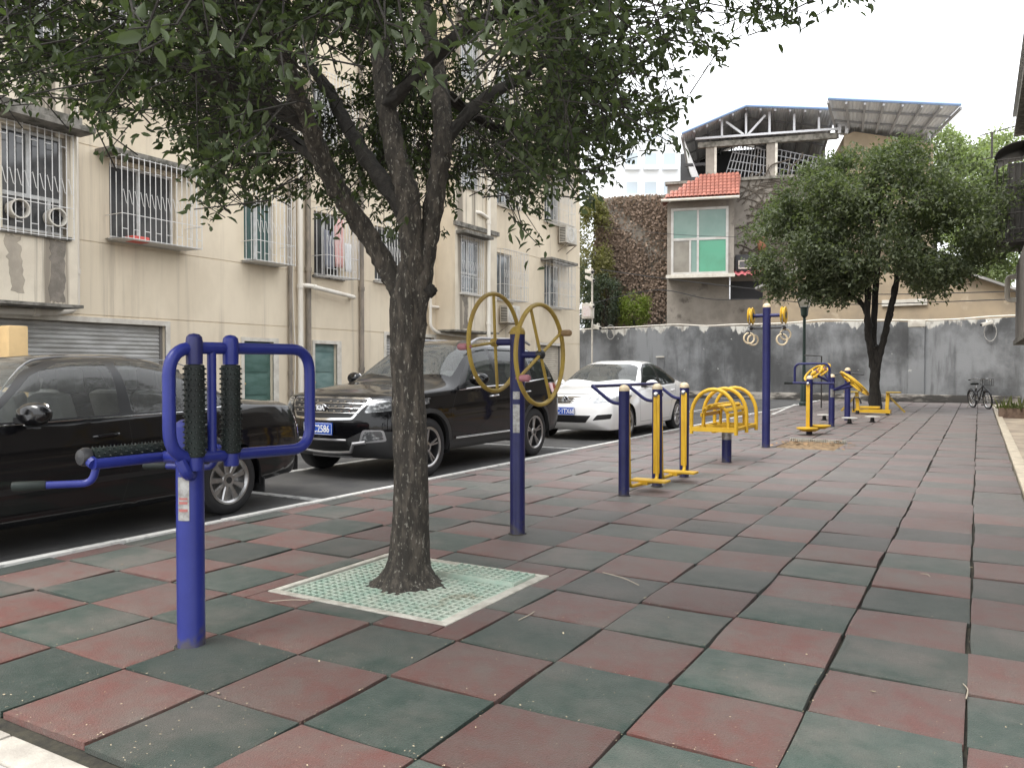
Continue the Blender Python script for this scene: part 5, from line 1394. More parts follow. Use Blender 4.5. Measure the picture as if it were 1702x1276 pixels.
def rpoly(poly, r, n=3): return [(p.x, p.y) for p in fillet([(a, b, 0) for a, b in poly], r, n, closed=True)]

m_black = M('black_car_paint', (.004, .004, .005), .3, metal=.0, coat=.9, spec=.1)
m_darkgrey = M('black_suv_paint', (.0035, .0035, .0042), .3, coat=.75, spec=.05)
m_white = M('white_car_paint', (.74, .74, .73), .3, coat=1.0)
m_trimb = M('black_trim', (.012, .012, .013), .35)
m_clad = M('dark_cladding', (.028, .029, .03), .6, bump=.1, bscale=300)
m_chrome = M('chrome', (.62, .62, .63), .12, metal=1.0)
m_silver = M('silver_plastic', (.34, .34, .35), .4, metal=.5)
m_seam = M('panel_gap', (.004, .004, .004), .9)
m_grille = M('grille_black', (.008, .008, .009), .5)
m_lamp = M('headlamp', (.10, .105, .11), .06, metal=.35, spec=.8, coat=1.0, col2=(.40, .41, .42), scale=14, lo=.5, hi=.62, stretch=(1, 1, 2))
m_tail = M('tail_lamp', (.28, .012, .012), .1, coat=1.0)
m_rim = M('alloy_rim', (.46, .46, .46), .3, metal=.85, col2=(.32, .31, .3), scale=6)
m_hubdark = M('dark_wheel', (.02, .02, .021), .6)  # dark colour of the inner barrel and hub caps
m_seat = M('grey_seat', (.12, .12, .115), .9, col2=(.09, .09, .09), scale=5)
m_seatl = M('beige_seat', (.26, .25, .23), .9)
m_pblue = M('plate_blue', (.012, .075, .42), .4)
m_pwhite = M('plate_white', (.75, .76, .78), .5)
g_clear = glass_mat('clear_car_glass', (.92, .95, .93), .88, dust_glare=.16)
g_dark = glass_mat('tinted_car_glass', (.30, .34, .34), .75)
g_shield = glass_mat('windscreen_glass', (.78, .84, .82), .80, dust_glare=.12)

class Car:
    def __init__(s, name, loc, label, **k):
        s.__dict__.update(k); s.t = thing(name, loc, label, 'car', 'cars parked along the tiles'); s.loc = Vector(loc)
        s.fn = {q: pchip(v) for q, v in s.prof.items()}
        s.surface()
    def section(s, a):
        f = s.fn; zs, zb, zt, wm, wb = f['zs'](a), f['zb'](a), f['zt'](a), f['wm'](a), f['wb'](a)
        n, tb, ws = f['n'](a), f['tb'](a), f['wm'](a) * .93
        zt = max(zt, zb + .008); P = [(0, zs), (ws * .6, zs), (ws * .96, zs)]
        for i in range(15):
            t = i / 14; z = zs + .015 + (zb - zs - .015) * t
            w = wm - (wm - ws) * (1 - t) ** 3.0 - (wm - wb) * t ** 3.2 + .006 * math.sin(math.pi * min(t / .62, 1)) * 0
            if s.crease and t > .6: w += .010 * math.exp(-((t - .74) / .05) ** 2)
            P.append((w, z))
        for i in range(1, 27):
            th = math.pi / 2 * i / 26; c, q = math.cos(th), math.sin(th)
            hz = (zt - zb); u = max(c, 0) ** (2 / n); v = q ** (2 / n)
            P.append((wb * u * (1 - tb * v * (1 if hz > .15 else hz / .15)), zb + hz * v))
        P[-1] = (0, zt)
        return P
    def deform(s, w, y, z):
        L = s.L; W = s.W
        a = max(0, min(1, 1 - y / 1.0)) ** 1.4; y += a * (s.bow * (w / W) ** 2 + s.leanf(z))
        b = max(0, min(1, 1 - (L - y) / .9)) ** 1.4; y -= b * (s.bowr * (w / W) ** 2 + s.leanr(z))
        return (w, y, z)
    def surface(s):
        s.leanf, s.leanr = pchip(s.lf), pchip(s.lr)
        sf, sr, L = s.capf, s.capr, s.L
        st = [sf + (L - sr - sf) * i / 96 for i in range(97)]
        rows = []
        fr = [0, .1, .22, .36, .5, .62, .72, .80, .86, .91, .945, .97, .988]
        def ring(sec, f, y): return [s.deform(w * f, y, s.zc + (z - s.zc) * f) for (w, z) in sec]
        s0, s1 = s.section(sf), s.section(L - sr); n = 3.6
        for f in fr: rows.append(ring(s0, f, sf - sf * (1 - f ** n) ** (1 / n)))
        for a in st: rows.append([s.deform(w, a, z) for (w, z) in s.section(a)])
        for f in reversed(fr): rows.append(ring(s1, f, L - sr + sr * (1 - f ** n) ** (1 / n)))
        bm = bmesh.new(); V = [[bm.verts.new(p) for p in r] for r in rows]
        for i in range(len(rows) - 1):
            for j in range(len(rows[0]) - 1):
                try: bm.faces.new((V[i][j], V[i][j + 1], V[i + 1][j + 1], V[i + 1][j]))
                except ValueError: pass
        bmesh.ops.remove_doubles(bm, verts=bm.verts, dist=1e-5)
        bm.normal_update()
        q = [f for f in bm.faces if f.calc_center_median().x > .3 * s.W and abs(f.normal.x) > .6]
        if sum(f.normal.x for f in q) < 0:
            for f in bm.faces: f.normal_flip()
        bm.normal_update()
        s.lay = bm.faces.layers.int.new('tag'); s.tags = ['body']; s.bm = bm
        s.bvh = BVHTree.FromBMesh(bm)
    def carve(s, poly, axis, filt, name):
        bm = s.bm
        if name and name not in s.tags: s.tags.append(name)
        A = {'x': (1, 2), 'y': (0, 2), 'z': (0, 1)}[axis]
        area = sum(poly[i - 1][0] * poly[i][1] - poly[i][0] * poly[i - 1][1] for i in range(len(poly)))
        if area < 0: poly = poly[::-1]
        lo = (min(p[0] for p in poly) - .06, min(p[1] for p in poly) - .06); hi = (max(p[0] for p in poly) + .06, max(p[1] for p in poly) + .06)
        def near(f):
            c = f.calc_center_median(); return lo[0] < c[A[0]] < hi[0] and lo[1] < c[A[1]] < hi[1]
        F = [f for f in bm.faces if near(f) and filt(f)]
        ok0 = set(F)
        for i in range(len(poly)):
            p, q = poly[i - 1], poly[i]; d = (q[0] - p[0], q[1] - p[1]); l = math.hypot(*d)
            if l < 1e-6: continue
            no = [0, 0, 0]; no[A[0]], no[A[1]] = d[1] / l, -d[0] / l
            co = [0, 0, 0]; co[A[0]], co[A[1]] = p
            ge = list({e for f in F for e in f.edges}) + list({v for f in F for v in f.verts}) + F
            r = bmesh.ops.bisect_plane(bm, geom=ge, plane_co=co, plane_no=no, dist=1e-5)
            F = [g for g in r['geom'] if isinstance(g, bmesh.types.BMFace)]
        sel = []
        for f in F:
            f.normal_update(); c = f.calc_center_median()
            if all((poly[i][0] - poly[i - 1][0]) * (c[A[1]] - poly[i - 1][1]) - (poly[i][1] - poly[i - 1][1]) * (c[A[0]] - poly[i - 1][0]) >= -1e-7 for i in range(len(poly))): sel.append(f)
        if name is None: bmesh.ops.delete(bm, geom=sel, context='FACES')
        else:
            k = s.tags.index(name)
            for f in sel: f[s.lay] = k
    side = staticmethod(lambda f: f.normal.x > .3)
    front = staticmethod(lambda f: f.normal.y < -.15)
    back = staticmethod(lambda f: f.normal.y > .15)
    def seam(s, pts, w=.006, axis='x', filt=None):
        for p, q in zip(pts, pts[1:]):
            d = (q[0] - p[0], q[1] - p[1]); l = math.hypot(*d); n = (-d[1] / l * w / 2, d[0] / l * w / 2)
            s.carve([(p[0] - n[0], p[1] - n[1]), (q[0] - n[0], q[1] - n[1]), (q[0] + n[0], q[1] + n[1]), (p[0] + n[0], p[1] + n[1])], axis, filt or Car.side, 'panel_gap')
    def hit(s, w, z, back=False):
        r = s.bvh.ray_cast(Vector((w, s.L + 2 if back else -2, z)), Vector((0, -1 if back else 1, 0))); return r[0]
    def hitx(s, y, z): return s.bvh.ray_cast(Vector((3, y, z)), Vector((-1, 0, 0)))[0]
    def finish(s, mats):
        bm = s.bm; n0 = list(bm.faces)
        r = bmesh.ops.duplicate(bm, geom=list(bm.verts) + list(bm.edges) + n0)
        nv = [g for g in r['geom'] if isinstance(g, bmesh.types.BMVert)]; nf = [g for g in r['geom'] if isinstance(g, bmesh.types.BMFace)]
        for v in nv: v.co.x = -v.co.x
        for f in nf: f.normal_flip()
        bmesh.ops.remove_doubles(bm, verts=bm.verts, dist=1e-5)
        s.parts = {}
        for k, nm in enumerate(s.tags):
            fs = [f for f in bm.faces if f[s.lay] == k]
            if not fs: continue
            groups = [fs]
            if nm in ('front_side_window', 'rear_side_window', 'quarter_window', 'headlight', 'tail_light', 'fog_lamp', 'window_trim', 'lamp_surround', 'side_moulding', 'panel_gap'):
                groups = [[f for f in fs if f.calc_center_median().x > 0], [f for f in fs if f.calc_center_median().x < 0]]
            for g in groups:
                if not g: continue
                idx, vs, F = {}, [], []
                for f in g:
                    fi = []
                    for v in f.verts:
                        if v not in idx: idx[v] = len(vs); vs.append(tuple(v.co))
                        fi.append(idx[v])
                    F.append(fi)
                me = bpy.data.meshes.new(nm); me.from_pydata(vs, [], F); me.materials.append(mats[nm]); me.polygons.foreach_set('use_smooth', [True] * len(F)); me.update()
                nice = {'front_side_window': 'side_window', 'rear_side_window': 'side_window', 'quarter_window': 'side_window'}.get(nm, nm)
                o = obj(nice, me, s.t)
                if nm == 'panel_gap': o['kind'] = 'stuff'
                ORG[o] = s.loc; s.parts.setdefault(nm, []).append(o)
        bm.free()
    def mb(s): return MB()
    def put(s, m, name, mat, parent=None, **k):
        m.v = [(p[0] + s.loc.x, p[1] + s.loc.y, p[2] + s.loc.z) for p in m.v]; return m.build(name, mat, parent or s.t, **k)
    def strip(s, pts, r, name, mat, parent=None, back=False, off=.004, n=6):
        """moulding following the front: pts (w,z)"""
        q = []
        for (w, z) in pts:
            h = s.hit(abs(w), z, back)
            if h: q.append((w, h.y + (off if back else -off), z))
        if len(q) > 1: return s.put(MB().tube(q, r, n), name, mat, parent)
    def wheels(s, R, rim, width, n, style):
        for a in s.axles:
            for sd in (1, -1):
                x = sd * (s.W - .035); c = Vector((x - sd * width, a, R)); ax = (sd, 0, 0)
                m = MB(); h = (R - rim)
                m.lathe(c, ax, [(rim - .012, .01), (rim + .012, 0), (R - .035, .0), (R - .008, .022), (R, .05), (R, width - .05), (R - .008, width - .022), (R - .04, width), (rim + .02, width), (rim, width - .012), (rim - .012, width - .03)], 40, caps=False)
                for gk in (.35, .5, .65): pass
                w = s.put(m, 'wheel', m_tyre)
                m = MB(); m.lathe(c, ax, [(rim - .01, .02), (rim - .01, width - .02), (rim + .008, width - .006), (rim - .002, width - .003), (rim - .022, width - .022), (rim - .028, width * .5), (.01, width * .5)], 40, caps=False)
                s.put(m, 'rim_barrel', m_rim if style == 0 else m_hubdark, w)
                m = MB(); m.lathe(c, ax, [(rim + .006, width - .008), (rim + .009, width - .001), (rim - .006, width), (rim - .02, width - .012)], 40, caps=False)
                fz = width - .028
                for k in range(n):
                    q = 2 * math.pi * k / n + .3
                    for dq in ((0,) if style == 0 else (-.13, .13)):
                        e = Vector((0, math.cos(q + dq), math.sin(q + dq))); tt = Vector((0, -math.sin(q + dq), math.cos(q + dq))); b0 = Vector((0, math.cos(q), math.sin(q)))
                        w0_, w1_ = (.02, .032) if style == 0 else (.011, .014)
                        p0, p1 = c + b0 * .045 + Vector((sd * (fz - .012), 0, 0)), c + e * (rim - .004) + Vector((sd * fz, 0, 0)); dn = Vector((sd * .016, 0, 0))
                        m.add([p0 - tt * w0_, p0 + tt * w0_, p1 + tt * w1_, p1 - tt * w1_, p0 - tt * w0_ * .6 + dn, p0 + tt * w0_ * .6 + dn, p1 + tt * w1_ * .7 + dn * .6, p1 - tt * w1_ * .7 + dn * .6],
                              [(0, 1, 5, 4), (1, 2, 6, 5), (2, 3, 7, 6), (3, 0, 4, 7), (4, 5, 6, 7), (3, 2, 1, 0)])
                m.lathe(c + Vector((sd * (fz - .02), 0, 0)), ax, [(.062, 0), (.066, .02), (.06, .03), (.03, .034), (.001, .034)], 20)
                s.put(m, 'rim', m_rim, w)
                m = MB(); m.lathe(c + Vector((sd * (fz + .0135), 0, 0)), ax, [(.03, 0), (.03, .004), (.001, .005)], 16); s.put(m, 'hub_cap', m_hubdark, w)
                m = MB(); m.lathe(c - Vector((sd * .03, 0, 0)), ax, [(rim * .75, .06), (rim * .75, .075), (.05, .075)], 24); s.put(m, 'brake_disc', m_silver, w)
    def wells(s, R):
        for a in s.axles:
            for sd in (1, -1):
                m = MB(); rows = []
                for k in range(17):
                    q = math.pi * k / 16 * 1.16 - .25
                    rows.append([(sd * x, a + R * math.cos(q), s.axz + R * math.sin(q)) for x in (s.W * .55, s.W * .975)])
                m.grid(rows); c = len(m.v); m.add([(sd * s.W * .55, a + R * math.cos(math.pi * k / 16 * 1.16 - .25), s.axz + R * math.sin(math.pi * k / 16 * 1.16 - .25)) for k in range(17)], [tuple(range(17))])
                s.put(m, 'wheel_well', m_seam)
    def arch(s, a, R, name, mat, w=.045, lift=.006):
        for sd in (1, -1):
            g = []
            for rr in (R - .004, R + w):
                row = []
                for k in range(25):
                    q = math.pi * (k / 24 * 1.14 - .07); y, z = a + rr * math.cos(q), s.axz + rr * math.sin(q); z = max(z, s.fn['zs'](a) + .02)
                    h = s.hitx(y, z); row.append((sd * ((h.x if h else s.W * .95) + lift), y, z))
                g.append(row)
            inner = [(p[0] - sd * .05, p[1], p[2]) for p in g[0]]
            outer = [(p[0] - sd * .02, p[1], p[2]) for p in g[1]]
            s.put(MB().grid([inner, g[0], g[1], outer]), name, mat)
    def mirror(s, y, z, w, mat, size=1.0):
        for sd in (1, -1):
            m = MB(); rows = []
            for i in range(9):
                t = -math.pi / 2 + math.pi * i / 8
                rows.append([(sd * (w + .11 * size + .115 * size * math.cos(q) * math.cos(t) ** .7), y + .065 * size * math.sin(t) + .02 * math.cos(q), z + .075 * size * math.sin(q) * math.cos(t) ** .7) for q in [k * 2 * math.pi / 18 for k in range(18)]])
            m.grid(rows, closed=True); o = s.put(m, 'mirror', mat)
            m = MB(); m.obox((sd * (w + .01), y - .02, z - .045), (.06, 0, 0), (0, .03, 0), (0, 0, .02)); s.put(m, 'mirror_arm', m_trimb, o)
            m = MB(); m.lathe((sd * (w + .11 * size), y + .056 * size, z), (0, 1, 0), [(.06 * size, 0), (.066 * size, .008), (.001, .009)], 16); s.put(m, 'mirror_glass', m_chrome, o)
    def cabin(s, ymid, zb, mat, wide):
        """seats, dash and wheel seen through the glass"""
        for sd in (1, -1):
            for (y, nm) in ((ymid, 'front_seat'), (ymid + .9, 'rear_seat')):
                m = MB(); x = sd * wide * .5
                m.obox((x, y - .22, zb - .42), (.24, 0, 0), (0, .26, 0), (0, 0, .08)); m.obox((x, y + .08, zb - .08), (.23, 0, 0), (0, .06, .02), (0, -.09, .32)); st = s.put(m, nm, mat, bevel=.05)
                m = MB(); m.obox((x, y + .17, zb + .34), (.13, 0, 0), (0, .045, 0), (0, -.01, .10)); s.put(m, 'headrest', mat, st, bevel=.04)
        m = MB(); m.obox((0, ymid - .95, zb - .10), (wide * .95, 0, 0), (0, .22, 0), (0, 0, .10)); s.put(m, 'dashboard', m_trimb, bevel=.04)
        c = Vector((wide * .5, ymid - .62, zb + .0)); a = Vector((0, .85, .5)).normalized(); u, v = basis(a)
        m = MB(); m.tube([c + (u * math.cos(k * math.pi / 12) + v * math.sin(k * math.pi / 12)) * .19 for k in range(24)], .016, 8, closed=True); m.tube([c - u * .19, c + u * .19], .014, 6); m.tube([c, c - v * .19], .014, 6); s.put(m, 'steering_wheel', m_trimb)
        m = MB(); m.box(-wide, wide, ymid - 1.2, ymid + 1.2, zb - .62, zb - .5); s.put(m, 'cabin_floor', m_trimb)
    def number_plate(s, z, txt, x=0.0, w=.22, align=0.0, back=False):
        h = s.hit(abs(x), z); y = h.y - .028
        m = MB(); m.box(x - w, x + w, y, y + .012, z - .07, z + .07); p = s.put(m, 'number_plate', m_pblue, bevel=.004)
        m = MB(); e = .006; t = .004
        for b in ((x - w + e, x + w - e, z - .07 + e, z - .07 + e + t), (x - w + e, x + w - e, z + .07 - e - t, z + .07 - e), (x - w + e, x - w + e + t, z - .064, z + .064), (x + w - e - t, x + w - e, z - .064, z + .064)): m.box(b[0], b[1], y - .003, y - .001, b[2], b[3])
        text_on(m, txt, .118, (x + align, y - .003, z - .004), (1, 0, 0), (0, 0, 1), .004, .80, .0016); s.put(m, 'plate_lettering', m_pwhite, p)
        m = MB(); m.box(x - w + .01, x + w - .01, y + .0125, h.y + .05, z - .05, z + .05); s.put(m, 'plate_bracket', m_trimb, p)

def handles(c, pts, mat):
    for (y, z) in pts:
        for sd in (1, -1):
            h = c.hitx(y, z)
            m = MB(); m.tube(fillet([(sd * (h.x - .005), y - .10, z - .005), (sd * (h.x + .03), y - .08, z), (sd * (h.x + .03), y + .08, z + .008), (sd * (h.x - .005), y + .10, z + .008)], .03), .013, 8); o = c.put(m, 'door_handle', mat)

# ---- black saloon (nearest, left) --------------------------------------
c = Car('black_saloon_car', (-6.60, 1.25, 0), 'glossy black saloon car at the left edge with grey multi-spoke wheel', L=4.78, W=.90, crease=True, zc=.56, capf=.30, capr=.34, bow=.26, bowr=.20, axles=(.93, 3.63), axz=.305,
        lf=[(.15, .10), (.45, .0), (.65, .03), (.85, .22)], lr=[(.15, .12), (.45, .02), (.6, .0), (.85, .05), (1.0, .16)],
        prof=dict(zs=[(0, .20), (1.4, .19), (3.0, .20), (4.2, .26), (4.8, .30)], zb=[(0, .66), (.8, .78), (1.5, .87), (2.6, .905), (3.6, .93), (4.3, .935), (4.8, .90)],
                  zt=[(0, .70), (.4, .80), (1.0, .92), (1.38, .975), (1.55, 1.07), (1.9, 1.27), (2.15, 1.368), (2.5, 1.412), (2.85, 1.418), (3.15, 1.388), (3.4, 1.305), (3.7, 1.15), (3.92, 1.04), (4.2, 1.015), (4.5, .99), (4.78, .94)],
                  wm=[(0, .80), (.6, .885), (1.5, .905), (3.3, .905), (4.2, .885), (4.78, .80)], wb=[(0, .74), (.6, .82), (1.4, .855), (3.4, .855), (4.2, .82), (4.78, .72)],
                  n=[(0, 2.6), (1.3, 2.8), (1.7, 3.4), (2.2, 4.0), (3.1, 3.8), (3.7, 3.0), (4.1, 2.8), (4.78, 2.6)], tb=[(0, .06), (1.4, .1), (1.8, .22), (2.4, .27), (3.1, .27), (3.7, .2), (4.0, .08), (4.78, .05)]))
c.carve(rpoly([(-.2, 1.42), (.74, 1.62), (.60, 2.10), (-.2, 2.06)], .04), 'z', lambda f: f.normal.y < -.12 and f.normal.z > .2 and f.normal.x < .75, 'windshield')
c.carve(rpoly([(-.2, 3.86), (.66, 3.74), (.58, 3.24), (-.2, 3.20)], .05), 'z', lambda f: f.normal.y > .12 and f.normal.z > .2 and f.normal.x < .75, 'rear_window')
fw = [(1.64, .925), (2.60, .945), (2.66, 1.35), (2.32, 1.345), (2.05, 1.25)]
rw = [(2.70, .945), (3.42, .965), (3.62, 1.02), (3.30, 1.285), (3.02, 1.352), (2.73, 1.355)]
def grow(poly, d):
    cx = sum(p[0] for p in poly) / len(poly); cy = sum(p[1] for p in poly) / len(poly); return [(p[0] + d * (1 if p[0] > cx else -1), p[1] + d * (1 if p[1] > cy else -1)) for p in poly]
c.carve(rpoly([(1.56, .905), (3.45, .935), (3.72, 1.005), (3.34, 1.32), (3.02, 1.378), (2.30, 1.372), (2.03, 1.285)], .06), 'x', c.side, 'window_trim')
c.carve(rpoly(fw, .035), 'x', c.side, 'front_side_window'); c.carve(rpoly(rw, .05), 'x', c.side, 'rear_side_window')
c.seam([(1.52, .88), (1.48, .55), (1.56, .27)]); c.seam([(2.66, .925), (2.67, .6), (2.60, .27)]); c.seam([(3.58, .935), (3.46, .74), (3.22, .62), (3.15, .27)]); c.seam([(1.56, .275), (3.15, .275)])
c.seam([(4.02, .86), (4.70, .835)], .008); c.seam([(4.30, .60), (4.78, .60)])
c.carve([(-.1, .40), (1.6, .43), (4.9, .47), (4.9, .52), (1.6, .475), (-.1, .45)], 'x', c.side, 'side_moulding')
c.carve(rpoly([(.42, .66), (.9, .66), (.9, .84), (.42, .84)], .03), 'y', lambda f: f.normal.y > .55, 'tail_light')
c.carve(rpoly([(.40, .56), (.86, .58), (.86, .72), (.42, .69)], .04), 'y', c.front, 'headlight')
c.carve(rpoly([(-.1, .56), (.34, .56), (.34, .68), (-.1, .69)], .02), 'y', c.front, 'grille')
for a in c.axles: c.carve([(a + .345 * math.cos(q), c.axz + .345 * math.sin(q)) for q in [k * math.pi / 14 for k in range(28)]], 'x', lambda f: f.normal.x > -.2 and f.calc_center_median().x > .5, None)
c.finish({'body': m_black, 'windshield': g_shield, 'rear_window': g_shield, 'window_trim': m_trimb, 'front_side_window': g_clear, 'rear_side_window': g_clear, 'panel_gap': m_seam, 'side_moulding': m_trimb, 'tail_light': m_tail, 'headlight': m_lamp, 'grille': m_grille})
c.wells(.35); c.wheels(.308, .205, .20, 9, 0); c.mirror(1.86, .985, .865, m_black, 1.12); c.cabin(2.35, .86, m_seat, .62)
c.arch(c.axles[0], .347, 'arch_lip', m_black, .02, .003); c.arch(c.axles[1], .347, 'arch_lip', m_black, .02, .003)
handles(c, ((2.46, .79), (3.30, .81)), m_black)
for sd in (1, -1):
    q = []
    for (y, z) in ((1.60, .905), (2.0, .917), (2.66, .928), (3.3, .937), (3.62, .968)):
        h = c.hitx(y, z); q.append((sd * (h.x + .003), y, z))
    c.put(MB().tube(q, .006, 6), 'belt_chrome', m_chrome)
    q = []
    for (y, z) in ((1.60, .94), (2.03, 1.295), (2.30, 1.382), (2.66, 1.392), (3.02, 1.388), (3.34, 1.33), (3.66, 1.07)):
        h = c.hitx(y, z); q.append((sd * ((h.x if h else .6) + .003), y, z))
    c.put(MB().tube(smooth_path(q, 4), .006, 6), 'roof_moulding', m_silver)
m = MB(); m.obox((.0, 4.55, .36), (.70, 0, 0), (0, .06, 0), (0, 0, .07)); c.put(m, 'bumper_core', m_seam)
m = MB(); m.obox((.78, 4.02, .22), (.09, 0, 0), (0, .006, 0), (0, 0, .07)); c.put(m, 'mud_flap', m_clad)

# ---- black suv -------------------------------------------------------------
c = Car('black_suv_car', (-6.60, 6.90, 0), 'black SUV with chrome slatted grille parked behind the tree trunk', L=4.66, W=.945, crease=True, zc=.66, capf=.26, capr=.30, bow=.24, bowr=.22, axles=(.90, 3.57), axz=.355,
        lf=[(.2, .16), (.42, .03), (.62, .0), (.8, .03), (1.02, .13)], lr=[(.25, .12), (.5, .0), (.8, .02), (1.1, .10), (1.6, .32)],
        prof=dict(zs=[(0, .24), (1.2, .28), (3.2, .29), (4.2, .33), (4.7, .38)], zb=[(0, .90), (.5, .955), (1.4, 1.01), (2.6, 1.055), (3.8, 1.10), (4.66, 1.10)],
                  zt=[(0, .965), (.3, 1.03), (.8, 1.085), (1.25, 1.125), (1.42, 1.17), (1.7, 1.38), (2.05, 1.585), (2.3, 1.66), (2.7, 1.70), (3.4, 1.695), (3.9, 1.66), (4.25, 1.61), (4.66, 1.54)],
                  wm=[(0, .86), (.5, .93), (1.4, .945), (3.6, .945), (4.3, .93), (4.66, .86)], wb=[(0, .80), (.5, .87), (1.4, .90), (3.6, .90), (4.3, .88), (4.66, .82)],
                  n=[(0, 2.8), (1.2, 3.0), (1.6, 3.6), (2.2, 4.2), (3.6, 4.4), (4.66, 4.0)], tb=[(0, .05), (1.3, .08), (1.7, .2), (2.3, .24), (4.0, .25), (4.66, .26)]))
c.carve(rpoly([(-.2, 1.40), (.76, 1.58), (.63, 2.17), (-.2, 2.14)], .05), 'z', lambda f: f.normal.y < -.12 and f.normal.z > .2 and f.normal.x < .75, 'windshield')
c.carve(rpoly([(-.2, 1.14), (.68, 1.16), (.58, 1.52), (-.2, 1.54)], .05), 'y', c.back, 'rear_window')
c.carve(rpoly([(1.55, 1.035), (2.6, 1.07), (4.15, 1.16), (4.28, 1.24), (4.12, 1.50), (3.7, 1.575), (2.75, 1.605), (2.35, 1.575), (2.05, 1.44)], .05), 'x', c.side, 'window_trim')
c.carve(rpoly([(1.72, 1.07), (2.50, 1.085), (2.54, 1.575), (2.38, 1.565), (2.10, 1.44)], .03), 'x', c.side, 'front_side_window')
c.carve(rpoly([(2.60, 1.09), (3.42, 1.125), (3.46, 1.555), (2.62, 1.58)], .03), 'x', c.side, 'rear_side_window')
c.carve(rpoly([(3.52, 1.135), (4.08, 1.175), (4.18, 1.26), (4.04, 1.475), (3.55, 1.55)], .03), 'x', c.side, 'quarter_window')
c.carve([(-.3, .20), (1.1, .20), (1.1, .56), (.52, .60), (.36, .44), (-.3, .44)][:0] or [(-.3, .20), (1.1, .20), (1.1, .58), (.56, .58)], 'y', c.front, 'cladding')
c.carve([(-.3, .20), (.6, .20), (.6, .47), (-.3, .47)], 'y', c.front, 'cladding')
c.carve([(-.2, .25), (4.9, .25), (4.9, .42), (-.2, .40)], 'x', lambda f: f.normal.x > .1, 'cladding')
c.carve(rpoly([(-.2, .695), (.44, .715), (.60, .93), (.57, .965), (-.2, .975)], .03), 'y', c.front, 'grille_surround')
c.carve(rpoly([(-.2, .72), (.425, .738), (.565, .925), (.545, .945), (-.2, .955)], .025), 'y', c.front, 'grille')
c.carve(rpoly([(.56, .79), (.90, .82), (.92, .945), (.62, .95)], .025), 'y', lambda f: f.normal.y < -.05, 'headlight')
c.carve(rpoly([(.50, .44), (.80, .47), (.78, .60), (.56, .60)], .03), 'y', c.front, 'lamp_surround')
c.carve(rpoly([(.53, .46), (.775, .49), (.76, .585), (.585, .585)], .025), 'y', c.front, 'fog_lamp')
c.carve(rpoly([(-.2, .36), (.42, .36), (.34, .455), (-.2, .455)], .015), 'y', c.front, 'lower_grille')
c.carve(rpoly([(.50, .90), (.95, .92), (.95, 1.08), (.55, 1.07)], .03), 'y', lambda f: f.normal.y > .05, 'tail_light')
c.carve(rpoly([(4.25, .92), (4.9, .90), (4.9, 1.08), (4.32, 1.08)], .03), 'x', lambda f: f.normal.x > .05, 'tail_light')
c.seam([(1.50, 1.0), (1.36, .80), (1.40, .42)]); c.seam([(2.56, 1.065), (2.57, .75), (2.52, .42)]); c.seam([(3.56, 1.11), (3.40, .86), (3.12, .70), (3.06, .42)])
c.seam([(.16, .93), (.6, .955), (1.36, .985)], .007); c.seam([(-.1, .985), (.72, .965)], .007, 'y', c.front)
for a in c.axles: c.carve([(a + .415 * math.cos(q), c.axz + .415 * math.sin(q)) for q in [k * math.pi / 14 for k in range(28)]], 'x', lambda f: f.normal.x > -.2 and f.calc_center_median().x > .5, None)
c.finish({'body': m_darkgrey, 'windshield': g_shield, 'rear_window': g_dark, 'window_trim': m_trimb, 'front_side_window': g_dark, 'rear_side_window': g_dark, 'quarter_window': g_dark, 'panel_gap': m_seam, 'cladding': m_clad, 'tail_light': m_tail,
          'headlight': m_lamp, 'lamp_surround': m_silver, 'fog_lamp': m_lamp, 'grille': m_grille, 'grille_surround': m_chrome, 'lower_grille': m_grille})
c.wells(.42); c.wheels(.355, .235, .21, 5, 1); c.mirror(1.80, 1.16, .92, m_darkgrey, 1.15); c.cabin(2.35, 1.02, m_seat, .66)
for a in c.axles: c.arch(a, .417, 'arch_cladding', m_clad, .05, .012)
for z in (.79, .845, .90):
    wz = .46 + (z - .74) * .55; o = c.strip([(-wz + 2 * wz * k / 24, z) for k in range(25)], .0052, 'grille_bar', m_chrome, off=.012)
    for k in range(-5, 6):
        w = k * .1
        if abs(w) < wz - .03 and abs(w) > .04: h = c.hit(abs(w), z + .02); c.put(MB().obox((w, h.y - .012, z + .022), (.016, 0, 0), (0, .005, 0), (0, 0, .0045)), 'grille_tab', m_chrome, o)
h = c.hit(0, .845); em = MB(); em.lathe((0, h.y - .018, .845), (0, -1, 0), [(.001, 0), (.05, 0), (.05, .012), (.043, .014), (.043, .010), (.001, .010)], 28); em.v = [(p[0] * 1.85, p[1], .845 + (p[2] - .845) * 1.02) for p in em.v]
e = c.put(em, 'emblem', m_chrome)
em = MB(); text_on(em, 'KIA', .075, (0, h.y - .034, .842), (1, 0, 0), (0, 0, 1), .004, 1.0, .003); c.put(em, 'emblem_letters', m_pwhite, e)
em = MB(); em.lathe((0, h.y - .0285, .845), (0, -1, 0), [(.043, 0), (.043, .002), (.001, .0025)], 28); em.v = [(p[0] * 1.85, p[1], .845 + (p[2] - .845) * 1.0) for p in em.v]; c.put(em, 'emblem_field', m_clad, e)
c.number_plate(.605, 'C2586', align=.055)
c.strip([(-.58, .46), (-.44, .44), (-.36, .34), (-.2, .325), (0, .32), (.2, .325), (.36, .34), (.44, .44), (.58, .46)], .022, 'skid_trim', m_silver, off=.002, n=8)
c.strip([(-.36 + .72 * k / 10, .478) for k in range(11)], .015, 'bumper_trim', m_silver, off=.002)
c.strip([(-.30 + .6 * k / 10, .275) for k in range(11)], .02, 'skid_plate', m_silver, off=.0)
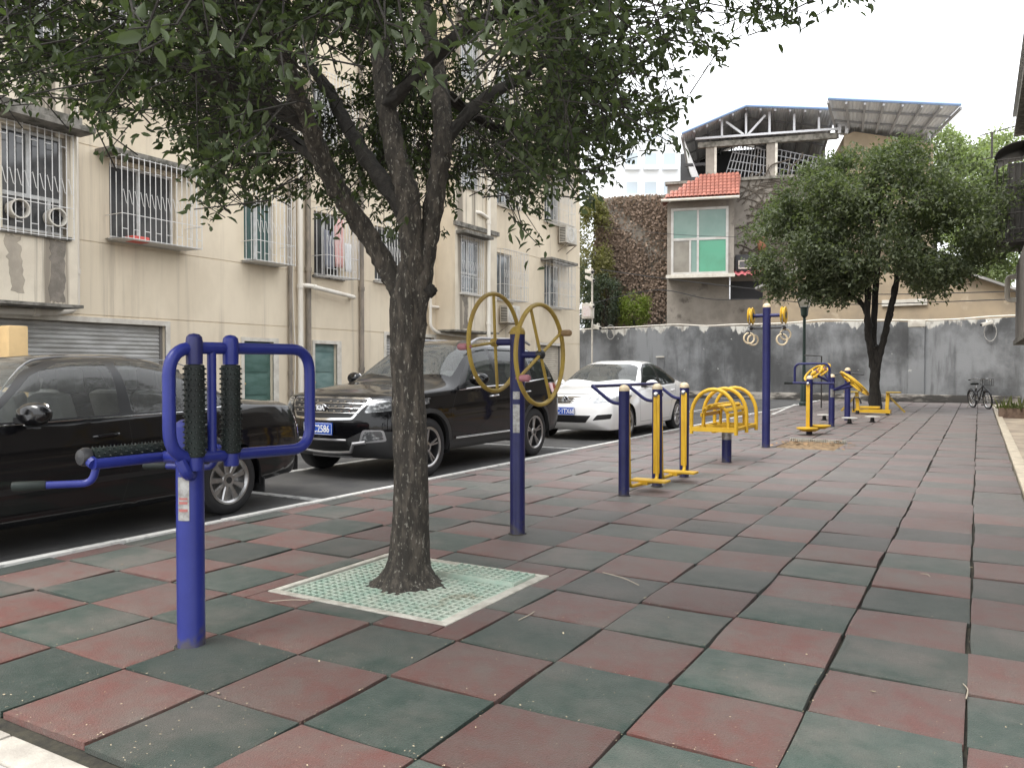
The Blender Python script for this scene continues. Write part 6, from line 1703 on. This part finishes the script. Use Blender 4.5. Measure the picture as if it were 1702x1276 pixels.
for sd in (1, -1):
    q = []
    for (y, z) in ((1.56, 1.03), (2.0, 1.052), (2.6, 1.066), (3.4, 1.108), (4.15, 1.155)):
        hh = c.hitx(y, z); q.append((sd * (hh.x + .004), y, z))
    c.put(MB().tube(q, .011, 6), 'belt_chrome', m_chrome)
    q = [(sd * (c.hitx(y, .45).x + .006), y, .43) for y in (1.45, 2.0, 2.6, 3.05)]
    c.put(MB().tube(q, .014, 6), 'sill_chrome', m_chrome)
    m = MB(); m.tube(fillet([(sd * .66, 2.15, 1.62), (sd * .67, 2.35, 1.712), (sd * .67, 3.6, 1.725), (sd * .65, 3.85, 1.66)], .12), .02, 8); c.put(m, 'roof_rail', m_silver)
    m = MB(); m.tube([(sd * .5, 1.44, 1.165), (sd * .10, 1.56, 1.23)], .008, 5); m.tube([(sd * -.02, 1.42, 1.17), (sd * -.42, 1.55, 1.22)] if sd > 0 else [(0, 1.4, 1.15), (.01, 1.4, 1.15)], .008, 5); c.put(m, 'wiper', m_trimb)
handles(c, ((2.38, .93), (3.28, .96)), m_chrome)

# ---- white saloon ------------------------------------------------------------
c = Car('white_saloon_car', (-6.45, 12.92, 0), 'white saloon car with chrome grille parked behind the SUV', L=4.79, W=.91, crease=False, zc=.58, capf=.28, capr=.32, bow=.24, bowr=.20, axles=(.94, 3.72), axz=.31,
        lf=[(.15, .08), (.42, .0), (.62, .03), (.88, .22)], lr=[(.15, .1), (.45, .0), (.7, .0), (.95, .08)],
        prof=dict(zs=[(0, .18), (1.4, .19), (3.0, .20), (4.2, .24), (4.8, .28)], zb=[(0, .70), (.7, .80), (1.5, .88), (2.6, .93), (3.7, .96), (4.79, .93)],
                  zt=[(0, .76), (.4, .87), (1.0, .955), (1.36, 1.0), (1.55, 1.10), (1.9, 1.31), (2.2, 1.415), (2.55, 1.462), (2.9, 1.465), (3.25, 1.425), (3.6, 1.305), (3.95, 1.14), (4.15, 1.085), (4.45, 1.05), (4.79, 1.0)],
                  wm=[(0, .80), (.6, .89), (1.5, .91), (3.4, .91), (4.2, .885), (4.79, .80)], wb=[(0, .75), (.6, .83), (1.4, .865), (3.5, .865), (4.2, .83), (4.79, .74)],
                  n=[(0, 2.8), (1.3, 3.0), (1.7, 3.8), (2.2, 4.4), (3.2, 4.0), (3.8, 3.2), (4.79, 2.8)], tb=[(0, .06), (1.4, .1), (1.8, .19), (2.4, .23), (3.2, .24), (3.8, .2), (4.1, .08), (4.79, .05)]))
c.carve(rpoly([(-.2, 1.40), (.75, 1.60), (.60, 2.12), (-.2, 2.10)], .05), 'z', lambda f: f.normal.y < -.12 and f.normal.z > .2 and f.normal.x < .75, 'windshield')
c.carve(rpoly([(-.2, 4.02), (.66, 3.88), (.58, 3.36), (-.2, 3.34)], .05), 'z', lambda f: f.normal.y > .12 and f.normal.z > .2 and f.normal.x < .75, 'rear_window')
c.carve(rpoly([(1.64, .93), (2.7, .96), (3.55, .985), (3.85, 1.07), (3.52, 1.26), (3.16, 1.385), (2.75, 1.41), (2.38, 1.385), (2.08, 1.28)], .05), 'x', c.side, 'window_trim')
c.carve(rpoly([(1.76, .965), (2.62, .985), (2.66, 1.385), (2.40, 1.365), (2.12, 1.27)], .03), 'x', c.side, 'front_side_window')
c.carve(rpoly([(2.74, .985), (3.52, 1.01), (3.72, 1.075), (3.46, 1.255), (3.14, 1.36), (2.76, 1.385)], .04), 'x', c.side, 'rear_side_window')
c.carve(rpoly([(-.2, .655), (.40, .66), (.49, .785), (-.2, .80)], .02), 'y', c.front, 'grille_surround')
c.carve(rpoly([(-.2, .672), (.385, .677), (.46, .772), (-.2, .785)], .015), 'y', c.front, 'grille')
c.carve(rpoly([(.47, .66), (.86, .70), (.88, .81), (.56, .79)], .03), 'y', lambda f: f.normal.y < -.05, 'headlight')
c.carve(rpoly([(-.2, .33), (.40, .33), (.50, .46), (-.2, .46)], .02), 'y', c.front, 'lower_grille')
c.carve(rpoly([(.52, .37), (.80, .40), (.82, .49), (.60, .47)], .02), 'y', c.front, 'fog_lamp')
c.carve(rpoly([(.45, .74), (.92, .76), (.92, .92), (.48, .90)], .03), 'y', lambda f: f.normal.y > .45, 'tail_light')
c.seam([(1.52, .90), (1.46, .58), (1.55, .28)]); c.seam([(2.69, .95), (2.70, .6), (2.62, .28)]); c.seam([(3.62, .97), (3.50, .76), (3.26, .62), (3.2, .28)]); c.seam([(1.55, .285), (3.2, .285)])
c.seam([(-.1, .825), (.60, .835)], .008, 'y', c.front)
for a in c.axles: c.carve([(a + .35 * math.cos(q), c.axz + .35 * math.sin(q)) for q in [k * math.pi / 14 for k in range(28)]], 'x', lambda f: f.normal.x > -.2 and f.calc_center_median().x > .5, None)
c.finish({'body': m_white, 'windshield': g_shield, 'rear_window': g_shield, 'window_trim': m_trimb, 'front_side_window': g_dark, 'rear_side_window': g_dark, 'panel_gap': m_clad, 'headlight': M('clear_lamp', (.5, .51, .52), .08, metal=.3, coat=1.0, col2=(.25, .26, .27), scale=12), 'grille': m_grille, 'grille_surround': m_chrome, 'lower_grille': m_grille, 'fog_lamp': m_grille, 'tail_light': m_tail})
c.wells(.355); c.wheels(.315, .215, .20, 10, 0); c.mirror(1.84, 1.0, .875, m_white, 1.05); c.cabin(2.4, .9, m_seatl, .62)
for z in (.70, .73, .76):
    wz = .40 + (z - .69) * .6; c.strip([(-wz + 2 * wz * k / 20, z) for k in range(21)], .007, 'grille_bar', m_chrome, off=.01)
h = c.hit(0, .73); em = MB(); yy = h.y - .03
em.tube([(.066 * math.cos(q), yy, .735 + .066 * math.sin(q)) for q in [k * math.pi / 16 for k in range(32)]], .008, 6, closed=True)
for P in ([(-.028, .79), (0, .745), (.028, .79)], [(-.05, .775), (-.026, .685), (0, .735), (.026, .685), (.05, .775)]): em.tube([(a, yy, b) for a, b in P], .007, 6)
em.lathe((0, yy + .004, .735), (0, 1, 0), [(.064, 0), (.064, .004)], 24); c.put(em, 'emblem', m_chrome)
c.number_plate(.535, '湘C·1TX68', align=0)
handles(c, ((2.48, .83), (3.36, .85)), m_white)

# ================================================================== TREES
def leaf_cloud(P, D, size, asp=.42, droop=.5, rng=RNG, fold=.18, per=9, spread=.10, along=.16):
    """twigs at P pointing along D, each with `per` leaves; returns vertex and face arrays plus leaf centres"""
    n = len(P); tot = n * per
    base = np.repeat(P, per, 0); d = np.repeat(D, per, 0)
    t = np.tile((np.arange(per) + .5) / per, n)[:, None]
    base = base + d * (t - .3) * along + rng.normal(0, spread * .25, (tot, 3))
    out = rng.normal(0, 1, (tot, 3)); out[:, 2] -= droop
    ax = d * .45 + out * .8; ax /= np.linalg.norm(ax, axis=1)[:, None]
    r = rng.normal(0, .8, (tot, 3)) + np.array([0, 0, 1.0]); sd = np.cross(ax, r); sd /= np.linalg.norm(sd, axis=1)[:, None] + 1e-9
    nm = np.cross(sd, ax)
    s = size * rng.uniform(.7, 1.25, (tot, 1))
    a, w = s, s * asp
    V = np.empty((tot, 7, 3))
    V[:, 0] = base; V[:, 1] = base + ax * a * .30 + sd * w * .43 + nm * w * fold; V[:, 2] = base + ax * a * .66 + sd * w * .40 + nm * w * fold
    V[:, 3] = base + ax * a - nm * a * .10; V[:, 4] = base + ax * a * .66 - sd * w * .40 + nm * w * fold; V[:, 5] = base + ax * a * .30 - sd * w * .43 + nm * w * fold
    V[:, 6] = base + ax * a * .5 - nm * w * .04
    return V
LT = np.array([(0, 6, 1), (1, 6, 2), (2, 6, 3), (3, 6, 4), (4, 6, 5), (5, 6, 0)])
def leaf_mesh(name, V, mat):
    tot = len(V); me = bpy.data.meshes.new(name)
    co = V.reshape(-1, 3).astype(np.float32); tri = (LT[None] + (np.arange(tot) * 7)[:, None, None]).reshape(-1, 3).astype(np.int32)
    me.vertices.add(len(co)); me.vertices.foreach_set('co', co.ravel())
    me.loops.add(tri.size); me.loops.foreach_set('vertex_index', tri.ravel())
    me.polygons.add(len(tri)); me.polygons.foreach_set('loop_start', np.arange(0, tri.size, 3, dtype=np.int32)); me.polygons.foreach_set('loop_total', np.full(len(tri), 3, np.int32))
    me.polygons.foreach_set('use_smooth', np.ones(len(tri), bool))
    me.materials.append(mat); me.update(calc_edges=True); return me
def proj_np(P):
    v = P - np.array([0, 0, EYE]); f, r, u = map(np.array, (_f, _r, _u)); z = v @ f; z = np.where(np.abs(z) < 1e-3, 1e-3, z)
    return CX + F * (v @ r) / z, CY - F * (v @ u) / z, z
def limb(path, radii, n=14, rough=.03, seed=1):
    P = smooth_path(path, 8); R = np.interp(np.linspace(0, 1, len(P)), np.linspace(0, 1, len(radii)), radii)
    mb = MB(); mb.tube(P, list(R), n); r = random.Random(seed)
    mb.v = [tuple(Vector(v) + Vector((r.gauss(0, 1), r.gauss(0, 1), r.gauss(0, 1))) * rough * .12) for v in mb.v]
    return mb
m_bark = M('dark_bark', (.030, .026, .021), .95, col2=(.078, .066, .053), scale=26, stretch=(1, 1, .28), lo=.42, hi=.66, bump=1.0, bscale=52, bst=(1, 1, .22), col3=(.21, .195, .165), scale3=62, lo3=.58, hi3=.66, stretch3=(1, 1, .42), world=True)
m_bark2 = M('smooth_dark_bark', (.017, .015, .013), .95, col2=(.034, .030, .025), scale=20, stretch=(1, 1, .3), bump=.8, bscale=40, world=True)

# ---- the big tree ------------------------------------------------------
TX, TY = -3.0, 3.905
tr = thing('osmanthus_tree', (TX, TY, 0), 'large dark evergreen tree rising from the mint green grate', 'tree')
rt = random.Random(3)
# trunk with root flare
rows = []
prof = [(0.0, .225), (.03, .18), (.08, .148), (.16, .126), (.3, .113), (.5, .106), (.75, .100), (.95, .104), (1.15, .097), (1.4, .096), (1.6, .098), (1.74, .098), (1.86, .082), (1.96, .05), (2.02, .01)]
def tc(z): return Vector((TX + .012 * math.sin(z * 2.2) + .004, TY + .02 * z * .3, 0)) + _r * (-.028 + .016 * z + .02 * math.sin(z * 2.6 + .3))
for (z, r) in smooth_path([(a, b, 0) for a, b in prof], 4) and [(p.x, p.y) for p in smooth_path([(a, b, 0) for a, b in prof], 4)]:
    c = tc(z); row = []
    for k in range(44):
        a = 2 * math.pi * k / 44
        fl = max(0, 1 - z / .16); rr = r * (1 + .20 * fl * (.5 + .5 * math.sin(5 * a + 1.0)) + .05 * fl * math.sin(11 * a)) + .006 * math.sin(3 * a + z * 3) + .0035 * math.sin(9 * a + 6 * math.sin(z * 3)) + rt.gauss(0, .0018)
        if z > 1.5 and True: rr *= 1 + .0 * min(1, (z - 1.5) / .4) * abs(math.cos(a - YAW))
        row.append((c.x + rr * math.cos(a), c.y + rr * math.sin(a), z - .02))
    rows.append(row)
mb = MB(); mb.grid(rows, closed=True); mb.v = mb.v; mb.build('trunk', m_bark, tr)
dT = project((TX, TY, 1))[2]
def bp_(x, y, d): return dep(x, y, d)
LIMBS = [  # pixel x, y, depth ; radii
    ([(686, 585, dT), (676, 525, dT), (655, 470, dT), (620, 405, dT), (580, 345, dT - .05), (545, 285, dT - .15), (515, 215, dT - .3), (480, 120, dT - .5), (455, 20, dT - .7), (430, -90, dT - .9)], [.05, .058, .061, .060, .058, .056, .054, .05, .044, .036]),
    ([(688, 560, dT), (688, 490, dT), (686, 420, dT), (678, 330, dT), (660, 265, dT + .05), (643, 185, dT + .1), (631, 85, dT + .2), (608, 10, dT + .3), (585, -90, dT + .5)], [.07, .074, .074, .070, .068, .062, .057, .05, .045]),
    ([(683, 610, dT), (697, 490, dT), (712, 395, dT + .05), (727, 300, dT + .1), (736, 230, dT + .15), (731, 150, dT + .3), (716, 70, dT + .5), (702, 0, dT + .7), (690, -80, dT + .9)], [.06, .063, .062, .060, .060, .058, .054, .048, .04]),
    ([(682, 370, dT), (655, 325, dT + .1), (610, 265, dT + .35), (580, 215, dT + .6), (545, 150, dT + .9), (500, 90, dT + 1.2)], [.06, .056, .05, .046, .04, .03]),
    ([(733, 240, dT + .15), (800, 170, dT + .3), (880, 120, dT + .5), (960, 60, dT + .6)], [.045, .036, .028, .018]),
    ([(640, 180, dT + .1), (760, 60, dT - .4), (900, 0, dT - .9), (1060, -40, dT - 1.3)], [.045, .036, .028, .015]),
    ([(510, 210, dT - .3), (400, 150, dT - .6), (280, 110, dT - .9), (160, 120, dT - 1.1)], [.045, .034, .024, .012]),
    ([(545, 285, dT - .15), (470, 220, dT + .3), (380, 190, dT + .7), (260, 170, dT + 1.0)], [.04, .032, .022, .012]),
    ([(731, 150, dT + .3), (820, 210, dT + .9), (920, 230, dT + 1.3), (1030, 230, dT + 1.5)], [.035, .028, .02, .010])]
for i, (pts, rad) in enumerate(LIMBS):
    limb([bp_(*p) for p in pts], rad, 16, .05, i).build('limb', m_bark if i < 3 else m_bark2, tr)
mb = MB(); k = bp_(712, 482, dT); mb.ball(k, .05, 12, axis=_r, squash=.95); mb.v = [tuple(Vector(v) + Vector((rt.gauss(0, .006), rt.gauss(0, .006), rt.gauss(0, .008)))) for v in mb.v]; mb.build('knot', m_bark2, tr)
# crown: twigs through a round volume, thinned where the crown's underside lies
LOW = np.array([(-60, 215), (0, 205), (40, 190), (100, 205), (130, 190), (150, 245), (166, 300), (190, 255), (215, 250), (240, 190), (262, 195), (280, 268), (300, 300), (322, 335), (345, 378), (372, 388), (395, 330), (420, 345), (450, 372), (475, 362), (520, 350), (545, 440), (575, 440), (610, 400), (660, 420), (700, 330), (728, 420), (745, 400), (760, 335), (800, 345), (838, 352), (860, 395), (888, 425), (905, 385), (915, 340), (945, 340), (968, 372), (990, 335), (1030, 320), (1050, 285), (1085, 292), (1108, 262), (1125, 235), (1126, 150), (1150, 145), (1190, 145), (1212, 112), (1265, 95), (1285, 68), (1340, 62), (1372, 30), (1410, 38), (1440, 2), (1450, -60)])
def crown_points(n, rng):
    out = []
    c = np.array([TX, TY, 3.35]); 
    while sum(len(o) for o in out) < n:
        q = rng.normal(0, 1, (n * 2, 3)); q /= np.linalg.norm(q, axis=1)[:, None]; q *= rng.uniform(.10, 1, (n * 2, 1)) ** .45
        p = c + q * np.array([2.75, 2.75, 2.35])
        x, y, z = proj_np(p); p_ok = (p[:, 2] > 1.9) & (z > 1.75)
        inv = (z > .3) & (x > -400) & (x < 2100) & (y > -500)
        low = np.interp(x, LOW[:, 0], LOW[:, 1])
        d = low - y - 24
        keep = np.where(inv, d > 0, p[:, 2] > 2.3)
        dens = np.clip(d / 70, .40, 1)
        # sky gap between the lower right lobe and the top right spray
        fronty = inv & (x > 450) & (x < 800) & (y > 70) & (z < dT + .2); dens = np.where(fronty, dens * .10, dens)
        gap = (x > 1035) & (x < 1126) & (y > 118) & (y < 158); dens = np.where(gap, .08, dens)
        dens = np.where(inv & (x > 1040), dens * .55, dens)
        nz = np.sin(p[:, 0] * 4.1 + 1.3 * np.sin(p[:, 2] * 3.3)) + np.sin(p[:, 1] * 3.7 + 1.7 * np.sin(p[:, 0] * 2.9)) + np.sin(p[:, 2] * 4.6 + 1.1 * np.sin(p[:, 1] * 3.1))
        dens = dens * np.clip(.50 + .42 * nz, .04, 1)
        near = np.clip((z - 1.75) / 1.6, .10, 1); dens = np.where(inv, dens * near, dens * .6)
        out.append(p[p_ok & keep & (rng.random(len(p)) < dens)])
    return np.concatenate(out)[:n]
rg = np.random.default_rng(21)
P = crown_points(9000, rg)
D = P - np.array([TX, TY, 2.6]); D /= np.linalg.norm(D, axis=1)[:, None]; D = D + rg.normal(0, .5, D.shape) + np.array([0, 0, -.25]); D /= np.linalg.norm(D, axis=1)[:, None]
V = leaf_cloud(P, D, .054, .44, .55, rg, per=9, spread=.10, along=.17)
# big leaves hanging closest to the camera
hero = [(250, 45, 2.5), (262, 72, 2.45), (230, 30, 2.55), (700, 120, 2.75), (722, 130, 2.7), (790, 62, 2.6), (690, 55, 2.7), (640, 40, 2.8), (340, 15, 2.6), (470, 110, 2.9), (815, 80, 2.8), (360, 85, 2.9)]
HPts = np.array([list(bp_(*h)) for h in hero]); HD = rg.normal(0, .5, HPts.shape) + np.array([.1, -.2, -.6]); HD /= np.linalg.norm(HD, axis=1)[:, None]
HV = leaf_cloud(HPts, HD, .078, .44, .5, rg, per=7, spread=.10, along=.13)
m_leaf = leaf_mat('dark_evergreen_leaf', (.022, .033, .014), (.070, .090, .042), .28, .48)
m_leafn = leaf_mat('near_evergreen_leaf', (.04, .056, .028), (.075, .095, .05), .2, .42)
# the 300 leaves that show largest are pieces of their own
cc = V[:, 6]; x, y, z = proj_np(cc); vis = (x > 0) & (x < 1702) & (y > 0) & (z > 1)
order = np.argsort(np.where(vis, z, 1e9)); big = order[:220]
restV = np.delete(V, big, 0)
tag(obj('crown', leaf_mesh('crown', restV - np.array([TX, TY, 0]), m_leaf), tr), kind='stuff')
for src, mt in ((V[big], m_leaf), (HV, m_leafn)):
    for lv in src:
        o0 = lv[0]; me = bpy.data.meshes.new('leaf'); me.from_pydata([tuple(q - o0) for q in lv], [], [tuple(f) for f in LT]); me.materials.append(mt); me.polygons.foreach_set('use_smooth', [True] * 6); me.update()
        obj('leaf', me, tr, Vector(o0) - Vector((TX, TY, 0)))
# fine twigs
mb = MB()
for i in range(0, len(P)):
    q = Vector(P[i]); d = Vector(D[i]); mb.tube([q - d * .22 + Vector((0, 0, rt.uniform(-.02, .07))), q + d * .08], [.0042, .0022], 3, caps=False)
for h, d in zip(HPts, HD): mb.tube([Vector(h) - Vector(d) * .3 + Vector((0, .05, .35)), Vector(h) - Vector(d) * .1, Vector(h) + Vector(d) * .08], [.005, .004, .0025], 5, caps=False)
tag(mb.build('twigs', m_bark2, tr), kind='stuff')

# ---- the round tree at the far end ---------------------------------------
T2 = gnd(1456, 684); T2 = Vector((T2.x, T2.y, 0)); d2 = project(T2)[2]
t2 = thing('round_tree', tuple(T2), 'dense round-crowned evergreen tree by the grey boundary wall', 'tree')
def b2(x, y, o=0.0): return dep(x, y, d2 + o)
lm = [([(1455, 688), (1453, 640), (1456, 590), (1452, 575)], [.21, .14, .13, .125], 0), ([(1455, 650), (1450, 600), (1442, 540), (1443, 470), (1448, 380), (1440, 320)], [.10, .10, .09, .085, .07, .04], 0), ([(1455, 655), (1458, 610), (1470, 560), (1484, 500), (1496, 440), (1520, 380)], [.09, .10, .09, .08, .06, .03], -.2),
      ([(1447, 545), (1436, 510), (1412, 490), (1380, 470)], [.09, .07, .05, .02], .4), ([(1449, 400), (1400, 360), (1360, 330)], [.07, .05, .02], .3), ([(1454, 640), (1452, 560), (1456, 480), (1462, 400), (1480, 320)], [.09, .09, .08, .06, .03], .5)]
for i, (p, r, o) in enumerate(lm): limb([b2(*q, o * (k / 3)) for k, q in enumerate(p)], r, 12, .12, 40 + i).build('trunk' if i == 0 else 'limb', m_bark2, t2)
def blob(n, cen, rad, rng, clump=2.2, hollow=.5, amp=.34):
    out = []; k = 0
    while k < n:
        q = rng.normal(0, 1, (n * 2, 3)); q /= np.linalg.norm(q, axis=1)[:, None]; rr = rng.uniform(hollow, 1, (n * 2, 1)) ** .5
        wob = 1 + .13 * np.sin(q[:, :1] * 7 + 2) * np.sin(q[:, 1:2] * 6 + 1) + .10 * np.sin(q[:, 2:] * 9 + q[:, :1] * 5)
        p = np.array(cen) + q * rr * wob * np.array(rad)
        nz = np.sin(p[:, 0] * clump + 1.3 * np.sin(p[:, 2] * clump)) + np.sin(p[:, 1] * clump * .9 + 1.7 * np.sin(p[:, 0] * clump * .7)) + np.sin(p[:, 2] * clump * 1.2 + 1.1 * np.sin(p[:, 1] * clump * .8))
        s = p[rng.random(len(p)) < np.clip(.55 + amp * nz, .05, 1)]; out.append(s); k += len(s)
    return np.concatenate(out)[:n]
r2 = np.random.default_rng(5)
c2 = b2(1462, 372); PPM = F / d2
lobes = [((1462, 375), (190, 118), .40), ((1345, 430), (84, 80), .14), ((1490, 312), (130, 64), .18), ((1575, 395), (62, 74), .08), ((1390, 350), (105, 80), .12), ((1470, 440), (150, 62), .10)]
pts = []
for (px, py), (rx, rz), w in lobes:
    c = b2(px, py); pts.append(blob(int(7600 * w), tuple(c), (rx / PPM, rx / PPM * .9, rz / PPM), r2, clump=2.8, amp=.50))
P2 = np.concatenate(pts); x, y, z = proj_np(P2); P2 = P2[(y < np.interp(x, [1250, 1290, 1320, 1360, 1400, 1430, 1470, 1500, 1540, 1580, 1620, 1660], [505, 508, 488, 500, 515, 500, 440, 455, 515, 500, 470, 430]))]
D2 = P2 - np.array(c2); D2 /= np.linalg.norm(D2, axis=1)[:, None]; D2 += r2.normal(0, .4, D2.shape); D2 /= np.linalg.norm(D2, axis=1)[:, None]
V2 = leaf_cloud(P2, D2, .125, .5, .15, r2, per=8, spread=.30, along=.34)
tag(obj('crown', leaf_mesh('crown', V2 - np.array(T2), leaf_mat('mid_evergreen_leaf', (.062, .078, .048), (.14, .158, .10), .32, .5)), t2), kind='stuff')

# ---- trees on the slope behind, shrubs over the wall ------------------------
def back_tree(name, x, y, rx, rz, d, n, size, mat, label, seed, cat='tree', group='trees on the slope behind', base=None):
    r = np.random.default_rng(seed); c = dep(x, y, d); k = F / d
    t = thing(name, (c.x, c.y, 0), label, cat, group)
    mb = MB(); mb.tube([(c.x, c.y, -1), (c.x + .2, c.y, c.z * .6), (c.x, c.y, c.z)], [.03 * rz / k * 4 + .05, .02 * rz / k * 4 + .04, .03], 8); mb.build('trunk', m_bark2, t)
    p = blob(n, tuple(c), (rx / k, rx / k * .8, rz / k), r, clump=5.0 / (rz / k)); dd = p - np.array(c); dd /= np.linalg.norm(dd, axis=1)[:, None] + 1e-6
    v = leaf_cloud(p, dd, size, .55, .1, r, per=6, spread=size * 2.4, along=size * 2.5)
    tag(obj('crown', leaf_mesh('crown', v - np.array([c.x, c.y, 0]), mat), t), kind='stuff')
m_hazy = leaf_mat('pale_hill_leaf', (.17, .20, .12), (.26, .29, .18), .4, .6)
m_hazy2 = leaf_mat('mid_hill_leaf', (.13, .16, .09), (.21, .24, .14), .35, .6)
back_tree('hill_tree', 1662, 285, 66, 58, 62, 1500, .26, m_hazy, 'pale green tree on the slope above the balcony cage', 31)
back_tree('hill_tree', 1610, 330, 62, 70, 58, 1500, .25, m_hazy2, 'pale green tree on the slope right of the round crown', 32)
back_tree('hill_tree', 1550, 260, 46, 46, 64, 900, .25, m_hazy, 'small pale green tree beside the sloping metal roof', 33)
back_tree('hill_tree', 1640, 425, 60, 60, 44, 1300, .2, m_hazy2, 'darker green tree low behind the tan gabled building', 34)
back_tree('wall_shrub', 1052, 514, 26, 26, 39.9, 480, .11, leaf_mat('bright_shrub_leaf', (.10, .13, .03), (.19, .23, .06), .35, .5), 'bright yellow green shrub above the boundary wall', 35, 'shrub', 'shrubs behind the wall')
back_tree('wall_shrub', 1004, 500, 26, 42, 40.2, 800, .10, leaf_mat('dark_shrub_leaf', (.045, .06, .042), (.10, .12, .085), .2, .5), 'dark ivy shrub behind the camera pole', 36, 'shrub', 'shrubs behind the wall')
back_tree('wall_shrub', 985, 420, 30, 95, 41.0, 1500, .13, leaf_mat('olive_shrub_leaf', (.12, .12, .05), (.22, .2, .1), .3, .6), 'sparse olive shrub beside the corner of the cream block', 37, 'shrub', 'shrubs behind the wall')
back_tree('wall_shrub', 972, 500, 20, 50, 40.0, 700, .10, MATS['dark_shrub_leaf'], 'dark narrow shrub between the cream block corner and the camera pole', 38, 'shrub', 'shrubs behind the wall')
